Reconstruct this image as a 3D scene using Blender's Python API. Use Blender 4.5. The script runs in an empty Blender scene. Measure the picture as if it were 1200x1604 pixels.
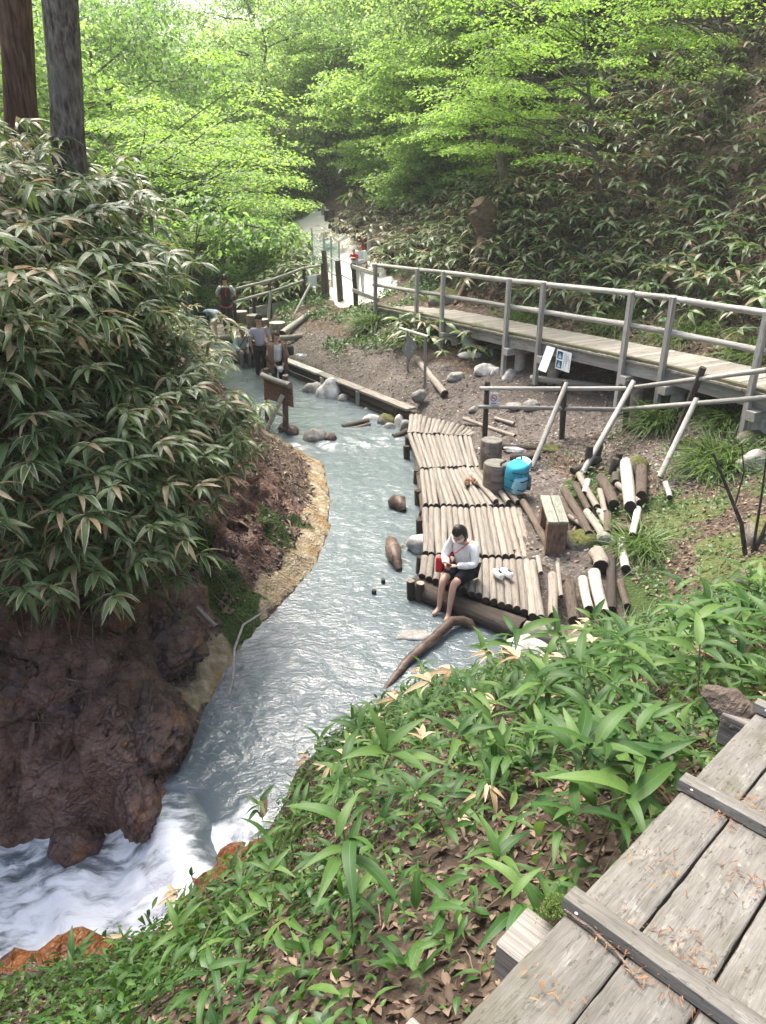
import bpy, bmesh, math, random
import numpy as np
from mathutils import Vector, Matrix, Quaternion, Euler
random.seed(7); rng = np.random.default_rng(7)
S = bpy.context.scene
col = S.collection
R = math.radians

# ------------------------------------------------------------------ camera, world, sun, exposure
cam = bpy.data.cameras.new('camera'); cam.sensor_fit = 'VERTICAL'; cam.sensor_height = 36; cam.lens = 26.0
cam.clip_start = 0.05; cam.clip_end = 600
co = bpy.data.objects.new('camera', cam); col.objects.link(co)
co.location = (0, 0, 5.0); co.rotation_euler = (R(65), 0, 0); S.camera = co
SUN_EL, SUN_AZ = 62, -28           # azimuth measured from +Y (ahead), positive to the right
W = bpy.data.worlds.new('World'); S.world = W; W.use_nodes = True
nt = W.node_tree; nt.nodes.clear()
sky = nt.nodes.new('ShaderNodeTexSky'); sky.sky_type = 'NISHITA'; sky.sun_disc = False
sky.sun_elevation = R(SUN_EL); sky.sun_rotation = R(SUN_AZ); sky.altitude = 100
sky.air_density = 1.0; sky.dust_density = 6.0; sky.ozone_density = 0.6
bg = nt.nodes.new('ShaderNodeBackground'); bg.inputs[1].default_value = 0.15
ow = nt.nodes.new('ShaderNodeOutputWorld')
nt.links.new(sky.outputs[0], bg.inputs[0]); nt.links.new(bg.outputs[0], ow.inputs[0])
sl = bpy.data.lights.new('sun', 'SUN'); sl.energy = 2.7; sl.angle = R(30); sl.color = (1.0, .96, .88)
so = bpy.data.objects.new('sun', sl); col.objects.link(so); so.location = (0, 0, 40)
sd = Vector((math.sin(R(SUN_AZ)) * math.cos(R(SUN_EL)), math.cos(R(SUN_AZ)) * math.cos(R(SUN_EL)), math.sin(R(SUN_EL))))
so.rotation_euler = sd.to_track_quat('Z', 'Y').to_euler()
S.view_settings.view_transform = 'Standard'; S.view_settings.look = 'None'
S.view_settings.exposure = 1.6; S.view_settings.gamma = 1.0; S.view_settings.use_curve_mapping = False
S.cycles.max_bounces = 7; S.cycles.diffuse_bounces = 4; S.cycles.glossy_bounces = 3
S.cycles.transmission_bounces = 4; S.cycles.transparent_max_bounces = 8
S.cycles.use_denoising = True; S.cycles.caustics_reflective = False; S.cycles.caustics_refractive = False
S.cycles.sample_clamp_indirect = 6

# ------------------------------------------------------------------ numeric noise
_perm = np.random.default_rng(3).permutation(256); _perm = np.concatenate([_perm, _perm, _perm])
def perlin(x, y, z=None):
    x = np.asarray(x, float); y = np.asarray(y, float); z = np.zeros_like(x) + (0.37 if z is None else z)
    xi = np.floor(x).astype(int); yi = np.floor(y).astype(int); zi = np.floor(z).astype(int)
    xf, yf, zf = x - xi, y - yi, z - zi
    xi &= 255; yi &= 255; zi &= 255
    f = lambda t: t * t * t * (t * (t * 6 - 15) + 10)
    u, v, w = f(xf), f(yf), f(zf)
    def g(h, a, b, c):
        h = h & 15
        p = np.where(h < 8, a, b); q = np.where(h < 4, b, np.where((h == 12) | (h == 14), a, c))
        return np.where(h & 1, -p, p) + np.where(h & 2, -q, q)
    def hsh(i, j, k): return _perm[_perm[_perm[i] + j] + k]
    l = lambda a, b, t: a + t * (b - a)
    r = []
    for k in (0, 1):
        r.append(l(l(g(hsh(xi, yi, zi + k), xf, yf, zf - k), g(hsh(xi + 1, yi, zi + k), xf - 1, yf, zf - k), u),
                   l(g(hsh(xi, yi + 1, zi + k), xf, yf - 1, zf - k), g(hsh(xi + 1, yi + 1, zi + k), xf - 1, yf - 1, zf - k), u), v))
    return l(r[0], r[1], w)
def fbm(x, y, z=None, oct=4, ridged=False):
    s = 0; a = 1.0
    for i in range(oct):
        n = perlin(x * 2 ** i + 17 * i, y * 2 ** i - 9 * i, None if z is None else z * 2 ** i)
        s = s + a * ((1 - 2 * np.abs(n)) if ridged else n); a *= .5
    return s
def sst(a, b, x):
    t = np.clip((x - a) / (b - a), 0, 1); return t * t * (3 - 2 * t)

# ------------------------------------------------------------------ node material helper
class Mt:
    def __init__(s, name):
        s.m = bpy.data.materials.new(name); s.m.use_nodes = True; s.t = s.m.node_tree; s.t.nodes.clear()
        s.out = s.t.nodes.new('ShaderNodeOutputMaterial')
    def n(s, typ, ins=None, **kw):
        nd = s.t.nodes.new('ShaderNode' + typ)
        for k, v in kw.items(): setattr(nd, k, v)
        for k, v in (ins or {}).items(): s.set(nd.inputs[k], v)
        return nd
    def set(s, sock, v):
        if isinstance(v, bpy.types.NodeSocket): s.t.links.new(v, sock)
        elif isinstance(v, (tuple, list)) and len(v) == 3 and sock.type == 'RGBA': sock.default_value = (*v, 1)
        else: sock.default_value = v
    def obj(s): return s.n('TexCoord').outputs['Object']
    def attr(s, name): return s.n('Attribute', attribute_name=name).outputs['Fac']
    def rand(s): return s.n('ObjectInfo').outputs['Random']
    def mapv(s, vec, scale=(1, 1, 1), rnd=0):
        if rnd:
            o = s.math('MULTIPLY', s.rand(), rnd)
            vec = s.n('VectorMath', {0: vec, 1: s.n('CombineXYZ', {0: o, 1: o, 2: o}).outputs[0]}, operation='ADD').outputs[0]
        return s.n('Mapping', {'Vector': vec, 'Scale': scale}).outputs[0]
    def noise(s, vec, scale=5, detail=4, rough=.55, dist=0):
        return s.n('TexNoise', {'Vector': vec, 'Scale': scale, 'Detail': detail, 'Roughness': rough, 'Distortion': dist}).outputs[0]
    def vor(s, vec, scale=5, feature='F1', out=0):
        return s.n('TexVoronoi', {'Vector': vec, 'Scale': scale}, feature=feature).outputs[out]
    def math(s, op, a, b=0.0, c=False):
        return s.n('Math', {0: a, 1: b}, operation=op, use_clamp=c).outputs[0]
    def ramp(s, fac, *st):
        nd = s.n('ValToRGB', {0: fac}); e = nd.color_ramp.elements
        while len(e) < len(st): e.new(.5)
        for el, (p, c) in zip(e, st):
            el.position = p; el.color = (*c, 1) if isinstance(c, tuple) else (c, c, c, 1)
        return nd.outputs[0]
    def step(s, v, a, b): return s.n('MapRange', {0: v, 1: a, 2: b}, interpolation_type='SMOOTHSTEP').outputs[0]
    def mix(s, f, a, b, mode='MIX'):
        nd = s.n('Mix', data_type='RGBA', blend_type=mode); s.set(nd.inputs[0], f); s.set(nd.inputs[6], a); s.set(nd.inputs[7], b); return nd.outputs[2]
    def bump(s, h, strength=.5, dist=.02, normal=None):
        i = {'Height': h, 'Strength': strength, 'Distance': dist}
        if normal is not None: i['Normal'] = normal
        return s.n('Bump', i).outputs[0]
    def done(s, color, rough=.7, normal=None, spec=.4, trans=0, tcol=None):
        b = s.n('BsdfPrincipled', {'Base Color': color, 'Roughness': rough, 'Specular IOR Level': spec})
        if normal is not None: s.set(b.inputs['Normal'], normal)
        sh = b.outputs[0]
        if trans:
            tr = s.n('BsdfTranslucent', {'Color': tcol if tcol is not None else color})
            sh = s.n('MixShader', {0: trans, 1: sh, 2: tr.outputs[0]}).outputs[0]
        s.t.links.new(sh, s.out.inputs[0]); return s.m

def hsv(m, colr, rnd, amt=.25):
    """brightness jitter of a colour by a 0..1 value"""
    v = m.n('MapRange', {0: rnd, 3: 1 - amt, 4: 1 + amt}).outputs[0]
    return m.n('HueSaturation', {'Color': colr, 'Value': v}).outputs[0]

def mat_wood(name, c0, c1, c2, sx=1.2, sy=5, rough=.8, bumpd=.006, moss=0, jit=.22, knots=True):
    """weathered wood, grain along local X"""
    m = Mt(name); v = m.obj()
    g = m.noise(m.mapv(v, (sx, sy, sy), 37), 3, 6, .6, .6)
    f = m.noise(m.mapv(v, (sx * .7, sy * 4, sy * 4), 11), 4, 3, .6)
    b = m.noise(m.mapv(v, (2.5, 1.2, 1.2), 53), 2, 3)
    c = m.ramp(m.math('ADD', m.math('MULTIPLY', g, .65), m.math('MULTIPLY', f, .35)), (.32, c0), (.5, c1), (.68, c2))
    c = m.mix(m.math('MULTIPLY', m.step(b, .52, .72), .55), c, tuple(x * .55 for x in c0))
    if moss:
        k = m.noise(m.mapv(v, (4, 1.5, 1.5), 91), 3, 4)
        c = m.mix(m.math('MULTIPLY', m.step(k, .52, .66), moss), c, (.07, .10, .02))
    kn = m.vor(m.mapv(v, (5, 1.1, 1.1), 71), 1.6); c = m.mix(m.math('MULTIPLY', m.step(kn, .16, .08), .7), c, tuple(x * .5 for x in c0))
    st = m.noise(m.mapv(v, (1.6, .8, .8), 29), 1.3, 5, .65); c = m.mix(m.math('MULTIPLY', m.step(st, .55, .7), .4), c, tuple(x * .8 for x in c0))
    c = hsv(m, c, m.rand(), jit)
    h = m.math('ADD', g, m.math('MULTIPLY', f, .8))
    return m.done(c, rough, m.bump(h, .6, bumpd), .25)

def mat_plain(name, c, rough=.7, jit=0, nscale=0, namt=.3, spec=.4, metal=0, bmp=0):
    m = Mt(name); cc = c
    if nscale:
        nz = m.noise(m.obj(), nscale, 4)
        cc = m.mix(m.step(nz, .3, .7), tuple(x * (1 - namt) for x in c), tuple(min(1, x * (1 + namt)) for x in c))
    if jit: cc = hsv(m, cc, m.rand(), jit)
    return m.done(cc, rough, m.bump(m.noise(m.obj(), nscale * 2, 4), .5, bmp) if bmp else None, spec)

def mat_leaf(name, g0, g1, g2, edge=None, dry=None, dryp=0, rough=.45, trans=.3, tint=1.5, spec=.45, yel=None):
    """leaf: green varies leaf to leaf, optional pale withered margin, optional share of dry leaves"""
    m = Mt(name)
    rv = m.math('FRACT', m.math('ADD', m.attr('rnd'), m.math('MULTIPLY', m.rand(), 7.31)))
    c = m.ramp(rv, (.0, g0), (.5, g1), (1, g2))
    nz = m.noise(m.obj(), 30, 3)
    if edge:
        r2 = m.math('FRACT', m.math('MULTIPLY', rv, 13.7))
        lim = m.math('SUBTRACT', 1.18, m.math('MULTIPLY', r2, .5))
        e = m.math('ADD', m.attr('edge'), m.math('MULTIPLY', m.math('SUBTRACT', nz, .5), .5))
        k = m.step(m.math('SUBTRACT', e, lim), -.06, .1)
        c = m.mix(k, c, edge)
    c = m.mix(m.math('MULTIPLY', m.step(nz, .45, .75), .25), c, tuple(x * .6 for x in g0))
    # pale midrib
    mr = m.math('LESS_THAN', m.attr('edge'), .07)
    c = m.mix(m.math('MULTIPLY', mr, .35), c, tuple(min(1, x * 1.9 + .02) for x in g1))
    if dry:
        d = m.math('LESS_THAN', m.math('FRACT', m.math('MULTIPLY', rv, 5.37)), dryp)
        dc = m.mix(nz, tuple(x * .65 for x in dry), dry)
        c = m.mix(d, c, dc)
    tc = m.n('HueSaturation', {'Color': c, 'Value': tint, 'Saturation': 1.1, 'Hue': .485}).outputs[0]
    return m.done(c, rough, m.bump(m.math('MULTIPLY', m.attr('edge'), 1), .15, .004), spec, trans, tc)

M = {}
M['deck_log'] = mat_wood('pale peeled log', (.13, .112, .094), (.265, .235, .203), (.385, .35, .308), 1.0, 2.5, .8, .02, 0, .16)
M['log_end'] = mat_wood('dark cut end', (.03, .023, .018), (.06, .045, .035), (.10, .075, .055), 3, 3, .85, .02)
M['beam'] = mat_wood('wet dark beam', (.035, .026, .02), (.075, .057, .045), (.13, .10, .08), .8, 3, .6, .03)
M['bark'] = mat_wood('brown bark', (.06, .045, .035), (.15, .115, .09), (.26, .21, .17), 3, 3, .9, .06)
M['birch'] = mat_wood('pale birch bark', (.24, .21, .17), (.46, .43, .38), (.6, .57, .52), 6, 2.5, .75, .02)
M['split'] = mat_wood('split yellow wood', (.19, .155, .125), (.36, .305, .255), (.48, .425, .37), .8, 4, .75, .03)
M['grey_wood'] = mat_wood('silver grey timber', (.19, .175, .155), (.36, .34, .31), (.48, .46, .425), 1.2, 3, .75, .012)
M['rail_wood'] = mat_wood('pale grey pole', (.2, .188, .165), (.40, .382, .345), (.52, .50, .46), 2, 2, .75, .02)
M['dark_post'] = mat_wood('dark brown post', (.03, .024, .02), (.075, .06, .05), (.14, .118, .1), 1.5, 3, .8, .02)
M['brown_wood'] = mat_wood('reddish brown timber', (.08, .046, .032), (.18, .112, .08), (.28, .195, .15), 1.5, 4, .8, .012)
M['stump_side'] = mat_wood('stump side', (.07, .055, .045), (.20, .16, .13), (.32, .27, .22), .6, 4, .85, .03)
M['plank_deck'] = mat_wood('boardwalk plank', (.15, .135, .115), (.25, .23, .20), (.36, .335, .295), 1.2, 5, .85, .006, .06)
M['moss_end'] = mat_wood('mossy board edge', (.09, .085, .05), (.17, .155, .09), (.27, .24, .15), 1.2, 4, .9, .01, .5)
M['bench_top'] = mat_wood('grey green bench board', (.15, .155, .12), (.27, .275, .225), (.38, .38, .325), 1, 5, .8, .01)
M['drift'] = mat_wood('wet brown driftwood', (.05, .03, .022), (.12, .082, .062), (.24, .18, .145), 1, 2, .4, .02)
M['old_timber'] = mat_wood('weathered grey timber', (.14, .125, .11), (.29, .265, .235), (.43, .405, .365), 1, 6, .85, .02)
M['concrete'] = mat_plain('pale concrete', (.40, .385, .34), .85, .05, 9, .25, .3, 0, .01)
# ------------------------------------------------------------------ objects, meshes
ORG = {}
def tag(o, label=None, cat=None, group=None, kind=None):
    if label: o['label'] = label
    if cat: o['category'] = cat
    if group: o['group'] = group
    if kind: o['kind'] = kind
    return o
def link(o, parent=None):
    col.objects.link(o)
    if parent is not None: o.parent = parent
    return o
def thing(name, loc, label, cat, group=None, rz=0):
    o = bpy.data.objects.new(name, None); o.empty_display_size = .1
    o.location = loc; o.rotation_euler = (0, 0, rz); link(o); ORG[o.name] = Vector(loc)
    return tag(o, label, cat, group)
def mesh_np(name, V, F, mats, smooth=True, attrs=None, fmat=None):
    """V (n,3); F list of index lists or an int array (m,k)"""
    me = bpy.data.meshes.new(name)
    V = np.asarray(V, np.float32)
    if isinstance(F, np.ndarray):
        k = F.shape[1]; nf = F.shape[0]; idx = F.astype(np.int32).ravel(); st = np.arange(nf, dtype=np.int32) * k; tot = np.full(nf, k, np.int32)
    else:
        tot = np.array([len(f) for f in F], np.int32); idx = np.array([i for f in F for i in f], np.int32)
        nf = len(F); st = np.concatenate([[0], np.cumsum(tot)[:-1]]).astype(np.int32)
    me.vertices.add(len(V)); me.vertices.foreach_set('co', V.ravel())
    me.loops.add(len(idx)); me.loops.foreach_set('vertex_index', idx)
    me.polygons.add(nf); me.polygons.foreach_set('loop_start', st); me.polygons.foreach_set('loop_total', tot)
    me.polygons.foreach_set('use_smooth', np.full(nf, bool(smooth)) if not isinstance(smooth, np.ndarray) else smooth)
    for m in (mats if isinstance(mats, (list, tuple)) else [mats]): me.materials.append(m)
    if fmat is not None: me.polygons.foreach_set('material_index', np.asarray(fmat, np.int32))
    for k_, a in (attrs or {}).items():
        at = me.attributes.new(k_, 'FLOAT', 'POINT'); at.data.foreach_set('value', np.asarray(a, np.float32))
    me.update(calc_edges=True); me.validate(clean_customdata=False)
    return me
def add_mesh(name, me, parent=None, M4=None, loc=None):
    o = bpy.data.objects.new(name, me)
    if M4 is not None:
        if parent is not None: M4 = Matrix.Translation(-ORG[parent.name]) @ M4
        o.matrix_local = M4
    elif loc is not None:
        o.location = Vector(loc) - (ORG[parent.name] if parent is not None else Vector())
    link(o, parent); ORG[o.name] = Vector(loc) if loc is not None else (M4.translation.copy() if M4 is not None else Vector())
    return o
class MB:
    """collects shapes given in world coordinates"""
    def __init__(s): s.v = []; s.f = []; s.m = []; s.sm = []
    def add(s, V, F, mi=0, sm=True):
        b = len(s.v); s.v += [tuple(p) for p in V]; s.f += [[i + b for i in f] for f in F]; s.m += [mi] * len(F); s.sm += [sm] * len(F)
    def box(s, c, size, rot=None, mi=0):
        r = rot or Matrix.Identity(3); c = Vector(c); h = [x / 2 for x in size]
        V = [c + r @ Vector((x * h[0], y * h[1], z * h[2])) for x in (-1, 1) for y in (-1, 1) for z in (-1, 1)]
        s.add(V, [(0, 1, 3, 2), (4, 6, 7, 5), (0, 4, 5, 1), (2, 3, 7, 6), (0, 2, 6, 4), (1, 5, 7, 3)], mi, False)
    def tube(s, pts, rad, seg=8, mi=0, jit=0, cap=True):
        pts = [Vector(p) for p in pts]; n = len(pts)
        rad = rad if isinstance(rad, (list, tuple)) else [rad] * n
        V = []; up = Vector((.13, .21, 1))
        for i, p in enumerate(pts):
            t = (pts[min(i + 1, n - 1)] - pts[max(i - 1, 0)]).normalized()
            a = t.cross(up);
            if a.length < .05: a = t.cross(Vector((1, 0, 0)))
            a.normalize(); b = t.cross(a)
            for k in range(seg):
                an = 2 * math.pi * k / seg; r = rad[i] * (1 + jit * math.sin(5.1 * k + 1.7 * i) + jit * .6 * math.sin(2.3 * k - 2.9 * i))
                V.append(p + a * (math.cos(an) * r) + b * (math.sin(an) * r))
        F = [(i * seg + k, i * seg + (k + 1) % seg, (i + 1) * seg + (k + 1) % seg, (i + 1) * seg + k) for i in range(n - 1) for k in range(seg)]
        s.add(V, F, mi)
        if cap: s.add(V[:seg], [list(range(seg))[::-1]], mi, False); s.add(V[-seg:], [list(range(seg))], mi, False)
    def ell(s, c, r, rot=None, u=12, v=8, mi=0, noise=0, cut=None):
        rot = rot or Matrix.Identity(3); c = Vector(c); V = []
        for j in range(v + 1):
            th = math.pi * j / v
            for i in range(u):
                ph = 2 * math.pi * i / u
                d = Vector((math.sin(th) * math.cos(ph), math.sin(th) * math.sin(ph), math.cos(th)))
                k = 1 + noise * math.sin(7 * d.x + 3) * math.cos(6 * d.y + 5 * d.z)
                V.append(c + rot @ Vector((d.x * r[0] * k, d.y * r[1] * k, d.z * r[2] * k)))
        F = [(j * u + i, (j + 1) * u + i, (j + 1) * u + (i + 1) % u, j * u + (i + 1) % u) for j in range(v) for i in range(u)]
        s.add(V, F, mi)
    def build(s, name, mats, parent=None, origin=None):
        o0 = Vector(origin) if origin is not None else (ORG[parent.name] if parent is not None else Vector())
        V = np.array(s.v, np.float64).reshape(-1, 3) - np.array(o0)
        me = mesh_np(name, V, s.f, mats, np.array(s.sm, bool), None, s.m)
        o = bpy.data.objects.new(name, me)
        o.location = o0 - (ORG[parent.name] if parent is not None else Vector())
        link(o, parent); ORG[o.name] = o0.copy() if hasattr(o0, 'copy') else Vector(o0)
        return o

# ---- shared unit shapes, length 1 along local X
_cache = {}
def unit_log(bark, end, var=0, seg=10, rings=6, rough=.06):
    key = ('log', bark, end, var, seg)
    if key in _cache: return _cache[key]
    r_ = random.Random(100 + var * 7); V = []
    ph = [r_.uniform(0, 6.28) for _ in range(6)]
    for i in range(rings + 1):
        x = i / rings
        for k in range(seg):
            a = 2 * math.pi * k / seg
            q = 1 + rough * (math.sin(2 * a + ph[0] + 3 * x) + .7 * math.sin(3 * a + ph[1] - 5 * x) + .6 * math.sin(7 * x + ph[2] + a))
            dx = 0 if 0 < i < rings else r_.uniform(-.006, .006)
            V.append((x + dx, q * math.cos(a) + .22 * math.sin(3.1 * x + ph[3]), q * math.sin(a)))
    F = [(i * seg + k, i * seg + (k + 1) % seg, (i + 1) * seg + (k + 1) % seg, (i + 1) * seg + k) for i in range(rings) for k in range(seg)]
    F = [f[::-1] for f in F]
    n = len(F); F.append(list(range(seg))); F.append([rings * seg + k for k in range(seg)][::-1])
    F = [f[::-1] for f in F]
    me = mesh_np('log', V, F, [M[bark], M[end]], np.array([True] * n + [False] * 2), None, [0] * n + [1] * 2)
    _cache[key] = me; return me
def unit_board(mat, var=0):
    key = ('board', mat, var)
    if key in _cache: return _cache[key]
    r_ = random.Random(var + 5); bm = bmesh.new(); bmesh.ops.create_cube(bm, size=1)
    for v in bm.verts: v.co.x += .5; v.co += Vector((0, r_.uniform(-.03, .03), r_.uniform(-.03, .03)))
    bmesh.ops.bevel(bm, geom=list(bm.edges), offset=.04, segments=1, affect='EDGES')
    for v in bm.verts:
        if v.co.x < .1: v.co.x = max(v.co.x * .05, 0)
        elif v.co.x > .9: v.co.x = 1 - (1 - v.co.x) * .05
    me = bpy.data.meshes.new('board'); bm.to_mesh(me); bm.free(); me.materials.append(M[mat])
    _cache[key] = me; return me
def frame(A, B, sy, sz, up=(0, 0, 1), roll=0):
    A, B = Vector(A), Vector(B); d = B - A; x = d.normalized(); u = Vector(up)
    if abs(x.dot(u.normalized())) > .995: u = Vector((0, 1, 0))
    y = u.cross(x).normalized(); z = x.cross(y)
    if roll: q = Quaternion(x, roll); y = q @ y; z = q @ z
    L = d.length
    return Matrix(((x.x * L, y.x * sy, z.x * sz, A.x), (x.y * L, y.y * sy, z.y * sz, A.y), (x.z * L, y.z * sy, z.z * sz, A.z), (0, 0, 0, 1)))
def set_frame(o, Mx, parent):
    Mx = Mx.copy()
    if parent is not None: Mx.translation = Mx.translation - ORG[parent.name]
    l, q, s = Mx.decompose(); o.location = l; o.rotation_mode = 'QUATERNION'; o.rotation_quaternion = q; o.scale = s
def log(name, A, B, r, bark='deck_log', end='log_end', parent=None, var=None, roll=None, rz=None):
    o = bpy.data.objects.new(name, unit_log(bark, end, random.randrange(4) if var is None else var))
    set_frame(o, frame(A, B, r, rz or r, roll=random.uniform(-.5, .5) if roll is None else roll), parent); link(o, parent)
    ORG[o.name] = Vector(A); return o
def board(name, A, B, w, t, mat, parent=None, up=(0, 0, 1), roll=0):
    o = bpy.data.objects.new(name, unit_board(mat, random.randrange(3)))
    set_frame(o, frame(A, B, w, t, up, roll), parent); link(o, parent); ORG[o.name] = Vector(A); return o

def blob_mesh(name, mat, seed, sub=3, sharp=.62, sc=(1, 1, 1)):
    """an angular stone: an icosphere cut by planes and roughened"""
    r_ = np.random.default_rng(seed); bm = bmesh.new(); bmesh.ops.create_icosphere(bm, subdivisions=sub, radius=1)
    V = np.array([v.co for v in bm.verts]); F = [[v.index for v in f.verts] for f in bm.faces]; bm.free()
    for _ in range(9):
        n = r_.normal(size=3); n /= np.linalg.norm(n); d = r_.uniform(.55, .85)
        k = V @ n - d; V = V - np.outer(np.where(k > 0, k, 0) * sharp * 1.6 ** .5, n)
    nz = fbm(V[:, 0] * 1.7 + seed, V[:, 1] * 1.7, V[:, 2] * 1.7, 4)
    if sub > 4: nz = nz + .8 * fbm(V[:, 0] * 3.1 + seed, V[:, 1] * 3.1, V[:, 2] * 3.1, 5, True) - .9
    V = V * (1 + .16 * nz)[:, None] * np.array(sc)
    return mesh_np(name, V, F, mat, True)

# ---- leaf shapes (numpy templates): verts, faces, edge attribute
def leaf_tpl(L=1, w=.18, fold=.25, droop=.25, n=6, curl=0, wmax=.35):
    V = []; E = []
    for i in range(n + 1):
        t = i / n
        ww = w * .5 * (math.sin(math.pi * min(1, t ** .62 * .985 + .012)) ** .8 if t < 1 else 0.0) + .004
        x = L * t; z = -droop * L * t * t + .08 * L * math.sin(t * math.pi)
        for s in (-1, 0, 1):
            V.append((x, s * ww, z + (abs(s) * fold * ww) - curl * abs(s) * ww * t)); E.append(abs(s))
    F = []
    for i in range(n):
        a = i * 3; F += [(a, a + 3, a + 4, a + 1), (a + 1, a + 4, a + 5, a + 2)]
    return np.array(V), np.array(F), np.array(E, float)
def diamond_tpl(L=1, w=.6, fold=.15):
    V = np.array([(0, 0, 0), (.45 * L, -.5 * w, fold * w), (L, 0, -.08 * L), (.45 * L, .5 * w, fold * w)])
    return V, np.array([(0, 1, 2, 3)]), np.array([0, .8, .6, .8])
def lobed_tpl(L=1):
    """five-lobed maple leaf, 5 quads"""
    V = [(0, 0, 0)]; F = []
    for k, (a, l) in enumerate(((-1.9, .55), (-.85, .85), (0, 1), (.85, .85), (1.9, .55))):
        b = len(V); w = .2
        V += [(l * .5 * math.cos(a - w * 1.4), l * .5 * math.sin(a - w * 1.4), .02), (l * math.cos(a), l * math.sin(a), -.06), (l * .5 * math.cos(a + w * 1.4), l * .5 * math.sin(a + w * 1.4), .02)]
        F.append((0, b, b + 1, b + 2))
    return np.array(V) * L, np.array(F), np.full(len(V), .5)
def rotmats(yaw, pitch, roll):
    cy, sy, cp, sp, cr, sr = np.cos(yaw), np.sin(yaw), np.cos(pitch), np.sin(pitch), np.cos(roll), np.sin(roll)
    n = len(yaw); m = np.zeros((n, 3, 3))
    m[:, 0, 0] = cy * cp; m[:, 0, 1] = cy * sp * sr - sy * cr; m[:, 0, 2] = cy * sp * cr + sy * sr
    m[:, 1, 0] = sy * cp; m[:, 1, 1] = sy * sp * sr + cy * cr; m[:, 1, 2] = sy * sp * cr - cy * sr
    m[:, 2, 0] = -sp; m[:, 2, 1] = cp * sr; m[:, 2, 2] = cp * cr
    return m
def batch(tpl, pos, rot, scale, rnd=None):
    V, F, E = tpl; n = len(pos); k = len(V)
    out = np.einsum('nij,kj->nki', rot, V) * np.asarray(scale).reshape(-1, 1, 1) + np.asarray(pos)[:, None, :]
    FF = (F[None] + (np.arange(n) * k)[:, None, None]).reshape(-1, F.shape[1])
    rnd = rng.random(n) if rnd is None else rnd
    return out.reshape(-1, 3), FF, np.tile(E, n), np.repeat(rnd, k)
def join(parts):
    V, F, E, Rn = [], [], [], []; b = 0
    for v, f, e, r in parts: V.append(v); F.append(f + b); E.append(e); Rn.append(r); b += len(v)
    return np.concatenate(V), np.concatenate(F), np.concatenate(E), np.concatenate(Rn)
def leaf_mesh(name, data, mat):
    V, F, E, Rn = data
    return mesh_np(name, V, F, mat, True, {'edge': E, 'rnd': Rn})
# ------------------------------------------------------------------ ground
LS = [(-2.0, 4.35), (-2.0, 4.88), (-1.8, 6.18), (-1.53, 7.42), (-.97, 8.89), (-.85, 10), (-.89, 11.02), (-1.12, 12.73), (-2.09, 14.33), (-2.92, 16.32), (-4.3, 20), (-6.2, 25), (-8.8, 31.5), (-11, 40)]
RS = [(-1.14, 4.15), (-.79, 5.1), (0, 5.95), (.9, 6.4), (1.6, 6.55), (1.95, 7.0), (1.35, 8.0), (.85, 8.7), (.8, 9.7), (.8, 11.8), (.8, 14), (.7, 14.85), (-.5, 16.65), (-2.2, 18.95), (-3.3, 21), (-4.9, 25), (-6.1, 31.5), (-8.7, 40)]
CP = [(x, y, .02) for x, y in LS] + [(x, y, .02) for x, y in RS]
CP += [(-1.6, 4.9, -.35), (-1.3, 5.6, -.35), (-.9, 6.6, -.35), (-.4, 7.4, -.35), (.5, 7.0, -.35), (1.2, 7.1, -.3), (-.2, 8.9, -.35), (0, 10.5, -.35), (0, 12.5, -.35), (-.7, 14.6, -.3), (-1.6, 16.4, -.3), (-3.2, 19.5, -.3), (-5.4, 25, -.25), (-7.4, 31.5, -.25), (-9.8, 40, -.2)]
for x, y in LS[2:7]:
    k = 1.25 if y < 8 else 1.0
    CP += [(x - .3, y, .2), (x - .65, y, .5 * k), (x - 1.1, y + .1, 1.05 * k), (x - 1.6, y + .1, 1.95 * k), (x - 2.1, y + .1, 2.6), (x - 3.2, y, 3.3), (x - 5, y, 4.2), (x - 9, y, 6)]
for x, y in LS[7:10]:
    CP += [(x - .35, y, .12), (x - 1, y, .5), (x - 2, y, 1.15), (x - 4, y, 2.1), (x - 8, y, 3.6), (x - 13, y, 6)]
for x, y in LS[10:13]:
    CP += [(x - 1, y, .35), (x - 3, y, 1.0), (x - 8, y, 2.8), (x - 14, y, 6)]
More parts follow.
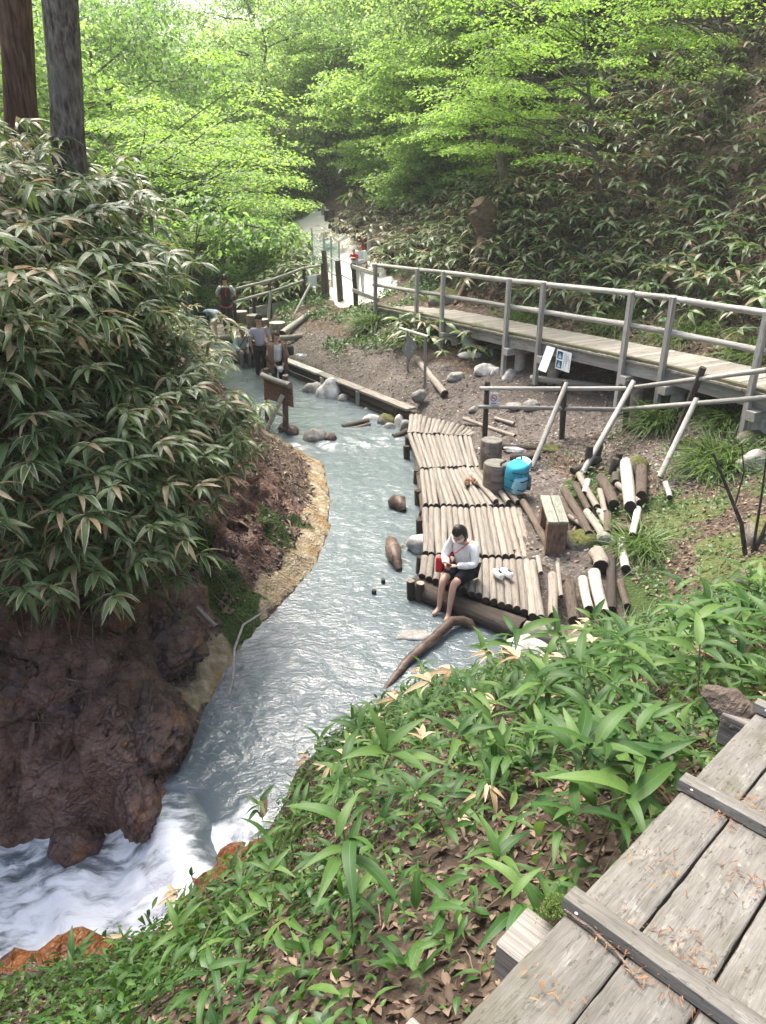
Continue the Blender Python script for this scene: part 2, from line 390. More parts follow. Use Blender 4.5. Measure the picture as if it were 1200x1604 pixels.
CP += [(-2.5, 4.2, -.85), (-3.0, 4.0, -1.0), (-3.3, 4.4, -1.1), (-4, 4.2, -1.2), (-6, 4, -1.6), (-1.75, 4.1, -.35), (-2.2, 4.45, -.25), (-2.5, 4.72, -.55), (-2.9, 4.75, -.8), (-3.4, 4.8, -.9), (-2.5, 4.98, .12), (-3.0, 5.08, .15), (-3.6, 5.15, .15), (-2.9, 5.4, .75), (-3.5, 5.5, .9), (-4.5, 5.7, 1.6), (-6, 6.3, 3.3), (-2.3, 5.0, .35),
       (-1.4, 3.85, .10), (-2.0, 3.45, .08), (-2.78, 3.25, -.05), (-1.7, 3.1, .42), (-1.0, 3.5, .6), (-.5, 4.3, .5), (0, 5.2, .42), (.6, 5.6, .42), (1.3, 5.9, .42), (0, 4.1, 1.2), (.8, 4.5, 1.25), (-.7, 2.8, 1.3), (-1.5, 2.2, 1.2), (-3, 2.4, .4), (-4.5, 2, .2), (0, 2.9, 2.0), (.8, 3.2, 2.05), (-.6, 1.8, 2.2), (.3, 1.7, 2.75), (1.2, 2.3, 2.75), (0, .5, 2.95), (1, 1, 3.0), (-2, 1, 1.8),
       (1.7, 3.2, 2.3), (2.2, 4.2, 1.75), (2.0, 5.4, 1.0), (2.2, 6.2, .45), (3, 5.5, 1.25), (3, 7, .42), (3.3, 3.8, 2.3), (3.2, 8, .45), (2.6, 7.9, .36), (2.8, 9, .48), (3.5, 9.5, .52), (3.5, 11, .55), (2.6, 11.5, .42), (4.5, 10.3, .85), (4.3, 8.5, .8), (4.5, 6.5, 1.4), (5.5, 10, 1.25), (5.5, 8, 1.5), (6, 6, 2.0), (5, 4, 2.3), (3.7, 4.5, 2.35), (6.1, 7, 1.85), (8, 8, 2.2),
       (1.1, 9, .1), (1.4, 11, .15), (1.4, 13, .18), (1.9, 9.5, .28), (2, 12, .33), (1.7, 14, .34), (1.1, 15.2, .40), (0, 16.8, .42), (-1.5, 18.95, .42),
       (-.5, 18.2, .44), (1.5, 15.5, .46), (.3, 17.5, .47), (2.2, 14, .5), (-2.2, 20.4, .44), (-3.2, 22.5, .38), (-4.4, 24, .25),
       (1.2, 17.3, .72), (2.5, 15.8, .75), (3.4, 14.3, .75), (4, 12.9, .8), (5, 11.3, 1.15), (1.5, 19, 1.1), (2.8, 17.3, 1.15), (4, 15.4, 1.3), (5, 13.8, 1.4), (5.8, 12, 1.5), (6.4, 10.5, 1.65),
       (1.2, 20.4, 1.42), (2.6, 18.9, 1.5), (4.3, 16.6, 1.7), (5.7, 13.9, 1.9), (6.7, 11.3, 1.95), (7.4, 9, 2.2),
       (-1.4, 20.6, .6), (-.8, 21.5, 1.0), (-.3, 20, .78), (.4, 19.4, .95), (-1.4, 23.5, 1.0), (-2, 25.5, 1.1), (-2.6, 23.6, .75), (-3.5, 25.8, .55),
       (-.8, 24.5, 1.36), (0, 23.5, 1.4), (.1, 22.3, 1.4), (-.6, 28, 1.65), (-1.4, 31, 1.85), (-2.5, 37, 2.2), (-4.5, 45, 2.6), (-8, 50, 2.7), (-1.6, 28, 1.55), (-2.6, 31.5, 1.75), (-4, 37, 2.1),
       (.6, 25, 1.9), (.2, 28, 2.3), (-.5, 32, 2.6), (-1.5, 38, 3.1), (-3, 45, 3.7), (4, 27, 5), (3, 34, 6), (2, 42, 8), (10, 30, 12), (10, 42, 14), (0, 55, 8),
       (-3.3, 29, 1.2), (-4.5, 34, 1.3), (-6.5, 40, 1.6), (-5.3, 29.5, .45), (-12, 55, 3.5), (-25, 50, 8), (-30, 75, 10), (0, 75, 14), (-12, 85, 8), (20, 60, 24), (32, 30, 28), (32, 10, 27), (20, 0, 16), (10, 0, 6), (12, -8, 6), (0, -8, 4), (-12, -8, 3), (40, 95, 30), (-50, 40, 20), (-50, 0, 14), (-50, 95, 20), (-20, 14, 9), (-12, 5, 4), (-20, 3, 5), (0, 115, 16), (-25, -25, 6), (40, -25, 18), (0, -25, 5)]
for (bx, by, bz) in [(1.2, 20.6, 1.45), (2.7, 19.0, 1.55), (4.4, 16.7, 1.75), (5.8, 14.0, 1.95), (6.8, 11.4, 2.0), (7.6, 9.0, 2.2)]:
    for d, dz in ((.9, .3), (2, 1.25), (5, 4.0), (10, 8.7), (17, 15)): CP.append((bx + .884 * d, by + .467 * d, bz + dz))
CP = np.array(CP)
def tps_fit(P):
    n = len(P); d = np.linalg.norm(P[:, None, :2] - P[None, :, :2], axis=2)
    K = np.where(d > 0, d * d * np.log(np.maximum(d, 1e-9)), 0) + np.eye(n) * .02
    A = np.zeros((n + 3, n + 3)); A[:n, :n] = K; A[:n, n] = 1; A[:n, n + 1:] = P[:, :2]; A[n, :n] = 1; A[n + 1:, :n] = P[:, :2].T
    return np.linalg.solve(A, np.concatenate([P[:, 2], [0, 0, 0]]))
_w = tps_fit(CP)
def tps(x, y):
    sh = np.shape(x); x = np.ravel(x); y = np.ravel(y); out = np.empty(len(x)); n = len(CP)
    for a in range(0, len(x), 20000):
        b = a + 20000; d2 = (x[a:b, None] - CP[None, :, 0]) ** 2 + (y[a:b, None] - CP[None, :, 1]) ** 2
        out[a:b] = (.5 * d2 * np.log(np.maximum(d2, 1e-12))) @ _w[:n] + _w[n] + _w[n + 1] * x[a:b] + _w[n + 2] * y[a:b]
    return out.reshape(sh)
def axis(*seg):
    out = []
    for a, b, st in seg: out += list(np.arange(a, b - 1e-6, st))
    return np.array(out + [seg[-1][1]])
gx = axis((-60, -14, 2), (-14, -6, .3), (-6, 7, .06), (7, 15, .2), (15, 50, 1.5))
gy = axis((-30, 0, 1.5), (0, 2, .12), (2, 13, .06), (13, 24, .11), (24, 48, .35), (48, 120, 2))
GX, GY = np.meshgrid(gx, gy)
GZ = tps(GX, GY)
def poly_d(x, y, pl):
    """distance to a polyline"""
    best = np.full(np.shape(x), 1e9)
    for (x0, y0), (x1, y1) in zip(pl[:-1], pl[1:]):
        dx, dy = x1 - x0, y1 - y0; t = np.clip(((x - x0) * dx + (y - y0) * dy) / (dx * dx + dy * dy), 0, 1)
        best = np.minimum(best, np.hypot(x - x0 - t * dx, y - y0 - t * dy))
    return best
def interp_x(y, pl):
    yy = np.array([p[1] for p in pl]); xx = np.array([p[0] for p in pl]); o = np.argsort(yy); return np.interp(y, yy[o], xx[o])
dL = poly_d(GX, GY, LS); leftside = (GX < interp_x(GY, LS) + .02) & (GY > 4.2)
# masks
eL = np.where(leftside, dL, 0)
m_rim = np.where(leftside & (GY < 14.5), sst(5.2, 6.4, GY) * 1 - sst(.17, .40, dL + .12 * fbm(GX * 2.2, GY * 2.2, oct=3)), 0)
m_rock = np.where(leftside, sst(.2, .5, dL) * (1 - sst(2.2, 3.0, dL)) * (1 - sst(9.3, 11.5, GY)), 0)
m_rock = np.maximum(m_rock, np.where((GX < -1.0) & (GY < 5.2) & (GY > 2.2) & (GZ < .35), 1, 0))
ledge = poly_d(GX, GY, [(-1.0, 4.25), (-1.4, 3.85), (-2.0, 3.42), (-2.78, 3.2), (-3.6, 3.0)])
m_orange = np.where(GY < 4.4, 1 - sst(.20, .40, ledge + .08 * fbm(GX * 4, GY * 4, oct=2)), 0)
PATHL = [(1.6, 15), (.4, 17), (-.8, 18.6), (-2.2, 20.3), (-3.6, 22.6)]
m_dirt = 1 - sst(.75, 1.35, poly_d(GX, GY, PATHL) + .25 * fbm(GX * 1.2, GY * 1.2, oct=3))
m_dirt = np.maximum(m_dirt, 1 - sst(.9, 1.8, poly_d(GX, GY, [(1.5, 15.4), (3, 13.6), (4.2, 12.6), (5.3, 10.9)]) + .3 * fbm(GX * 1.5, GY * 1.5, oct=3)))
m_dirt = np.maximum(m_dirt, 1 - sst(.9, 1.5, poly_d(GX, GY, [(1.8, 8), (1.9, 10), (1.6, 12), (1.6, 14)])))
m_path = 1 - sst(.85, 1.15, poly_d(GX, GY, [(-.55, 24.3), (-.85, 25.4), (-1.1, 28), (-1.9, 31), (-3.2, 37), (-5, 45), (-8, 50)]) + .12 * fbm(GX * 2, GY * 2, oct=2))
m_moss = np.where(leftside, sst(.0, .35, .9 * fbm(GX * 1.9 + 3.3, GY * 1.9 + .7, oct=4) + .55 - .6 * np.minimum(np.hypot((GX + 1.95 + .25 * (GY - 7.6)) / .6, (GY - 7.5) / 1.0), np.hypot((GX + 1.35) / .25, (GY - 9.4) / .45))), 0)
m_moss = np.maximum(m_moss, np.where((GX > 2.4) & (GY < 13), sst(.25, .5, fbm(GX * 1.1 + 9, GY * 1.1, oct=3)) * sst(2.4, 3.2, GX) * (GY > 6), 0) * .9)
m_grass = np.where((GX > -3.6) & (GX < 1.6) & (GY > 18.8) & (GY < 27), sst(-.1, .35, fbm(GX * .9, GY * .9 + 4, oct=3)) * (1 - m_path), 0)
m_grass = np.maximum(m_grass, np.where((GX > 3.6) & (GX < 8) & (GY > 7) & (GY < 12.2), sst(.0, .4, fbm(GX * .9 + 5, GY * .9, oct=3)), 0) * .8)
hillD = (GX - 6.8) * .884 + (GY - 11.4) * .467
m_grass = np.maximum(m_grass, (sst(-.1, .3, hillD) * (1 - sst(.7, 1.6, hillD)) * (GX > 1) * sst(-.25, .25, fbm(GX * 1.1, GY * 1.1 + 8, oct=3))) * .7)
m_dirt = m_dirt * (1 - m_path)
# keep the far stream bed open and the far track even
SC = [(-.7, 14.6), (-1.6, 16.4), (-3.2, 19.5), (-5.4, 25), (-7.4, 31.5), (-9.8, 40), (-12, 47)]
dS = poly_d(GX, GY, SC); hw = np.interp(GY, [13, 16, 19, 25, 31, 40], [1.0, 1.1, .95, .6, .75, .8])
kk = sst(1.0, .55, dS / hw / 1.15) * sst(13.5, 15.5, GY)
GZ = GZ * (1 - kk) + np.minimum(GZ, -.25) * kk
# relief
rk = fbm(GX * 1.6, GY * 1.6, oct=5, ridged=True)
steep = np.clip(m_rock, 0, 1)
GZ = GZ + steep * (.20 * (rk - .9) + .07 * fbm(GX * 5, GY * 5, oct=4, ridged=True) - .06) * sst(.15, .6, dL)
GZ = GZ + m_rim * (.05 * fbm(GX * 2.6, GY * 2.6, oct=3) + .03) * (GZ > -.05)
GZ = GZ + m_orange * .05 * fbm(GX * 5, GY * 5, oct=3)
GZ = GZ + .035 * fbm(GX * 2.1, GY * 2.1, oct=4) * (1 - steep) * (1 - m_path) * sst(.03, .25, GZ)
GZ = GZ + m_dirt * .012 * fbm(GX * 9, GY * 9, oct=2)
chn = sst(.62, .40, poly_d(GX, GY, [(-1.75, 4.12), (-2.5, 4.25), (-3.2, 4.28), (-4.2, 4.25), (-7, 4.1)])) * (GX < -1.6)
GZ = GZ * (1 - chn) + np.minimum(GZ, np.interp(GX, [-6, -3.2, -2.5, -1.7], [-1.5, -1.1, -.85, -.35])) * chn
nY, nX = GZ.shape
def gz(x, y):
    x = np.asarray(x, float); y = np.asarray(y, float)
    i = np.clip(np.searchsorted(gx, x) - 1, 0, nX - 2); j = np.clip(np.searchsorted(gy, y) - 1, 0, nY - 2)
    u = np.clip((x - gx[i]) / (gx[i + 1] - gx[i]), 0, 1); v = np.clip((y - gy[j]) / (gy[j + 1] - gy[j]), 0, 1)
    return (GZ[j, i] * (1 - u) + GZ[j, i + 1] * u) * (1 - v) + (GZ[j + 1, i] * (1 - u) + GZ[j + 1, i + 1] * u) * v
def grad(x, y, h=.25): return (gz(x + h, y) - gz(x - h, y)) / (2 * h), (gz(x, y + h) - gz(x, y - h)) / (2 * h)
def msk(A, x, y):
    i = np.clip(np.searchsorted(gx, x), 0, nX - 1); j = np.clip(np.searchsorted(gy, y), 0, nY - 1); return A[j, i]
idx = np.arange(nX * nY).reshape(nY, nX)
GF = np.stack([idx[:-1, :-1], idx[:-1, 1:], idx[1:, 1:], idx[1:, :-1]], -1).reshape(-1, 4)

m = Mt('forest floor'); v = m.obj()
n1 = m.noise(v, 1.3, 5); n2 = m.noise(v, 9, 5); n3 = m.noise(v, 38, 4)
vc = m.vor(v, 26, 'F1', 1); vd = m.vor(v, 26, 'F1', 0)
lf = m.n('SeparateColor', {0: vc}).outputs[0]
litter = m.ramp(lf, (0, (.035, .024, .017)), (.5, (.085, .057, .04)), (.85, (.14, .10, .07)), (1, (.21, .16, .115)))
litter = m.mix(m.math('MULTIPLY', m.step(n2, .42, .62), .7), litter, (.045, .032, .022))
dirt = m.ramp(m.math('ADD', m.math('MULTIPLY', n2, .5), m.math('MULTIPLY', n3, .5)), (.3, (.042, .033, .027)), (.52, (.10, .082, .071)), (.72, (.21, .188, .166)))
vs = m.vor(v, 34, 'F1', 1); peb = m.n('SeparateColor', {0: vs}).outputs[1]
dirt = m.mix(m.math('MULTIPLY', m.step(n1, .42, .6), .55), dirt, (.06, .046, .036))
dirt = m.mix(m.math('MULTIPLY', m.step(peb, .88, .95), .45), dirt, (.27, .255, .235))
rock = m.ramp(m.math('ADD', m.math('MULTIPLY', n1, .5), m.math('MULTIPLY', n2, .5)), (.3, (.05, .028, .021)), (.46, (.135, .074, .054)), (.58, (.21, .125, .092)), (.7, (.32, .23, .18)))
rock = m.mix(m.math('MULTIPLY', m.step(m.noise(v, 3.3, 4), .58, .72), .6), rock, (.20, .085, .03))
ck = m.n('TexVoronoi', {'Vector': m.n('VectorMath', {0: v, 1: m.n('VectorMath', {0: m.n('TexNoise', {'Vector': v, 'Scale': 4.0, 'Detail': 4.0}).outputs[1], 3: .35}, operation='SCALE').outputs[0]}, operation='ADD').outputs[0], 'Scale': 5.5}, feature='DISTANCE_TO_EDGE').outputs[0]
rock = m.mix(m.math('MULTIPLY', m.step(ck, .05, .0), .35), rock, (.014, .009, .008))
rock = m.mix(m.math('MULTIPLY', m.step(n3, .58, .68), .5), rock, (.27, .205, .165))
rim = m.ramp(n2, (.3, (.17, .125, .075)), (.55, (.31, .25, .165)), (.72, (.42, .37, .27)))
rim = m.mix(m.math('MULTIPLY', m.step(m.noise(v, 2.1, 4), .54, .66), .7), rim, (.24, .14, .05))
rim = m.mix(m.math('MULTIPLY', m.step(m.noise(v, 5, 4), .56, .68), .6), rim, (.14, .13, .05))
orange = m.ramp(n2, (.3, (.11, .035, .014)), (.55, (.22, .085, .028)), (.75, (.33, .16, .06)))
moss = m.ramp(n3, (.3, (.014, .026, .006)), (.55, (.038, .066, .012)), (.75, (.08, .115, .022)))
grass = m.ramp(n3, (.3, (.04, .05, .018)), (.55, (.085, .105, .03)), (.75, (.16, .16, .06)))
pth = m.ramp(n3, (.3, (.45, .43, .40)), (.7, (.62, .60, .57)))
A = lambda nm, lo=.35, hi=.65: m.step(m.math('ADD', m.attr(nm), m.math('MULTIPLY', m.math('SUBTRACT', n2, .5), .6)), lo, hi)
c = m.mix(A('m_grass'), litter, grass)
c = m.mix(A('m_dirt'), c, dirt); c = m.mix(A('m_rock'), c, rock); c = m.mix(A('m_rim'), c, rim)
c = m.mix(A('m_moss'), c, moss); c = m.mix(A('m_orange'), c, orange); c = m.mix(A('m_path'), c, pth)
wet = m.math('MAXIMUM', m.math('MULTIPLY', m.attr('m_rock'), m.step(n1, .35, .6)), m.math('MULTIPLY', m.attr('m_orange'), .9))
wet = m.math('MULTIPLY', wet, m.math('SUBTRACT', 1, m.attr('m_moss'), True))
rgh = m.n('MapRange', {0: wet, 3: .9, 4: .26}).outputs[0]
hh = m.math('ADD', m.math('ADD', m.math('MULTIPLY', m.math('MULTIPLY', m.step(ck, .0, .09), m.attr('m_rock')), .3), m.math('MULTIPLY', n2, 1.0)), m.math('ADD', m.math('MULTIPLY', n3, .5), m.math('MULTIPLY', vd, .5)))
M['ground'] = m.done(c, rgh, m.bump(hh, .9, .035), .35)
_gy, _gx = np.gradient(GZ, gy, gx); _gn = np.hypot(_gx, _gy) + 1e-6
crag = leftside * (GY > 4.95) * steep * np.clip(_gn, 0, 1.6) * sst(.3, .7, dL) * (.13 * fbm(GX * 2.3 + 7, GZ * 3.5, GY * 2.3, 4, True) - .12 + .03 * fbm(GX * 7, GZ * 7, GY * 7, 3))
me = mesh_np('ground', np.stack([GX - crag * _gx / _gn, GY - crag * _gy / _gn, GZ], -1).reshape(-1, 3), GF, M['ground'], True,
             {k: np.clip(a, 0, 1).ravel() for k, a in dict(m_rim=m_rim, m_rock=m_rock, m_orange=m_orange, m_dirt=m_dirt, m_path=m_path, m_moss=m_moss, m_grass=m_grass).items()})
tag(add_mesh('ground', me), kind='structure')

# ------------------------------------------------------------------ water
wx = axis((-12, -4.5, .25), (-4.5, 3.2, .05)); wy = axis((3.2, 17, .06), (17, 45, .2))
WX, WY = np.meshgrid(wx, wy)
flowx = interp_x(WY, [(-1.6, 4.3), (-1.0, 6.5), (-.2, 9), (0, 12), (-.7, 14.6), (-3.2, 19.5), (-7.4, 31.5), (-9.8, 45)])
riff = np.exp(-((WY - 13.9 - .12 * (WX + .5)) / .28) ** 2) * (WX < .3)
WZ = .07 * sst(13.4, 14.4, WY - .12 * (WX + .5)) + .06 * sst(14.6, 30, WY)
near_lip = np.hypot(WX + 1.65, WY - 4.1)
wv = fbm(WX * 2.1, WY * 1.5, oct=4)
WZ = WZ + .011 * wv + .010 * fbm(WX * 6.5 + .8 * wv, WY * 4.2, oct=2, ridged=True) + riff * .03 * fbm(WX * 5, WY * 5, oct=3)
WZ = WZ - .10 * sst(.9, 0, near_lip)
foam = riff * .6 * sst(-.6, .5, fbm(WX * 2.5, WY * 4, oct=2)) + sst(1.0, .2, near_lip + .25 * fbm(WX * 3, WY * 3, oct=3)) * 1.1
foam = np.clip(foam, 0, 1)
qs = -1.55 - .45 * (WY - 4.1) - WX
WZ = WZ - .09 * sst(-.42, -.15, qs) * (WY < 4.9)
keep = ~((qs > -.05) & (WY < 4.85)) & ~((WX < -2.25) & (WY < 6)) & (tps(WX, WY) < .4)
ok = keep[:-1, :-1] & keep[:-1, 1:] & keep[1:, 1:] & keep[1:, :-1]
wi = np.arange(WX.size).reshape(WX.shape)
WF = np.stack([wi[:-1, :-1], wi[:-1, 1:], wi[1:, 1:], wi[1:, :-1]], -1)[ok]
def water_mat(name, k):
    m = Mt(name); v = m.obj()
    n0 = m.noise(v, .7, 3); c = m.mix(n0, (.090, .113, .124), (.125, .152, .162))
    str_ = m.noise(m.mapv(v, k), 3.2, 6, .62, .4)
    f = m.attr('foam'); f2 = m.step(m.math('ADD', f, m.math('MULTIPLY', m.math('SUBTRACT', str_, .5), 1.3)), .3, .75)
    f2 = m.math('MULTIPLY', f2, m.step(f, .02, .2))
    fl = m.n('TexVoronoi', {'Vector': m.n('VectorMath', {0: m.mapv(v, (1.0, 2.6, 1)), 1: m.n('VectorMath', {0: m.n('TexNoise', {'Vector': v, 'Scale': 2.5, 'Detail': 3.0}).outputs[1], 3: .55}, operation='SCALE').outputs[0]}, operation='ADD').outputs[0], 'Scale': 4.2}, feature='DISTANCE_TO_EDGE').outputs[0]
    fb = m.math('MULTIPLY', m.step(fl, .045, .0), m.step(m.noise(m.mapv(v, (1, 1.5, 1)), 9, 3), .50, .62)); fb = m.math('MULTIPLY', m.math('MULTIPLY', fb, m.attr('glint_foam')), .28)  # white streaks painted in for sky glints on the ripples, partly slight foam
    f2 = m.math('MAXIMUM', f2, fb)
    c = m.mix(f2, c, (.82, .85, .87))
    w1 = m.noise(m.mapv(v, (1.0, 1.5, 1)), 5.0, 4, .55, 1.2); w2 = m.noise(m.mapv(v, (1.0, 1.8, 1)), 14, 3, .55, .8)
    h = m.math('ADD', w1, m.math('MULTIPLY', w2, .42))
    r = m.n('MapRange', {0: f2, 3: .07, 4: .6}).outputs[0]
    h = m.math('ADD', h, m.math('MULTIPLY', m.math('MULTIPLY', str_, f), 2.0))
    return m.done(c, r, m.bump(h, 1.0, .016), .5)
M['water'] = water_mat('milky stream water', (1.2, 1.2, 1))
M['fall'] = water_mat('white falling water', (.9, 3.2, .9))
tag(add_mesh('water', mesh_np('water', np.stack([WX, WY, WZ], -1).reshape(-1, 3), WF, M['water'], True, {'foam': foam.ravel(), 'glint_foam': (sst(1.5, .3, np.abs(WX - flowx - .15)) * sst(4.2, 5.5, WY) * (.35 + .65 * sst(11.5, 8.5, WY)) * sst(-.35, .3, fbm(WX * .8, WY * .8, oct=3))).ravel()})), kind='structure')
fx = axis((-5.2, -1.2, .03)); fy = axis((3.0, 5.3, .03)); FX, FY = np.meshgrid(fx, fy)
q = -1.55 - .45 * (FY - 4.1) - FX                   # distance past the lip
q = q + .10 * fbm(FX * 1.5, FY * 3.5, oct=3)
FZ = -.035 - .08 * sst(-.15, -.38, q) - .46 * sst(.02, .62, q) - .20 * sst(.9, 1.6, q) - .25 * sst(1.6, 3, q)
FZ = FZ + sst(0, .3, q) * (.05 * fbm(FX * 2, FY * 6, oct=3) + .10 * np.exp(-((FX + 2.6) ** 2 + (FY - 4.55) ** 2) / .06) + .05 * fbm(FX * 3.2, FY * 3.2, oct=3, ridged=True) - .02)
ff = np.clip(sst(-.45, .1, q) * (.72 + .4 * fbm(FX * 1.6 + 2, FY * 3, oct=3) - .5 * np.exp(-((FX + 2.7) ** 2 + (FY - 4.55) ** 2) / .1)), .03, 1)
ff = np.clip(ff - .25 * sst(1.5, 2.1, q), .03, 1)
fk = (q > -.40) & (FY < 4.95)
ok = fk[:-1, :-1] & fk[:-1, 1:] & fk[1:, 1:] & fk[1:, :-1]
fi = np.arange(FX.size).reshape(FX.shape)
tag(add_mesh('waterfall', mesh_np('waterfall', np.stack([FX, FY, FZ], -1).reshape(-1, 3), np.stack([fi[:-1, :-1], fi[:-1, 1:], fi[1:, 1:], fi[1:, :-1]], -1)[ok], M['fall'], True, {'foam': ff.ravel()})), kind='structure')
# ------------------------------------------------------------------ foreground walkway
wd = Vector((.697, .717, 0)); wn = Vector((.717, -.697, 0)); wsl = -.163
W0 = Vector((.88, 1.60, 3.40))                       # a point of the left edge
def wp(s, t, h=0): return W0 + wd * s + Vector((0, 0, wsl * s + h)) + wn * t
m = Mt('old walkway board'); v = m.obj()
o1 = m.mapv(v, (1, 1, 1), 37)
warp = m.noise(m.mapv(o1, (1.6, 5, 5)), 2, 2)
ring = m.noise(m.mapv(o1, (1.6, 34, 34)), 2.0, 3, .5, .8)
g1 = m.noise(m.mapv(o1, (7, 120, 120)), 2.2, 5, .65, .3)
g2 = m.noise(m.mapv(o1, (2.5, 9, 9)), 2.5, 5, .6)
pit = m.noise(m.mapv(o1, (32, 75, 75)), 1, 3, .6)
c = m.ramp(m.math('ADD', m.math('MULTIPLY', g1, .4), m.math('ADD', m.math('MULTIPLY', g2, .35), m.math('MULTIPLY', ring, .25))), (.30, (.065, .06, .051)), (.45, (.13, .122, .106)), (.58, (.185, .176, .157)), (.76, (.28, .268, .243)))
lich = m.noise(m.mapv(o1, (3.5, 8, 8)), 2.2, 6, .7)
c = m.mix(m.math('MULTIPLY', m.step(lich, .56, .68), .4), c, m.ramp(g1, (.35, (.24, .23, .2)), (.65, (.44, .43, .40))))
c = m.mix(m.math('MULTIPLY', m.step(pit, .60, .70), .75), c, (.075, .066, .05))
c = m.mix(m.math('MULTIPLY', m.step(m.noise(o1, 3.1, 5), .56, .7), .45), c, (.085, .082, .045))
c = hsv(m, c, m.rand(), .12)
hgt = m.math('SUBTRACT', m.math('ADD', g1, m.math('MULTIPLY', ring, .5)), m.math('MULTIPLY', m.step(pit, .58, .68), .7))
M['walk_board'] = m.done(c, .85, m.bump(hgt, .7, .003), .25)
def real_board(name, A, B, w, t, mat, parent, up, bev=.006, seed=0):
    """bevelled board in metres, top face centre line A-B, slightly cupped and worn at the edges"""
    A, B = Vector(A), Vector(B); x = (B - A); L = x.length; x.normalize(); z = Vector(up); y = z.cross(x).normalized(); z = x.cross(y)
    r_ = random.Random(seed); nx = 14; bm = bmesh.new(); V = {}
    prof = [(-.5, -1), (-.5, -.25), (-.5 + bev / w, -.05), (-.2, -.02), (.0, -.0), (.2, -.02), (.5 - bev / w, -.05), (.5, -.25), (.5, -1)]
    for i in range(nx + 1):
        ex = .0 if 0 < i < nx else r_.uniform(-.004, .004)
        for k, (py, pz) in enumerate(prof):
            j = r_.uniform(-.0012, .0012) if k in (1, 2, 6, 7) else 0
            V[i, k] = bm.verts.new((L * i / nx + ex, py * w + j, (pz if pz < -.9 else pz * .12) * t + (j * .6)))
    for i in range(nx):
        for k in range(len(prof) - 1): bm.faces.new((V[i, k], V[i, k + 1], V[i + 1, k + 1], V[i + 1, k])).smooth = k not in (0, 7)
        bm.faces.new((V[i, len(prof) - 1], V[i, 0], V[i + 1, 0], V[i + 1, len(prof) - 1]))
    bm.faces.new([V[0, k] for k in range(len(prof))][::-1]); bm.faces.new([V[nx, k] for k in range(len(prof))])
    bmesh.ops.recalc_face_normals(bm, faces=bm.faces)
    me = bpy.data.meshes.new(name); bm.to_mesh(me); bm.free(); me.materials.append(M[mat])
    o = bpy.data.objects.new(name, me); Mx = Matrix(((x.x, y.x, z.x, A.x), (x.y, y.y, z.y, A.y), (x.z, y.z, z.z, A.z), (0, 0, 0, 1)))
    set_frame(o, Mx, parent); link(o, parent); ORG[o.name] = A; return o
upv = Vector((-wsl * wd.x, -wsl * wd.y, 1)).normalized()
walk = thing('board_walkway', wp(0, .5), 'weathered grey plank walkway with raised cross battens sloping down in the lower corner', 'walkway')
bays = [(-3.18, -2.55), (-2.55, -1.92), (-1.92, -1.29), (-1.29, -.655), (-.655, -.03)] + [(-.03 + .63 * i, .60 + .63 * i) for i in range(8)]
offs = {3: (0, .147, .30, .455, .6, .76, .9, 1.05, 1.2), 4: (0, .139, .298, .45, .605, .75, .9, 1.05, 1.2), 5: (0, .132, .28, .44, .6, .74, .9, 1.05, 1.2)}
for i, (a, b) in enumerate(bays):
    ts = offs.get(i, (0, .15, .29, .45, .6, .75, .89, 1.05, 1.2)); dz = random.uniform(-.004, .004)
    for k in range(8):
        t0, t1 = ts[k], ts[k + 1]; tc = (t0 + t1) / 2; jz = random.uniform(-.004, .003)
        real_board('plank', wp(a + .006, tc, jz + dz), wp(b - .006, tc + random.uniform(-.003, .003), jz + dz + random.uniform(-.002, .002)), (t1 - t0) - .007, .04, 'walk_board', walk, upv, seed=i * 9 + k)
    if i >= 2:
        bt = real_board('batten', wp(a, -.014, .03), wp(a - .004, 1.22, .03), .052, .03, 'walk_board', walk, upv, seed=100 + i)
        mb = MB()
        for tt in (.05, .32, .62, 1.15):
            c0 = wp(a, tt, .030); mb.tube([c0, c0 + upv * .002], .004, 8)
        M.setdefault('nail', mat_plain('nail head', (.5, .5, .52), .35, 0, 0, .3, .5))
        mb.build('nail', M['nail'], bt)
for t in (.18, 1.08):
    board('bearer', wp(-3.1, t, -.105), wp(5.0, t, -.105), .09, .10, 'old_timber', walk)
for s_, ext, th in ((-.76, -.085, .10), (-1.15, -.09, .09), (.62, -.10, .13), (1.9, -.1, .13), (3.2, -.1, .13)):
    o = board('sleeper', wp(s_, ext, -.115), wp(s_ + .02, 1.25, -.115), .13, th, 'old_timber', walk)
# fallen needles and twigs lying on the boards
pos = []; n = 380
for _ in range(n):
    k = random.choice([(-.67, .12), (-.69, .17), (-.68, .25), (-.58, .19), (-.60, .26), (.03, .13), (.03, .2), (-.07, .13), (-.28, .29), (-.27, .21), (-.39, .08), (-.88, .08)])
    s_, t = random.gauss(k[0], .03), random.gauss(k[1], .035)
    if -.03 < t < 1.2 and -1 < s_ < 3: pos.append(wp(s_, t, .006 + random.random() * .008))
pos = np.array(pos); nn = len(pos)
nd = batch(leaf_tpl(1, .16, .4, .12, 3), pos, rotmats(rng.random(nn) * 6.28, rng.normal(.16, .15, nn), rng.normal(0, .3, nn)), rng.uniform(.007, .024, nn))
M['needle'] = mat_leaf('fallen rusty needles', (.13, .05, .02), (.23, .10, .04), (.33, .2, .09), None, None, 0, .8, .1)
tag(add_mesh('fallen_needles', leaf_mesh('fallen_needles', nd, M['needle'])), 'rusty brown fallen needles and bits of bark scattered over the grey walkway planks', 'litter', kind='stuff')
mb = MB(); mb.tube([wp(-.69, .0, .006), wp(-.69, .06, .008), wp(-.70, .13, .007), wp(-.73, .2, .006)], [.003, .004, .0035, .002], 6, jit=.15)
tag(mb.build('twig', M['bark'], None, wp(-.69, .1)), 'thin brown twig lying on the planks below the near batten', 'twig')
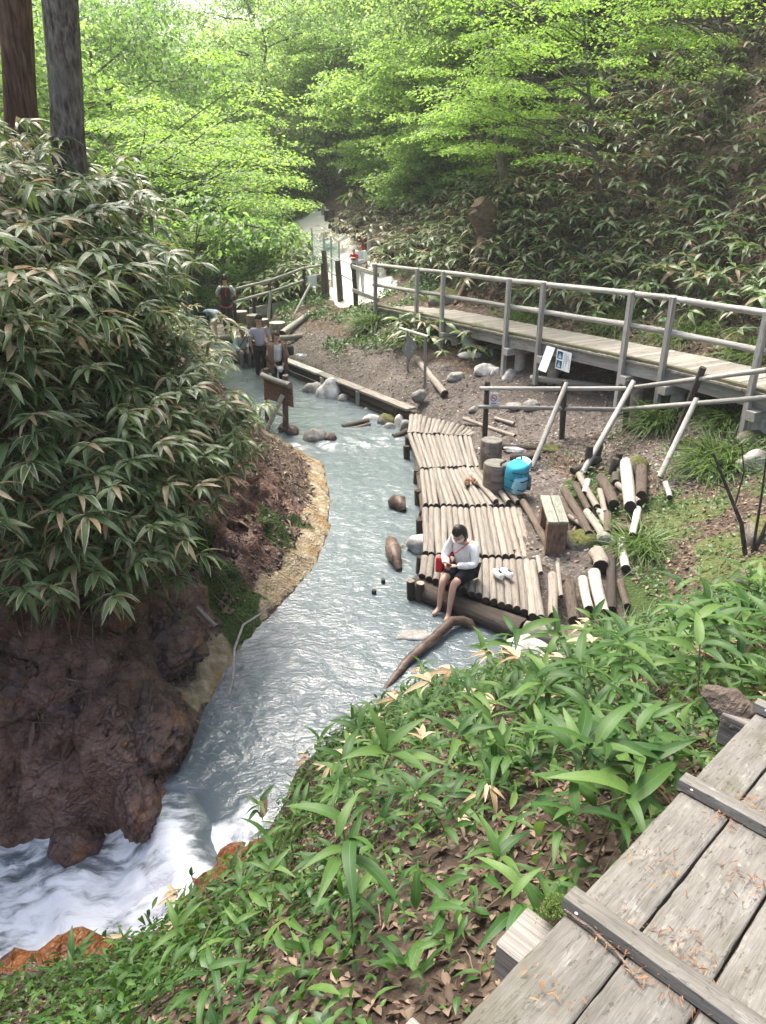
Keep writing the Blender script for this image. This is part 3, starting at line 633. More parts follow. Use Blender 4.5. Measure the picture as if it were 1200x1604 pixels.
m = Mt('moss cushion'); v = m.obj(); nz = m.noise(v, 60, 4)
M['moss'] = m.done(m.ramp(nz, (.3, (.02, .045, .006)), (.6, (.07, .13, .015)), (.8, (.16, .22, .04))), .95, m.bump(nz, 1, .02), .1)
mb = MB()
for k in range(9):
    pass
nn = 700; P_ = np.array([wp(random.gauss(-.685, .018), random.gauss(-.026, .013), random.uniform(-.04, .006)) for _ in range(nn)])
M['moss_leaf'] = mat_leaf('moss leaf', (.03, .055, .008), (.07, .115, .018), (.15, .19, .04), None, None, 0, .9, .2)
tag(add_mesh('moss_tuft', leaf_mesh('moss_tuft', batch(leaf_tpl(1, .35, .3, .3, 2), P_, rotmats(rng.random(nn) * 6.28, -rng.uniform(.2, 1.4, nn), rng.normal(0, .3, nn)), rng.uniform(.005, .013, nn)), M['moss_leaf'])), 'small bright green moss tuft at the end of the near walkway batten', 'moss')

# ------------------------------------------------------------------ log deck
def q4(Q, u, v):
    fl, nl, nr, fr = [Vector((*p, 0)) for p in Q]; return (fl.lerp(fr, u)).lerp(nl.lerp(nr, u), v)
deck = thing('log_deck', (1.3, 10.5, .1), 'deck of pale peeled logs laid side by side beside the stream', 'deck')
rows = [([(.56, 14.88), (.47, 13.68), (1.66, 13.42), (1.92, 13.80)], 15), ([(.48, 13.60), (.63, 11.80), (1.66, 11.90), (1.70, 13.40)], 14),
        ([(.64, 11.72), (.60, 10.28), (1.95, 10.30), (1.70, 11.84)], 15), ([(.60, 10.20), (.53, 8.78), (2.02, 8.64), (2.12, 10.22)], 17),
        ([(.52, 8.70), (.45, 8.22), (1.86, 7.20), (2.03, 8.56)], 17)]
for ri, (Q, n) in enumerate(rows):
    wdt = (q4(Q, 1, .5) - q4(Q, 0, .5)).length / n
    for k in range(n):
        u = (k + .5) / n
        a = q4(Q, u, random.uniform(-.015, .015)); b = q4(Q, u, 1 + random.uniform(-.02, .02)); z = .315 + random.uniform(-.008, .008) - .01 * ri
        a.z = z; b.z = z - .008; r = wdt * random.uniform(.48, .57)
        o = log('log', a, b, r, 'split' if (ri == 3 and k in (12, 14, 15)) or (ri == 4 and k in (13, 15)) else 'deck_log', 'log_end', deck, rz=random.uniform(.042, .056))
for a, b in (((.62, 14.75), (.62, 8.6)), ((1.1, 14.6), (1.1, 8.0)), ((1.75, 13.4), (1.75, 7.6))):
    log('joist', (a[0], a[1], .2), (b[0], b[1], .19), .055, 'beam', 'log_end', deck)
for y0, (x0, x1) in ((13.64, (.44, 1.75)), (11.76, (.58, 1.75)), (10.24, (.55, 2.1)), (8.72, (.48, 2.05))):
    log('cross_beam', (x0, y0, .215), (x1, y0 - .02, .21), .05, 'beam', 'log_end', deck)
log('edge_beam', (.42, 8.27, .09), (1.62, 7.22, .08), .15, 'beam', 'log_end', deck, var=1)
for p in ((.37, 8.10), (.47, 8.04)): log('pile', (p[0], p[1], -.5), (p[0] - .01, p[1], .27), .055, 'beam', 'split', deck)
for p in ((.5, 8.75), (.56, 9.9), (.56, 11.0), (.58, 11.9), (.45, 13.1), (.5, 13.7)): log('pile', (p[0], p[1], -.5), (p[0], p[1], .26), .06, 'beam', 'log_end', deck)
fw = 'loose cut logs beside the deck'
def logthing(A, B, r, bark, label, end='log_end', group='cut firewood logs lying on the slope', cat='log', name='cut_log', var=None, sag=0):
    return tag(log(name, A, B, r, bark, end, None, var), label, cat, group)
# half-set logs and slabs that run on past the deck
for A, B, r, bk, lb in (
    ((1.50, 11.3, .40), (1.72, 10.32, .36), .05, 'split', 'pale split slab on the deck beside the two brown sandals'),
    ((1.95, 10.62, .40), (2.07, 10.28, .37), .05, 'split', 'short pale split slab on the deck right below the blue backpack'),
    ((1.83, 10.68, .38), (1.93, 10.30, .36), .045, 'split', 'short pale slab between the stool and the blue backpack'),
    ((2.12, 10.25, .40), (2.25, 8.68, .37), .055, 'bark', 'long bark covered log along the deck edge beside the bench'),
    ((2.09, 7.98, .42), (1.95, 7.12, .36), .06, 'split', 'split grey log touching the right corner of the deck'),
    ((2.22, 8.22, .44), (2.10, 7.5, .40), .026, 'split', 'thin pale split stick lying on the loose logs next to the deck'),
    ((2.28, 7.76, .42), (2.14, 7.03, .37), .068, 'bark', 'brown log with dark sawn end, second in the row past the deck'),
    ((2.45, 7.84, .44), (2.35, 7.21, .40), .058, 'birch', 'white birch log in the row past the deck corner'),
    ((2.62, 7.95, .46), (2.49, 7.12, .40), .075, 'birch', 'thick mottled birch log next to the dark end log of the row'),
    ((2.92, 8.44, .52), (2.62, 7.16, .43), .055, 'dark_post', 'long dark grey log closing the row past the deck'),
    ((2.73, 8.34, .55), (2.69, 8.02, .52), .095, 'split', 'stubby thick log chunk with orange wood behind the birch logs'),
    ((2.02, 6.99, .30), (2.0, 6.7, .26), .05, 'bark', 'short brown log end poking out below the loose row'),
    ((1.66, 7.18, .16), (2.36, 6.70, .22), .12, 'old_timber', 'big frayed grey trunk piece at the end of the dark edge beam')):
    logthing(A, B, r, bk, lb, group=fw)
for A, B, r, bk, lb in (
    ((2.72, 10.2, .62), (2.72, 8.74, .60), .058, 'bark', 'longest brown log of the firewood spread, nearest the bench'),
    ((2.91, 10.4, .62), (2.93, 9.5, .60), .048, 'bark', 'ringed brown log just right of the longest firewood log'),
    ((3.08, 10.75, .64), (3.03, 9.55, .62), .05, 'split', 'pale barkless log running parallel behind the ringed brown one'),
    ((2.87, 9.45, .60), (2.90, 8.76, .58), .055, 'split', 'pale orange split log with dark end below the ringed brown log'),
    ((3.37, 10.58, .66), (3.27, 9.56, .66), .077, 'bark', 'thick cracked grey log in the middle of the firewood spread'),
    ((3.22, 10.12, .64), (3.11, 9.34, .63), .042, 'split', 'slim pale log left against the thick cracked grey log'),
    ((3.03, 9.42, .62), (3.04, 8.96, .60), .045, 'birch', 'short whitish log in front of the slim pale one'),
    ((3.83, 10.85, .80), (3.42, 9.34, .72), .088, 'birch', 'thick pale birch log with dark hollow looking end'),
    ((3.98, 10.55, .82), (3.66, 9.62, .76), .08, 'bark', 'grey log with round dark end right of the thick birch log'),
    ((3.55, 9.38, .68), (3.28, 8.65, .62), .05, 'birch', 'pale lichen spotted log lying below the thick birch log'),
    ((3.15, 8.66, .55), (2.99, 8.0, .50), .058, 'birch', 'white birch log half hidden by the bright grass clump'),
    ((3.62, 10.62, .68), (3.5, 10.3, .68), .06, 'dark_post', 'short dark log behind the thick cracked grey one'),
    ((3.02, 11.0, .6), (3.55, 11.35, .66), .06, 'dark_post', 'dark fallen branch log lying under the brown slanted brace')):
    logthing(A, B, r, bk, lb)
for A, B, r, bk, lb in (
    ((3.12, 10.45, .66), (2.98, 10.0, .63), .045, 'birch', 'short whitish log at the top left of the firewood spread'),
    ((3.48, 10.1, .74), (3.60, 9.5, .72), .045, 'split', 'thin pale split piece lying against the thick birch log'),
    ((3.18, 9.05, .57), (3.42, 8.86, .58), .05, 'bark', 'short brown log lying crosswise below the pale lichen spotted log'),
    ((2.78, 8.95, .56), (2.60, 9.35, .58), .035, 'split', 'splintered pale slat leaning beside the bench'),
    ((2.62, 9.75, .56), (2.66, 9.2, .56), .05, 'bark', 'dark brown log half sunk in the litter right of the bench'),
    ((3.1, 9.2, .68), (2.95, 8.72, .62), .052, 'bark', 'brown log lying on top of the lower firewood ends'),
    ((4.1, 9.9, .85), (4.0, 9.45, .82), .04, 'grey_wood', 'short silver grey stick at the right of the firewood spread'),
    ((2.88, 7.75, .46), (2.80, 7.25, .42), .045, 'bark', 'short brown log tucked behind the long dark grey log'),
    ((1.85, 6.98, .22), (2.3, 6.82, .26), .07, 'bark', 'brown log lying crosswise under the loose row'),
    ((2.0, 8.45, .42), (1.98, 8.05, .40), .03, 'split', 'short split stick at the inner corner of the deck')):
    logthing(A, B, r, bk, lb)
# log pieces used as stools
for (x, y, r, zb, zt), lb in (((1.83, 11.80, .185, .30, .84), 'tall cut log stool at the back of the deck'), ((1.78, 10.83, .20, .30, .80), 'cut log stool beside the blue backpack')):
    t = thing('log_stool', (x, y, zb), lb, 'stool', 'log stools on the deck')
    mb = MB(); mb.tube([(x, y, zb), (x, y, zb + .2), (x, y, zt - .012), (x, y, zt)], [r * 1.04, r, r * .99, r * .95], 18, 0, .02, False); so_ = mb.build('trunk_piece', M['stump_side'], t)
    mb = MB(); ring_ = [(x + r * .955 * math.cos(2 * math.pi * k / 18), y + r * .955 * math.sin(2 * math.pi * k / 18), zt + .001) for k in range(18)]; mb.add(ring_, [list(range(18))], 0, False)
    m = Mt('sawn stool top'); v = m.obj(); ln = m.n('VectorMath', {0: m.mapv(v, (1, 1, 0))}, operation='LENGTH').outputs['Value']
    wv_ = m.math('SINE', m.math('MULTIPLY', m.math('ADD', ln, m.math('MULTIPLY', m.noise(v, 6, 3), .05)), 230))
    cc = m.ramp(m.noise(v, 9, 5), (.3, (.085, .08, .068)), (.6, (.18, .172, .15)), (.8, (.28, .27, .24))); cc = m.mix(m.math('MULTIPLY', m.step(wv_, .2, 1), .3), cc, (.06, .055, .045))
    m.done(cc, .85, None, .3); mb.build('sawn_top', m.m, t)
    k_ = random.Random(4)
# bench
t = thing('short_bench', (2.25, 9.0, .35), 'small wooden bench with grey green board seat beside the deck', 'bench')
board('seat_board', (2.26, 9.46, .83), (2.20, 8.60, .83), .135, .035, 'bench_top', t); board('seat_board', (2.40, 9.46, .83), (2.34, 8.60, .83), .12, .035, 'bench_top', t)
board('leg_block', (2.27, 8.66, .30), (2.27, 8.66, .81), .26, .12, 'brown_wood', t, (0, 1, 0)); board('leg_block', (2.33, 9.38, .30), (2.33, 9.38, .81), .26, .12, 'brown_wood', t, (0, 1, 0))

# ------------------------------------------------------------------ plank along the foot bath
t = thing('edge_boardwalk', (-1, 17, .3), 'long pale plank seat on posts along the upper pool edge', 'plank seat')
A_, B_ = Vector((-2.62, 19.32, .43)), Vector((.60, 14.86, .43))
for k in range(3):
    a, b = A_.lerp(B_, k / 3 + .002), A_.lerp(B_, (k + 1) / 3 - .002); board('plank', a, b, .24, .05, 'deck_log' if k else 'rail_wood', t)
nrm = Vector((-.81, -.585, 0))
for u in (.06, .38, .50, .66, .92):
    p = A_.lerp(B_, u) + nrm * .10; board('post', (p.x, p.y, -.5), (p.x, p.y, .40), .09, .09, 'rail_wood' if u in (.38, .5, .66) else 'beam', t, (0, 1, 0))
log('edge_log', A_ + Vector((.06, .02, -.18)), B_ + Vector((.06, .02, -.16)), .1, 'beam', 'log_end', t)
log('edge_log', A_ + Vector((.0, .0, -.36)), B_ + Vector((.0, .0, -.36)), .1, 'beam', 'log_end', t)
log('mooring_log', (1.62, 14.25, .43), (2.45, 13.05, .46), .04, 'split', 'log_end', t)

# ------------------------------------------------------------------ the raised boardwalk
BW = [Vector(p) for p in ((-.15, 21.4, 1.41), (.92, 19.37, 1.535), (1.49, 18.29, 1.60), (2.69, 16.02, 1.725), (3.21, 15.04, 1.79), (4.29, 13.0, 1.91), (4.71, 12.2, 1.95), (5.50, 10.7, 1.98), (6.55, 8.7, 2.0), (7.6, 6.7, 2.0))]
lens = [0]
for a, b in zip(BW[:-1], BW[1:]): lens.append(lens[-1] + (b - a).length)
def bw(s):
    for i in range(len(BW) - 1):
        if s <= lens[i + 1] or i == len(BW) - 2:
            return BW[i].lerp(BW[i + 1], (s - lens[i]) / (lens[i + 1] - lens[i]))
def bwn(s):
    d = (bw(min(s + .9, lens[-1])) - bw(max(s - .9, 0))); d.z = 0; d.normalize(); return Vector((-d.y, d.x, 0)), d      # inward (hill side)
walk2 = thing('raised_boardwalk', bw(8), 'raised grey boardwalk on concrete piers below the wooded slope', 'boardwalk')
s_ = 0.0; k = 0
while s_ < lens[-1] - .1:
    nI, d = bwn(s_); p = bw(s_); z = Vector((0, 0, random.uniform(-.004, .004)))
    board('deck_plank', p - nI * .06 + z, p + nI * 1.28 + z, .128, .04, 'plank_deck' if 1 else '', walk2); s_ += .135; k += 1
for i in range(len(BW) - 1):
    nI = bwn((lens[i] + lens[i + 1]) / 2)[0]
    for off in (.05, 1.15): board('fascia_beam', BW[i] + nI * off + Vector((0, 0, -.135)), BW[i + 1] + nI * off + Vector((0, 0, -.135)), .07, .22, 'grey_wood', walk2)
    board('kerb_board', BW[i] + nI * .03 + Vector((0, 0, .045)), BW[i + 1] + nI * .03 + Vector((0, 0, .045)), .09, .045, 'moss_end', walk2)
for i, p in enumerate(BW[:9]):
    nI, d = bwn(lens[i]); ext = .46 if i else .0
    if i in (1, 3, 5, 7): base = p - nI * .07 + Vector((0, 0, -.62))
    else: base = p - nI * .07 + Vector((0, 0, -.42 if i else -.3))
    gz0 = float(gz(base.x, base.y))
    o = board('post', Vector((base.x, base.y, max(gz0 - .1, base.z - .45))), p - nI * .07 + Vector((0, 0, 1.17)), .09, .085, 'brown_wood' if 0 else 'grey_wood', walk2, (d.x, d.y, 0))
rt, rb = 1.13, .60
for i in range(len(BW) - 1):
    for h in (rt, rb):
        nI = bwn(lens[i])[0]; nJ = bwn(lens[i + 1])[0]; a = BW[i] + Vector((0, 0, h)); b = BW[i + 1] + Vector((0, 0, h))
        if i == 0: a = a.lerp(b, -.12)
        log('rail', a, b, .052, 'rail_wood', 'log_end', walk2)
for i in (2, 3, 4, 5, 6, 7, 8):
    p = BW[i]; nI, d = bwn(lens[i]); c0 = p + nI * .28 + d * .12
    mb = MB(); g = float(gz(c0.x, c0.y)); zt = p.z - .40
    if i == 7: mb.box((c0.x - .12, c0.y, zt - .1), (.34, .34, .5))
    else: mb.tube([(c0.x, c0.y, min(g, zt) - .3), (c0.x, c0.y, zt)], .115, 14)
    mb.build('pier', M['concrete'] if i != 5 else M['split'], walk2)
    board('cap_beam', p - nI * .14 + d * .12 + Vector((0, 0, -.325)), p + nI * 1.2 + d * .12 + Vector((0, 0, -.325)), .16, .15, 'grey_wood', walk2)
# notices hung on the boardwalk beam
s5 = lens[4] + .35; nI, d = bwn(s5)
M['paper'] = mat_plain('white laminated paper', (.72, .75, .76), .35, 0, 6, .06)
M['print_dark'] = mat_plain('printed grey ink', (.10, .13, .18), .5); M['print_blue'] = mat_plain('printed photo blue', (.06, .11, .2), .5, 0, 14, .9)
M['print_sky'] = mat_plain('printed photo pale blue', (.35, .5, .65), .5)
def sheet(s0, w, h, tilt, ztop, label, pics):
    p = bw(s0); nI, d = bwn(s0); q = p - nI * .10; t = thing('notice_sheet', (q.x, q.y, p.z + ztop), label, 'notice', 'notices hung on the boardwalk beam')
    dn = (Vector((0, 0, -1)) * math.cos(tilt) - nI * math.sin(tilt)); o = q + Vector((0, 0, ztop)); nf = d.cross(dn) * (1 if d.cross(dn).dot(-nI) > 0 else -1)
    def P_(u, v_, e): return o + d * (u * w) + dn * (v_ * h) + nf * e
    mb = MB(); V = [P_(u, v_, e) for e in (0, .004) for u, v_ in ((0, 0), (1, 0), (1, 1), (0, 1))]; mb.add(V, [(0, 1, 2, 3), (4, 5, 6, 7), (0, 1, 5, 4), (1, 2, 6, 5), (2, 3, 7, 6), (3, 0, 4, 7)], 0, False); mb.build('page', M['paper'], t)
    mb = MB()
    def rect(u0, v0, u1, v1, mi): mb.add([P_(u0, v0, .0055), P_(u1, v0, .0055), P_(u1, v1, .0055), P_(u0, v1, .0055)], [(0, 1, 2, 3)], mi, False)
    if pics:
        for v0 in (.08, .54):
            rect(.06, v0, .44, v0 + .38, 0); mb.add([P_(.13, v0 + .34, .0065), P_(.37, v0 + .34, .0065), P_(.24, v0 + .07, .0065)], [(0, 1, 2)], 1, False)
        for k, (u, a, b) in enumerate(((.54, .1, .9), (.62, .1, .6), (.68, .14, .8), (.74, .2, .62), (.82, .1, .5), (.9, .34, .92))):
            n_ = 8
            for j in range(n_):
                a0 = a + (b - a) * j / n_; rect(u, a0, u + .03, a0 + (b - a) / n_ * .62, 2)
    else:
        for k in range(11):
            for j in range(5):
                if (k * 3 + j * 7) % 6: rect(.10 + .16 * j, .10 + .065 * k, .10 + .16 * j + .11, .10 + .065 * k + .018, 3)
    mb.build('print', [M['print_blue'], M['print_sky'], M['print_dark'], mat_plain('pale grey print', (.5, .54, .58), .5)], t)
sheet(s5 - .05, .25, .50, .35, -.02, 'plain white page of small print hung on the boardwalk beam', False)
sheet(s5 + .27, .42, .38, .05, -.04, 'white notice with two blue photos hung on the boardwalk beam', True)
# things lying under the boardwalk
t = thing('bucket', (1.95, 17.9, 1.05), 'pale grey green plastic bucket tipped over under the boardwalk', 'bucket')
ax = Vector((.25, -.35, -.75)).normalized(); c0 = Vector((2.0, 17.85, 1.34)); mb = MB()
mb.tube([c0, c0 + ax * .04, c0 + ax * .30], [.13, .14, .175], 18, 0, 0, False); mb.add([c0 + Vector((0, 0, 0))], [], 0); mb.build('pail', mat_plain('grey green plastic', (.36, .42, .38), .5), t)
mb = MB(); mb.tube([c0 + ax * .27, c0 + ax * .31], [.186, .186], 18, 0, 0, False); mb.ell(c0, (.128, .128, .01), ax.to_track_quat('Z', 'Y').to_matrix(), 14, 4); mb.build('rim', mat_plain('grey green plastic rim', (.42, .48, .44), .5), t)
me = blob_mesh('sack', mat_plain('crumpled white sheeting', (.55, .54, .50), .8, 0, 12, .25), 61, 3, .3, (.30, .16, .09)); tag(add_mesh('sack', me, loc=(2.05, 17.35, .98)), 'crumpled off white sheet of sacking under the boardwalk beside the bucket', 'sacking')
# ------------------------------------------------------------------ pole fence beside the path
t = thing('pole_fence', (3.2, 12.6, .6), 'low pole fence of dark posts and grey rails in front of the boardwalk', 'fence')
for (x, y, z0, x1, y1, z1) in ((1.92, 13.15, .3, 1.86, 13.0, 1.52), (3.22, 12.6, .4, 3.14, 12.6, 1.64), (4.26, 12.3, .45, 4.2, 12.45, 1.68), (4.58, 11.2, .7, 4.81, 11.0, 2.27)):
    log('post', (x, y, z0), (x1, y1, z1), .05, 'dark_post', 'log_end', t)
for pts in (((1.74, 12.93, 1.41), (4.22, 12.42, 1.55)), ((4.22, 12.42, 1.56), (4.83, 10.96, 2.11), (5.3, 10.1, 2.46), (6.0, 8.9, 2.75)), ((1.72, 12.93, 1.07), (4.22, 12.36, 1.19)), ((4.22, 12.36, 1.20), (4.70, 11.06, 1.68), (5.38, 10.05, 2.08), (6.1, 8.9, 2.35))):
    for a, b in zip(pts[:-1], pts[1:]): log('rail', a, b, .038, 'rail_wood' if a[0] < 2 else 'grey_wood', 'log_end', t)
log('brace', (2.49, 11.55, .45), (3.18, 12.52, 1.62), .042, 'rail_wood', 'split', t); log('brace', (4.13, 10.25, .8), (4.79, 10.95, 1.80), .042, 'rail_wood', 'split', t)
log('brace', (3.11, 10.9, .5), (4.28, 12.36, 1.68), .048, 'grey_wood', 'log_end', t)
tt = thing('smoking_sign', (1.99, 12.9, .98), 'small white no smoking plaque on the first fence post', 'sign')
mb = MB(); mb.box((1.99, 12.91, 1.22), (.15, .012, .22)); mb.build('plaque', M['paper'], tt)
M['red'] = mat_plain('red paint', (.50, .03, .03), .45); M['black'] = mat_plain('black print', (.02, .02, .02), .5)
mb = MB(); n = 20
V = []
for k in range(n):
    a = 2 * math.pi * k / n
    for r in (.048, .06): V.append((1.99 + r * math.cos(a), 12.9025, 1.24 + r * math.sin(a)))
mb.add(V, [(2 * k, 2 * k + 1, (2 * k + 3) % (2 * n), (2 * k + 2) % (2 * n)) for k in range(n)], 0, False)
mb.box((1.99, 12.9015, 1.24), (.105, .002, .012), Euler((0, R(45), 0)).to_matrix()); mb.build('prohibition_ring', M['red'], tt)
mb = MB(); mb.box((1.985, 12.9035, 1.24), (.07, .002, .012)); mb.box((1.99, 12.9035, 1.145), (.09, .002, .012)); mb.build('print', M['black'], tt)
# ------------------------------------------------------------------ boards and signs
t = thing('water_signboard', (-2.1, 14.7, 0), 'brown signboard seen from behind on two posts standing in the stream', 'signboard')
log('post', (-2.03, 14.62, -.6), (-1.95, 14.45, 1.26), .062, 'brown_wood', 'split', t); log('post', (-2.50, 15.2, -.6), (-2.42, 15.05, 1.24), .06, 'brown_wood', 'log_end', t)
a, b = Vector((-2.52, 14.95, 0)), Vector((-1.74, 14.28, 0))
for k in range(4): board('board', a + Vector((.06, .05, 1.05 - .118 * k)), b + Vector((-.06, .05, 1.05 - .118 * k)), .03, .115, 'brown_wood', t)
log('top_rail', a + Vector((.05, -.03, 1.14)), b + Vector((-.1, -.03, 1.10)), .06, 'grey_wood', 'split', t)
log('brace', (-2.50, 14.45, -.1), (-2.0, 14.40, .86), .045, 'grey_wood', 'split', t); log('cross_rail', (-2.46, 14.98, .44), (-2.0, 14.5, .40), .04, 'grey_wood', 'split', t)
t = thing('hanging_board', (.8, 17, .45), 'dark grey notice board hanging askew from a thin post frame', 'sign')
log('post', (.60, 17.5, .2), (.57, 17.25, 1.55), .035, 'grey_wood', 'log_end', t); log('post', (.96, 16.3, .2), (.91, 16.05, 1.70), .035, 'grey_wood', 'log_end', t); log('rail', (.40, 17.5, 1.58), (.97, 15.85, 1.72), .035, 'grey_wood', 'log_end', t)
a, b, c_, d_ = Vector((.59, 16.78, 1.56)), Vector((.76, 16.45, 1.38)), Vector((.58, 16.6, 1.02)), Vector((.42, 16.95, 1.20))
nf = (b - a).cross(d_ - a).normalized(); nf = nf if nf.y < 0 else -nf
mb = MB(); V = [p - nf * e for e in (0, .02) for p in (a, b, c_, d_)]; mb.add(V, [(0, 1, 2, 3), (4, 5, 6, 7), (0, 1, 5, 4), (1, 2, 6, 5), (2, 3, 7, 6), (3, 0, 4, 7)], 0, False); mb.build('board', mat_plain('slate grey board', (.09, .10, .105), .35), t)
mb = MB()
for k in range(5):
    v0 = .22 + k * .12; p = a.lerp(d_, v0); q = b.lerp(c_, v0)
    for j in range(9):
        if (j + k) % 5 != 4: u0 = .14 + j * .08; mb.add([p.lerp(q, u0) + nf * .002, p.lerp(q, u0 + .05) + nf * .002, a.lerp(d_, v0 + .035).lerp(b.lerp(c_, v0 + .035), u0 + .05) + nf * .002, a.lerp(d_, v0 + .035).lerp(b.lerp(c_, v0 + .035), u0) + nf * .002], [(0, 1, 2, 3)], 0, False)
mb.build('lettering', mat_plain('pale lettering', (.42, .43, .43), .5), t)
mb = MB(); mb.tube([a, a + Vector((0, -.03, .12)), Vector((.68, 16.66, 1.70))], .006, 5); mb.build('cord', M['paper'], t)
# ------------------------------------------------------------------ far end: second deck, fences, gate, path wall
t = thing('far_log_deck', (-5, 24, .2), 'small far log deck where the hiker with the backpack stands', 'deck')
Q = [(-6.0, 25.3), (-5.05, 22.6), (-4.55, 22.8), (-4.9, 25.9)]
for k in range(12):
    u = (k + .5) / 12; a = Vector((-6.0, 25.3, .27)).lerp(Vector((-5.1, 22.6, .27)), u); b = Vector((-4.85, 25.9, .27)).lerp(Vector((-4.1, 22.9, .27)), u); log('log', a, b, .105, 'deck_log', 'log_end', t)
for A_, r in (((-4.62, 24.4), .24), ((-4.08, 23.75), .235), ((-3.75, 23.35), .2), ((-3.22, 22.82), .25)):
    x, y = A_; lb = {-4.62: 'leftmost far log stool beside the hiker with the backpack', -4.08: 'second far log stool from the hiker', -3.75: 'smallest far log stool, third from the hiker', -3.22: 'far log stool nearest the pale plank'}[x]
    zt = .78 if x < -4 else .72
    s_ = thing('far_log_stool', (x, y, .1), lb, 'stool', 'log stools by the far deck'); mb = MB(); mb.tube([(x, y, .0), (x, y, zt - .02), (x, y, zt)], [r * 1.08, r, r * .96], 16, 0, .025, False); mb.build('trunk_piece', M['stump_side'], s_)
    mb = MB(); mb.add([(x + r * .97 * math.cos(2 * math.pi * k / 16), y + r * .97 * math.sin(2 * math.pi * k / 16), zt + .002) for k in range(16)], [list(range(16))], 0, False); mb.build('sawn_top', M['grey_wood'], s_)
logthing((-2.95, 22.0, .55), (-2.3, 23.6, .85), .10, 'rail_wood', 'pale plank like log leaning on the grassy bank behind the stools', group='pale logs by the far stools')
logthing((-3.0, 21.6, .5), (-2.35, 21.75, .52), .09, 'split', 'short pale log lying on the path beside the far stools', 'split', group='pale logs by the far stools')
t = thing('far_fence', (-3.6, 24.6, .3), 'far pole fence with two rails rising to the gate posts', 'fence')
for (x, y, zb, zt) in ((-4.72, 24.1, .1, 1.62), (-4.2, 24.6, .2, 1.62), (-3.66, 24.6, .2, 1.62), (-2.60, 25.3, .6, 2.1)): log('post', (x, y, zb), (x, y, zt), .055, 'dark_post', 'log_end', t)
for a, b in (((-4.75, 24.05, 1.50), (-3.6, 24.55, 1.72)), ((-3.6, 24.55, 1.72), (-2.55, 25.25, 2.02)), ((-2.55, 25.25, 2.02), (-1.9, 25.5, 2.08)), ((-4.75, 24.05, 1.12), (-3.6, 24.55, 1.36)), ((-3.6, 24.55, 1.36), (-2.6, 25.25, 1.62)), ((-2.55, 25.25, 1.72), (-1.9, 25.5, 1.78))): log('rail', a, b, .045, 'grey_wood', 'log_end', t)
log('brace', (-3.72, 24.1, .35), (-3.6, 24.5, 1.4), .05, 'rail_wood', 'split', t); log('brace', (-2.85, 24.2, .7), (-2.35, 24.9, 1.55), .045, 'rail_wood', 'split', t)
for a, b in (((-4.5, 25.5, .52), (-3.5, 26.2, .62)), ((-3.5, 26.2, .62), (-2.6, 26.8, .72))): board('edge_plank', a, b, .05, .36, 'rail_wood', t)
t = thing('white_plaque', (-2.35, 25.2, 1.3), 'small blank white plaque hung on the far fence by the gate posts', 'sign'); mb = MB(); mb.box((-2.32, 25.15, 1.62), (.30, .02, .34)); mb.build('plaque', M['paper'], t); mb = MB(); mb.box((-2.32, 25.13, 1.40), (.36, .04, .03)); mb.build('frame', M['grey_wood'], t)
t = thing('gate_fence', (-1.3, 24.2, 1.0), 'row of thick weathered posts with thin rails at the end of the path', 'fence')
GP = [(-1.86, 25.2, .9, 2.55, .085), (-1.36, 24.2, .8, 2.35, .095), (-.84, 23.3, 1.0, 2.38, .075)]
for x, y, zb, zt, r in GP: log('post', (x, y, zb), (x - .03, y, zt), r, 'bark' if r > .08 else 'dark_post', 'log_end', t)
log('post', (-1.96, 25.0, .9), (-1.97, 25.0, 2.2), .05, 'dark_post', 'log_end', t)
for (x0, y0, z0, *_), (x1, y1, z1, *_) in zip(GP[:-1], GP[1:]):
    for h in (.95, .5): log('rail', (x0, y0, 1.0 + h + .45), (x1, y1, 1.0 + h + .35), .02, 'grey_wood', 'log_end', t)
for h in (2.30, 1.62): board('rail', (-.92, 23.2, h), (-.12, 21.4, h - .02), .04, .11, 'grey_wood', t)
t = thing('net_fence', (-1.6, 26, 1.3), 'pale metal poles with green netting beside the white path', 'fence')
pl = [(-2.55, 28.2, 1.6), (-2.05, 27.2, 1.5), (-1.75, 26.4, 1.45), (-1.42, 25.3, 1.4)]
M['pole'] = mat_plain('pale galvanised pole', (.5, .52, .53), .4, .05)
for i, (x, y, z) in enumerate(pl): mb = MB(); mb.tube([(x, y, z - .2), (x, y, z + 1.45)], .035, 8); mb.build('pole', M['pole'], t)
m = Mt('green netting'); m.done((.10, .42, .34), .6, None, .3, .45); M['net'] = m.m
for i in range(3):
    mb = MB(); a, b = Vector(pl[i]), Vector(pl[i + 1])
    for k in range(12):
        u = k / 11; mb.tube([a.lerp(b, u) + Vector((0, 0, .35)), a.lerp(b, u) + Vector((0, 0, 1.3 - .15 * math.sin(math.pi * u)))], .007, 4, cap=False)
    for k in range(10):
        h = .35 + k * .1; mb.tube([a + Vector((0, 0, h)), a.lerp(b, .5) + Vector((0, 0, h - .04)), b + Vector((0, 0, h))], .007, 4, cap=False)
    mb.build('netting', M['net'], t)
t = thing('retaining_fence', (-1.4, 33, 2), 'dark timber retaining wall of upright posts along the far path', 'retaining wall')
RW = [(-4.6, 45.8), (-3.9, 43), (-3.3, 40.6), (-2.5, 37.5), (-1.6, 34), (-.85, 30.8), (-.3, 28.4), (.05, 26.6), (.35, 25.2)]
seg = [0]
for a, b in zip(RW[:-1], RW[1:]): seg.append(seg[-1] + math.dist(a, b))
def rw(s): return np.interp(s, seg, [p[0] for p in RW]), np.interp(s, seg, [p[1] for p in RW])
s_ = 0; i = 0
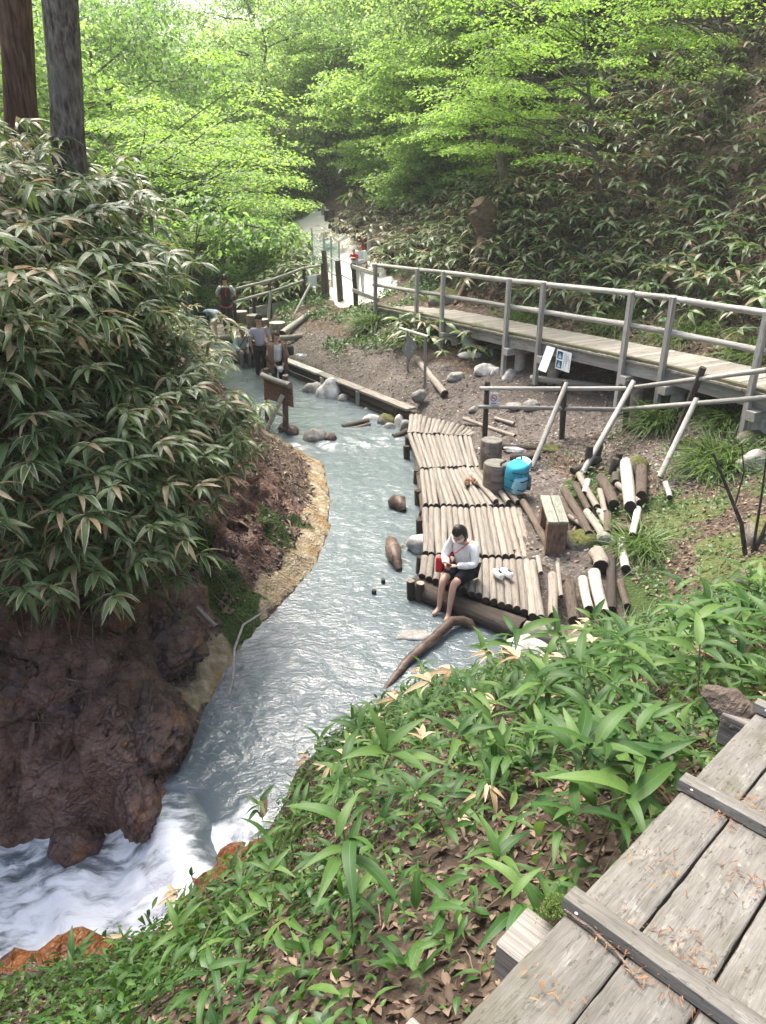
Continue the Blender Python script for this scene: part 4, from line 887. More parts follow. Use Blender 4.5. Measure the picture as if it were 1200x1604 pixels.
while s_ < seg[-1]:
    x, y = rw(s_); z = float(np.interp(y, [22, 24.5, 28, 31, 37, 45], [1.4, 1.36, 1.65, 1.85, 2.2, 2.6])); log('post', (x, y, z - .3), (x, y, z + .82 + .1 * (i % 3)), .10, 'dark_post' if i % 4 else 'grey_wood', 'log_end', t); s_ += .85 if y > 30 else .62; i += 1
for i in range(0, 26):
    s0, s1 = seg[-1] * i / 26, seg[-1] * (i + 1) / 26; (x0, y0), (x1, y1) = rw(s0), rw(s1); z = float(np.interp((y0 + y1) / 2, [22, 24.5, 28, 31, 37, 45], [1.4, 1.36, 1.65, 1.85, 2.2, 2.6]))
    for k in range(3): board('plank', (x0 + .14, y0, z + .1 + .24 * k), (x1 + .14, y1, z + .1 + .24 * k), .04, .225, 'brown_wood' if i < 20 else 'split', t)
t = thing('traffic_cone', (-.72, 27.2, 1.55), 'red cone standing by the retaining wall behind the person in white', 'cone')
mb = MB(); mb.tube([(-.72, 27.2, 1.6), (-.72, 27.2, 1.66), (-.72, 27.2, 2.75)], [.26, .24, .03], 14); mb.build('cone', M['red'], t); mb = MB(); mb.box((-.72, 27.2, 1.58), (.56, .56, .05)); mb.build('foot', M['red'], t)
# ------------------------------------------------------------------ stones and driftwood
m = Mt('grey stone'); v = m.obj(); a1 = m.noise(v, 4, 6); a2 = m.noise(v, 22, 4)
c = m.ramp(m.math('ADD', m.math('MULTIPLY', a1, .6), m.math('MULTIPLY', a2, .4)), (.3, (.11, .10, .085)), (.5, (.27, .25, .225)), (.68, (.46, .44, .41))); M['stone'] = m.done(hsv(m, c, m.rand(), .25), .8, m.bump(a2, .6, .02), .35)
m = Mt('white stone'); v = m.obj(); a1 = m.noise(v, 5, 6); c = m.ramp(a1, (.3, (.20, .18, .15)), (.48, (.47, .45, .42)), (.65, (.68, .66, .63))); M['white_stone'] = m.done(c, .8, m.bump(m.noise(v, 18, 4), .6, .02), .35)
m = Mt('mossy stone'); v = m.obj(); a1 = m.noise(v, 3, 6); a2 = m.noise(v, 25, 4); up_ = m.n('SeparateXYZ', {0: m.n('NewGeometry').outputs['Normal']}).outputs[2]
c = m.ramp(a2, (.3, (.09, .08, .065)), (.6, (.2, .18, .155)), (.8, (.33, .31, .28))); k_ = m.step(m.math('ADD', m.math('MULTIPLY', up_, .45), a1), .62, .85); c = m.mix(k_, c, m.ramp(a2, (.3, (.045, .05, .015)), (.7, (.13, .13, .04)))); M['moss_stone'] = m.done(c, .9, m.bump(a2, .8, .02), .25)
m = Mt('wet brown stone'); v = m.obj(); a1 = m.noise(v, 2.5, 6); a2 = m.noise(v, 16, 5)
c = m.ramp(m.math('ADD', m.math('MULTIPLY', a1, .55), m.math('MULTIPLY', a2, .45)), (.3, (.03, .019, .016)), (.46, (.08, .046, .037)), (.58, (.15, .09, .07)), (.7, (.27, .195, .155)))
ck = m.n('TexVoronoi', {'Vector': m.n('VectorMath', {0: v, 1: m.n('VectorMath', {0: m.n('TexNoise', {'Vector': v, 'Scale': 5.0, 'Detail': 4.0}).outputs[1], 3: .25}, operation='SCALE').outputs[0]}, operation='ADD').outputs[0], 'Scale': 6.5}, feature='DISTANCE_TO_EDGE').outputs[0]; c = m.mix(m.math('MULTIPLY', m.step(ck, .04, 0), .35), c, (.015, .01, .008)); a2 = m.math('ADD', a2, m.math('MULTIPLY', m.step(ck, 0, .08), .2))
c = m.mix(m.math('MULTIPLY', m.step(m.noise(v, 3.6, 4), .56, .7), .75), c, (.24, .10, .028)); M['brown_stone'] = m.done(c, m.n('MapRange', {0: m.step(a1, .4, .65), 3: .25, 4: .7}).outputs[0], m.bump(a2, .9, .04), .5)
m = Mt('ochre rim rock'); v = m.obj(); a1 = m.noise(v, 3, 6); a2 = m.noise(v, 18, 5); c = m.ramp(a2, (.3, (.16, .12, .07)), (.55, (.30, .24, .16)), (.72, (.44, .38, .28))); c = m.mix(m.step(a1, .52, .66), c, (.28, .13, .03)); M['rim_stone'] = m.done(c, .7, m.bump(a2, .8, .025), .35)
def stone(loc, sc, rz, mat, label, group, seed, name='stone', sub=3):
    me = blob_mesh(name, M[mat], seed, sub, .55, sc); o = add_mesh(name, me, loc=loc); o.rotation_euler = (0, 0, rz); return tag(o, label, 'stone' if name != 'boulder' else 'boulder', group)
G1 = 'stones along the stream edge'; G2 = 'stones on the dirt slope under the boardwalk'; G3 = 'mossy stones on the right slope'; G4 = 'boulders of the brown left bank'
for a in (
    ((.52, 9.42, .08), (.20, .17, .19), .3, 'white_stone', 'pale stone in the water against the log deck', G1, 1),
    ((.62, 10.3, .1), (.09, .1, .16), .1, 'stone', 'small grey stone under the deck above the pale one', G1, 2),
    ((.28, 9.5, .0), (.05, .05, .06), .1, 'stone', 'pebble sized stone beside the pale stone at the deck', G1, 33),
    ((1.55, 6.65, .15), (.30, .24, .30), .4, 'white_stone', 'large white stone at the water edge below the loose logs', G1, 3),
    ((1.85, 6.45, .2), (.22, .2, .18), 1.4, 'stone', 'grey stone half under leaves beside the large white stone', G1, 4),
    ((.35, 7.28, -.015), (.24, .13, .06), .2, 'stone', 'flat grey stone just breaking the surface near the driftwood', G1, 5),
    ((-1.38, 14.1, .08), (.26, .2, .22), .3, 'stone', 'grey brown boulder in the riffle below the signboard', G1, 6),
    ((-1.05, 14.05, .05), (.14, .13, .14), .8, 'brown_stone', 'small dark stone right of the riffle boulder', G1, 7),
    ((-1.85, 14.35, .1), (.14, .15, .15), .2, 'brown_stone', 'dark reddish stone on the left bank beside the riffle boulder', G1, 8),
    ((-2.05, 14.5, .1), (.12, .12, .14), 1.2, 'brown_stone', 'dark stone at the foot of the signboard posts', G1, 9),
    ((-1.68, 17.45, .08), (.27, .22, .24), .2, 'stone', 'round grey stone in front of the plank seat', G1, 10),
    ((-1.30, 17.05, .13), (.37, .30, .42), .1, 'white_stone', 'big white pointed stone standing in the upper pool', G1, 11),
    ((-.92, 16.75, .05), (.17, .15, .17), .5, 'stone', 'small grey stone right of the big white pointed one', G1, 12),
    ((-.22, 15.35, .05), (.26, .18, .15), .1, 'white_stone', 'flat white stone at the end of the upper pool', G1, 13),
    ((.10, 15.1, .08), (.23, .2, .2), .7, 'moss_stone', 'greenish stone between the flat white one and the deck', G1, 14),
    ((.14, 14.72, .05), (.15, .14, .15), .3, 'stone', 'small pale grey stone below the greenish stone', G1, 15),
    ((.34, 14.95, .1), (.13, .16, .22), .3, 'white_stone', 'upright white stone beside the end of the plank seat', G1, 16),
    ((.46, 14.6, .1), (.18, .13, .2), 1.0, 'stone', 'arched grey stone touching the top of the log deck', G1, 17),
    ((-.35, 16.05, .02), (.12, .1, .1), 1.0, 'stone', 'little stone by the middle post of the plank seat', G1, 34),
    ((2.33, 16.45, .85), (.30, .22, .18), .2, 'white_stone', 'pale flat stone under the boardwalk between two piers', G2, 18),
    ((1.62, 16.4, .72), (.24, .15, .12), .4, 'stone', 'oblong brown grey stone on the dirt below the boardwalk', G2, 19),
    ((.78, 15.5, .52), (.20, .16, .16), .4, 'stone', 'brown stone at the foot of the hanging board frame', G2, 20),
    ((2.75, 15.9, .85), (.20, .16, .17), .8, 'white_stone', 'white stone beside the second pier of the boardwalk', G2, 21),
    ((2.52, 16.25, .85), (.13, .12, .14), .8, 'white_stone', 'small white stone between the pale flat stone and the pier', G2, 22),
    ((1.85, 14.65, .48), (.11, .1, .09), .8, 'stone', 'small dark stone lying alone on the dirt path', G2, 23),
    ((2.62, 14.3, .68), (.17, .12, .1), .1, 'stone', 'brown angular stone behind the first fence bay', G2, 24),
    ((2.95, 14.2, .70), (.20, .14, .13), .1, 'stone', 'grey stone with a green sprig behind the first fence bay', G2, 25),
    ((-.3, 18.9, .5), (.17, .13, .12), .1, 'white_stone', 'cream stone on the far side of the path', G2, 26),
    ((.0, 19.1, .62), (.2, .15, .16), .5, 'stone', 'brown rock above the cream stone by the path', G2, 27),
    ((4.55, 13.5, .85), (.16, .12, .12), .5, 'white_stone', 'white stone lying behind the brown brace', G2, 35),
    ((2.35, 12.45, .44), (.26, .16, .07), .1, 'white_stone', 'pale flat slab at the path side of the fence', G3, 28),
    ((3.0, 12.25, .50), (.34, .2, .07), .1, 'moss_stone', 'wide flat grey slab under the fence rails', G3, 29),
    ((3.75, 12.0, .55), (.28, .2, .09), .3, 'stone', 'flat grey slab between the second and third fence posts', G3, 30),
    ((4.3, 11.85, .66), (.3, .2, .11), .2, 'moss_stone', 'flat mossy slab beside the third fence post', G3, 31),
    ((4.95, 11.0, .98), (.34, .24, .16), .2, 'moss_stone', 'mossy block at the foot of the leaning fence post', G3, 32),
    ((3.95, 10.75, .75), (.22, .2, .19), .2, 'moss_stone', 'bright mossy stone above the firewood spread', G3, 36),
    ((5.55, 10.6, 1.25), (.26, .22, .2), .2, 'moss_stone', 'mossy block below the right end of the boardwalk', G3, 37),
    ((5.25, 9.8, 1.2), (.26, .22, .22), .7, 'stone', 'brown stone right of the bright grass clump', G3, 38),
    ((2.62, 8.78, .45), (.28, .24, .19), .4, 'moss_stone', 'big dark mossy stone beside the bench leg', G3, 39),
    ((2.95, 8.72, .53), (.14, .14, .12), .4, 'stone', 'smooth grey stone between the mossy stone and the log ends', G3, 40),
    ((4.6, 7.9, 1.0), (.34, .28, .24), .4, 'moss_stone', 'mossy boulder beside the bare sapling', G3, 41),
    ((4.0, 6.9, 1.0), (.26, .22, .2), .4, 'moss_stone', 'mossy stone among dead leaves below the bare sapling', G3, 42),
    ((-.5, 8.7, 0), (.0001, .0001, .0001), 0, 'stone', None, None, 43)):
    if a[4]: stone(*a)
for a in (
    ((-2.22, 5.6, .20), (.40, .66, .36), .3, 'brown_stone', 'wet brown boulder at the head of the cascade', G4, 50, 'boulder', 5),
    ((-2.15, 4.82, -.02), (.22, .46, .26), .15, 'brown_stone', 'dark wet rock tip dividing the stream from the cascade', G4, 51, 'boulder', 5),
    ((-2.88, 5.42, .35), (.36, .32, .36), 1.1, 'brown_stone', 'blocky wet red brown boulder above the cascade', G4, 52, 'boulder', 5),
    ((-2.35, 6.5, .42), (.48, .56, .30), .5, 'brown_stone', 'broad brown slab with purple grey face above the rim', G4, 53, 'boulder', 5),
    ((-3.45, 5.4, .6), (.36, .3, .5), .1, 'brown_stone', 'dark wet rock face at the left frame edge', G4, 54, 'boulder', 5),
    ((-2.95, 6.3, .85), (.55, .6, .48), .1, 'brown_stone', 'dark crumbling rock shaded by the bamboo', G4, 55, 'boulder', 5),
    ((-2.68, 4.62, -.35), (.24, .18, .24), .2, 'brown_stone', 'grey brown rock under the thin water of the cascade', G4, 57, 'boulder', 4)):
    stone(*a)
G5 = 'dark driftwood pieces in the stream'
mb = MB(); mb.tube([(1.10, 7.40, -.03), (1.03, 7.42, .08), (.95, 7.45, .10), (.81, 7.40, .12), (.6, 7.13, .08), (.42, 6.9, .07), (.26, 6.7, .05), (.12, 6.46, .02), (-.02, 6.24, -.04)], [.035, .055, .062, .06, .056, .055, .05, .042, .03], 12, 0, .10)
tag(mb.build('driftwood', M['drift'], None, (.6, 7.1, .05)), 'long curved brown driftwood branch below the seated person', 'driftwood', G5)
mb = MB(); mb.tube([(1.32, 6.62, .18), (1.15, 6.55, .08), (1.0, 6.33, -.05)], [.05, .045, .03], 9, 0, .12)
tag(mb.build('driftwood', M['drift'], None, (1.15, 6.5, .05)), 'short dark branch dipping into the water by the large white stone', 'driftwood', G5)
mb = MB(); mb.tube([(.10, 9.62, .0), (.12, 9.5, .11), (.13, 9.3, .12), (.15, 9.1, .12), (.19, 8.93, .09), (.22, 8.82, .02)], [.05, .075, .1, .11, .075, .04], 12, 0, .1)
tag(mb.build('driftwood', M['drift'], None, (.15, 9.2, 0)), 'seal shaped brown wood lump standing out of the water', 'driftwood', G5)
mb = MB(); mb.tube([(.16, 11.0, -.05), (.2, 10.92, .1), (.27, 10.82, .13), (.33, 10.7, .03)], [.07, .12, .11, .06], 9, 0, .16)
tag(mb.build('driftwood', M['drift'], None, (.25, 10.8, 0)), 'stubby dark wood stump in the water upstream of the seal shaped one', 'driftwood', G5)
for x, y, lb in ((.01, 8.48, 'small dark stake tip sticking out of the water, the nearer to the deck'), (-.12, 8.21, 'small dark stake tip sticking out of the water, the farther from the deck')):
    tag(log('stake', (x, y, -.3), (x, y, .06), .03, 'beam', 'beam'), lb, 'stake', 'stake tips in the stream')
for A, B, r, bk, lb in (((-.85, 14.78, .07), (-.30, 15.02, .12), .06, 'beam', 'dark waterlogged log lying in the riffle'), ((-.62, 14.7, .04), (-.28, 14.9, .09), .05, 'drift', 'brown waterlogged log leaning on the dark one in the riffle'), ((.2, 14.2, .05), (.5, 14.38, .1), .07, 'beam', 'short dark log in the water at the top corner of the deck'),
    ((.86, 18.05, .72), (1.32, 15.55, .56), .085, 'split', 'split pale log lying on the path below the boardwalk'), ((3.1, 15.2, 1.0), (5.0, 13.6, 1.15), .07, 'grey_wood', 'long grey pole lying in the shade under the boardwalk'), ((3.6, 14.7, .95), (4.6, 13.5, .95), .06, 'bark', 'brown branch lying in the shade under the boardwalk'),
    ((3.9, 13.6, .80), (4.5, 13.0, .82), .06, 'brown_wood', 'reddish split log lying behind the third fence post'), ((4.1, 13.3, .85), (4.7, 12.6, .9), .055, 'dark_post', 'dark log lying under the boardwalk behind the brown brace'), ((2.2, 13.9, .55), (2.5, 13.5, .56), .035, 'split', 'pale orange stick lying on the dirt behind the fence'),
    ((2.15, 12.55, .45), (2.75, 12.35, .48), .055, 'dark_post', 'dark rotting log beside the tall log stool'), ((2.2, 12.0, .45), (2.7, 11.9, .5), .07, 'beam', 'black rotten log below the fence')):
    logthing(A, B, r, bk, lb, group='logs and branches lying about')
for x, y, z0, z1, lb in ((3.30, 11.2, .4, .95, 'short rotten stake under the brown brace'), (3.5, 11.4, .4, .9, 'rotten stake right of the brown brace'), (3.62, 10.9, .4, .85, 'broken stub of a post above the firewood'), (3.75, 11.15, .5, .85, 'dark decayed stub leaning behind the firewood')):
    tag(log('stake', (x, y, z0), (x + .03, y, z1), .06, 'dark_post', 'log_end'), lb, 'stake', 'rotten stakes above the firewood')
mb = MB(); mb.tube([(-1.35, 7.25, .35), (-1.38, 7.1, .42), (-1.55, 6.9, .40), (-1.60, 6.6, .30), (-1.58, 6.3, .12), (-1.60, 6.15, .03)], [.006, .012, .013, .014, .013, .01], 7, 0, .1); mb.tube([(-1.38, 7.1, .42), (-1.25, 7.2, .5)], [.009, .004], 5)
tag(mb.build('fallen_branch', M['grey_wood'], None, (-1.55, 6.8, .3)), 'thin grey bare branch lying across the ochre rim', 'branch')
for A, B, r, lb in (((-2.0, 6.75, .72), (-1.75, 6.55, .62), .02, 'orange brown bark strip on the brown slab'), ((-2.25, 6.65, .85), (-2.1, 6.45, .78), .022, 'dark stick lying on the brown slab')): tag(log('stick', A, B, r, 'split' if 'orange' in lb else 'dark_post', 'log_end'), lb, 'stick', 'sticks on the left bank')
# weathered stump by the walkway
me = blob_mesh('rotten_stump', M['bark'], 71, 4, .5, (.075, .12, .06)); o = add_mesh('rotten_stump', me, loc=wp(.62, -.09, -.05)); o.rotation_euler = (.3, -.5, .7); tag(o, 'weathered rotten stump against the upper end of the walkway', 'stump')
# ------------------------------------------------------------------ people
def skin_geo(V, Ed, Rd, sub=2):
    me = bpy.data.meshes.new('tmp'); bm = bmesh.new(); sk = bm.verts.layers.skin.verify(); vs = []
    for i, (p, r) in enumerate(zip(V, Rd)):
        v = bm.verts.new(p); v[sk].radius = (r, r) if not isinstance(r, tuple) else r; v[sk].use_root = (i == 0); vs.append(v)
    for a, b in Ed: bm.edges.new((vs[a], vs[b]))
    bm.to_mesh(me); bm.free(); o = bpy.data.objects.new('tmp', me); col.objects.link(o)
    md = o.modifiers.new('s', 'SKIN'); md.use_smooth_shade = True; md.branch_smoothing = .6; sb = o.modifiers.new('u', 'SUBSURF'); sb.levels = sub; sb.render_levels = sub
    ev = o.evaluated_get(bpy.context.evaluated_depsgraph_get()); em = ev.to_mesh()
    G = [tuple(v.co) for v in em.vertices], [tuple(p.vertices) for p in em.polygons]
    ev.to_mesh_clear(); bpy.data.objects.remove(o); bpy.data.meshes.remove(me); return G
M['skin'] = mat_plain('skin', (.55, .33, .24), .5, 0, 8, .06); M['hair'] = mat_plain('dark hair', (.02, .015, .012), .4, 0, 30, .4); M['hair_brown'] = mat_plain('brown hair', (.10, .045, .025), .45, 0, 30, .4)
M['mask'] = mat_plain('white mask', (.78, .78, .76), .6); M['lip'] = mat_plain('lips', (.38, .14, .12), .5); M['eye'] = mat_plain('eye', (.02, .015, .01), .3)
def cloth(name, c, c2=None, sc=9, kind='noise'):
    m = Mt(name); v = m.obj(); nz = m.noise(v, 26, 4); cc = m.mix(m.step(nz, .3, .7), tuple(x * .85 for x in c), c)
    if kind == 'plaid':
        s_ = m.n('SeparateXYZ', {0: v}); k = [m.step(m.math('SINE', m.math('MULTIPLY', s_.outputs[i], 150)), .3, .6) for i in (0, 2)]; cc = m.mix(m.math('MULTIPLY', m.math('MAXIMUM', k[0], k[1]), .55), cc, c2)
    if kind == 'print': cc = m.mix(m.step(m.noise(v, 22, 2), .5, .55), cc, c2)
    return m.done(cc, .85, m.bump(m.noise(v, 12, 4), .5, .02), .2)
def person(label, loc, yaw, h, J=None, top=None, bottom=None, sleeve=1.0, hair='short', hairm='hair', head=(0, 0), leg=1.0, mask=False, extra=None, curl=.6, shoes=None, group=None, jacket=None):
    """J overrides joints; frame: x forward, y to the person's left, z up, metres, from loc"""
    t = thing('person', loc, label, 'person', group); cy, sy = math.cos(yaw), math.sin(yaw); L = Vector(loc)
    D = dict(pelvis=(0, 0, .53), spine=(.0, 0, .62), chest=(.008, 0, .725), neck=(0, 0, .815), jaw=(.008, 0, .868), skull=(.012, 0, .93))
    for s, k in ((1, 'l'), (-1, 'r')): D.update({'sh' + k: (0, .103 * s, .795), 'el' + k: (.0, .135 * s, .63), 'wr' + k: (.07, .115 * s, .50), 'hip' + k: (0, .052 * s, .50), 'kn' + k: (.012, .056 * s, .285), 'an' + k: (-.005, .058 * s, .045), 'toe' + k: (.085, .066 * s, .018)})
    D = {k: Vector(v) * h for k, v in D.items()}; D.update({k: Vector(v) for k, v in (J or {}).items()})
    Wd = {k: L + Vector((v.x * cy - v.y * sy, v.x * sy + v.y * cy, v.z)) for k, v in D.items()}
    rad = dict(pelvis=.072, spine=.066, chest=.074, neck=.036, jaw=.040, skull=.05, sh=.034, el=.024, wr=.0165, hip=.052, kn=.033, an=.021, toe=.019)
    rr = lambda k: rad.get(k, rad.get(k[:-1])) * h
    def make(names, edges, add, mat, nm, over=None, extra_mb=None):
        V = [Wd[n] for n in names]; E = [(names.index(a), names.index(b)) for a, b in edges]; Rd = [rr(n) + add + (over or {}).get(n, 0) for n in names]
        g = skin_geo(V, E, Rd)
        if add > 0:
            a_ = np.array(g[0]); nz = fbm(a_[:, 0] * 11, a_[:, 1] * 11, a_[:, 2] * 6, 2, True); c_ = a_.mean(0); dr = a_ - c_; dr[:, 2] = 0; dr /= np.linalg.norm(dr, axis=1)[:, None] + 1e-6; g = ((a_ + dr * ((nz - .6) * .010 * h)[:, None]).tolist(), g[1])
        mb = MB(); mb.add(*g)
        if extra_mb: extra_mb(mb)
        return mb.build(nm, mat, t)
    S1 = [('pelvis', 'spine'), ('spine', 'chest'), ('chest', 'neck'), ('neck', 'jaw'), ('jaw', 'skull')]
    AR = [e for k in 'lr' for e in (('chest', 'sh' + k), ('sh' + k, 'el' + k), ('el' + k, 'wr' + k))]; LG = [e for k in 'lr' for e in (('pelvis', 'hip' + k), ('hip' + k, 'kn' + k), ('kn' + k, 'an' + k), ('an' + k, 'toe' + k))]
    uniq = lambda es: list(dict.fromkeys(x for e in es for x in e))
    hq = Euler((0, R(head[1]), yaw + R(head[0]))).to_matrix(); hc = Wd['skull'] + hq @ Vector((.004 * h, 0, .004 * h)); hr = (.060 * h, .049 * h, .070 * h)
    def anatomy(mb):
        mb.ell(hc, hr, hq, 14, 12); mb.ell(hc + hq @ Vector((.012 * h, 0, -.042 * h)), (.044 * h, .038 * h, .034 * h), hq, 12, 8)
        mb.ell(hc + hq @ Vector((.062 * h, 0, -.014 * h)), (.012 * h, .008 * h, .014 * h), hq, 8, 6)
        for s in (1, -1): mb.ell(hc + hq @ Vector((-.004 * h, s * .050 * h, -.010 * h)), (.010 * h, .005 * h, .018 * h), hq, 8, 6)
        for k, s in (('l', 1), ('r', -1)):
            f = (Wd['wr' + k] - Wd['el' + k]).normalized(); side = Vector((-sy, cy, 0)) * s; n_ = f.cross(side).normalized(); side = n_.cross(f).normalized() * 1
            w0 = Wd['wr' + k]; q = Matrix((f, side, n_)).transposed(); mb.ell(w0 + f * .026 * h, (.032 * h, .024 * h, .011 * h), q, 10, 7)
            dn = n_ * (-1 if n_.z > 0 else 1)
            for i, ln in enumerate((.040, .046, .043, .034)):
                b = w0 + f * .050 * h + side * ((1.5 - i) * .0115 * h) * -1; m1 = b + (f * math.cos(curl * .5) + dn * math.sin(curl * .5)) * ln * .5 * h; m2 = m1 + (f * math.cos(curl * 1.5) + dn * math.sin(curl * 1.5)) * ln * .5 * h
                mb.tube([b - f * .012 * h, b, m1, m2], [.0058 * h, .0058 * h, .0052 * h, .0036 * h], 6)
            b = w0 + f * .016 * h - side * .018 * h; mb.tube([b, b - side * .014 * h + f * .014 * h + dn * .006 * h, b - side * .016 * h + f * .036 * h + dn * .014 * h], [.0075 * h, .0068 * h, .0045 * h], 6)
    make(uniq(S1 + AR + LG), S1 + AR + LG, 0, M['skin'], 'body', None, anatomy)
    # hair shell
    mb = MB(); V = []; u, v_ = 20, 14; low = {'short': -.25, 'bob': -1.15, 'long': -1.7}[hair]
    for j in range(v_ + 1):
        th = math.pi * j / v_
        for i in range(u):
            ph = 2 * math.pi * i / u; d = Vector((math.sin(th) * math.cos(ph), math.sin(th) * math.sin(ph), math.cos(th))); z = d.z
            k = 1.09 + .03 * math.sin(5 * ph); flare = 1 + (.10 if hair != 'short' and z < 0 else 0); zz = z * (1.06 if z > 0 else abs(low) if hair != 'short' else 1)
            rxy = 1.0 if not (hair != 'short' and z < 0) else max(.85, 1 / max(math.sin(th), .35)) * math.sin(th) / max(math.sin(th), 1e-3) * max(math.sin(th), .72)
            if hair != 'short' and z < 0: d2 = Vector((math.cos(ph), math.sin(ph), 0)) * max(math.sin(th), .8)
            else: d2 = Vector((d.x, d.y, 0))
            V.append(hc + hq @ Vector((d2.x * hr[0] * k * flare - .006 * h, d2.y * hr[1] * (k + .04) * flare, zz * hr[2] * k + .004 * h)))
    F = []
    for j in range(v_):
        for i in range(u):
            ph = 2 * math.pi * (i + .5) / u; th = math.pi * (j + .5) / v_; x, z = math.sin(th) * math.cos(ph), math.cos(th)
            if x > .42 and z < .52: continue
            if hair == 'short' and (z < -.35 or (x > .12 and z < .15)): continue
            if hair != 'short' and (x > .25 and z < .2) : continue
            if z < -.93: continue
            F.append((j * u + i, (j + 1) * u + i, (j + 1) * u + (i + 1) % u, j * u + (i + 1) % u))
    mb.add(V, F); hair_o = mb.build('hair', M[hairm], t); sm = hair_o.modifiers.new('t', 'SOLIDIFY'); sm.thickness = .012 * h; sm.offset = -1
    for s in (1, -1): mb = MB(); mb.ell(hc + hq @ Vector((.053 * h, s * .021 * h, .002 * h)), (.006 * h, .010 * h, .004 * h), hq, 8, 6); mb.build('eye', M['eye'], t)
    if mask: mb = MB(); mb.ell(hc + hq @ Vector((.022 * h, 0, -.030 * h)), (.048 * h, .044 * h, .034 * h), hq, 14, 8); mb.build('face_mask', M['mask'], t)
    else: mb = MB(); mb.ell(hc + hq @ Vector((.052 * h, 0, -.038 * h)), (.006 * h, .016 * h, .005 * h), hq, 8, 6); mb.build('mouth', M['lip'], t)
    if top:
        E = [('pelvis', 'spine'), ('spine', 'chest')]
        Wd['neckt'] = Wd['chest'].lerp(Wd['neck'], .8); rad['neckt'] = .048; E.append(('chest', 'neckt'))
        for k in 'lr':
            E.append(('chest', 'sh' + k))
            a, b, c_ = Wd['sh' + k], Wd['el' + k], Wd['wr' + k]
            if sleeve <= .5: Wd['sl' + k] = a.lerp(b, sleeve * 2); rad['sl'] = .031; E.append(('sh' + k, 'sl' + k))
            else: Wd['sl' + k] = b.lerp(c_, (sleeve - .5) * 2); rad['sl'] = .021; E += [('sh' + k, 'el' + k), ('el' + k, 'sl' + k)]
        make(uniq(E), E, (.018 if hair == 'bob' and mask else .012) * h, top, 'shirt', {'pelvis': .006 * h, **({k_ + s_: -.009 * h for k_ in ('el', 'sl') for s_ in 'lr'} if mask else {}), **({'spine': .012 * h, 'chest': .006 * h} if mask else {})})
        if jacket: make(uniq(E), E, .019 * h, jacket, 'cardigan', {'pelvis': .010 * h})
    if bottom:
        E = []
        for k in 'lr':
            E.append(('pelvis', 'hip' + k))
            if leg < .5: Wd['le' + k] = Wd['hip' + k].lerp(Wd['kn' + k], leg * 2); rad['le'] = .044; E.append(('hip' + k, 'le' + k))
            else: Wd['le' + k] = Wd['kn' + k].lerp(Wd['an' + k], (leg - .5) * 2 * .95); rad['le'] = .025; E += [('hip' + k, 'kn' + k), ('kn' + k, 'le' + k)]
        make(uniq(E), E, .010 * h, bottom, 'trousers' if leg > .5 else 'shorts')
    if shoes:
        for k in 'lr':
            mb = MB(); f = (Wd['toe' + k] - Wd['an' + k]); f.z = 0; f.normalize(); c_ = Wd['an' + k].lerp(Wd['toe' + k], .45); c_.z = Wd['toe' + k].z + .008; mb.ell(c_, (.085 * h, .030 * h, .030 * h), Matrix((f, Vector((0, 0, 1)).cross(f), Vector((0, 0, 1)))).transposed(), 12, 8); mb.build('shoe', shoes, t)
    return t, Wd, hc, hq
def plain(name, c): return cloth(name, c)
# seated on the deck edge
yw_ = math.atan2(-.80, -.60); base = Vector((1.03, 8.08, 0))
J = dict(pelvis=(0, 0, .475), spine=(.02, 0, .62), chest=(.075, 0, .765), neck=(.12, 0, .885), jaw=(.155, 0, .945), skull=(.185, 0, 1.02), shl=(.085, .150, .865), shr=(.085, -.150, .865), ell=(.17, .225, .65), elr=(.18, -.20, .63), wrl=(.345, .075, .67), wrr=(.345, -.065, .66),
         hipl=(.03, .085, .455), hipr=(.03, -.085, .455), knl=(.415, .085, .455), knr=(.40, -.075, .46), anl=(.50, .085, .06), anr=(.475, -.07, .075), toel=(.60, .10, .01), toer=(.575, -.10, .02))
W1, wd1, hc1, hq1 = person('person in a white jumper and dark shorts sitting with bare feet over the water', base, yw_, 1.50, J, plain('white knit', (.88, .88, .86)), plain('black cotton', (.016, .017, .026)), 1.0, 'bob', 'hair', (0, 40), .42, True, curl=.9)
def lw(b, y, p): p = Vector(p); return Vector(b) + Vector((p.x * math.cos(y) - p.y * math.sin(y), p.x * math.sin(y) + p.y * math.cos(y), p.z))
q_ = Euler((0, R(-35), yw_)).to_matrix(); c0 = lw(base, yw_, (.415, 0, .70))
t = thing('phone', c0, 'dark phone held in both hands by the person in the white jumper', 'phone'); mb = MB(); mb.box(c0, (.15, .074, .009), q_); mb.build('case', mat_plain('phone case red brown', (.12, .03, .03), .4), t); mb = MB(); mb.box(c0 + q_ @ Vector((0, 0, .0055)), (.14, .066, .002), q_); mb.build('screen', M['black'], t)
c0 = lw(base, yw_, (.14, -.24, .53)); t = thing('shoulder_bag', c0, 'bright red shoulder bag at the hip of the person in the white jumper', 'bag'); q2 = Euler((R(12), 0, yw_)).to_matrix()
M['red_bag'] = mat_plain('red leather', (.55, .012, .02), .4, 0, 12, .15); bm = bmesh.new(); bmesh.ops.create_cube(bm, size=1); bmesh.ops.subdivide_edges(bm, edges=list(bm.edges), cuts=2, use_grid_fill=True)
for v in bm.verts: v.co = Vector((v.co.x * .26 * (1 - .18 * (v.co.z + .5)), v.co.y * .10 * (1 - .5 * (v.co.z + .5) ** 2), v.co.z * .19 + .02 * v.co.x ** 2))
bmesh.ops.bevel(bm, geom=list(bm.edges), offset=.006, segments=1, affect='EDGES'); me = bpy.data.meshes.new('pouch'); bm.to_mesh(me); bm.free(); me.materials.append(M['red_bag'])
for p in me.polygons: p.use_smooth = True
o = bpy.data.objects.new('pouch', me); o.rotation_euler = (R(12), 0, yw_); link(o, t)
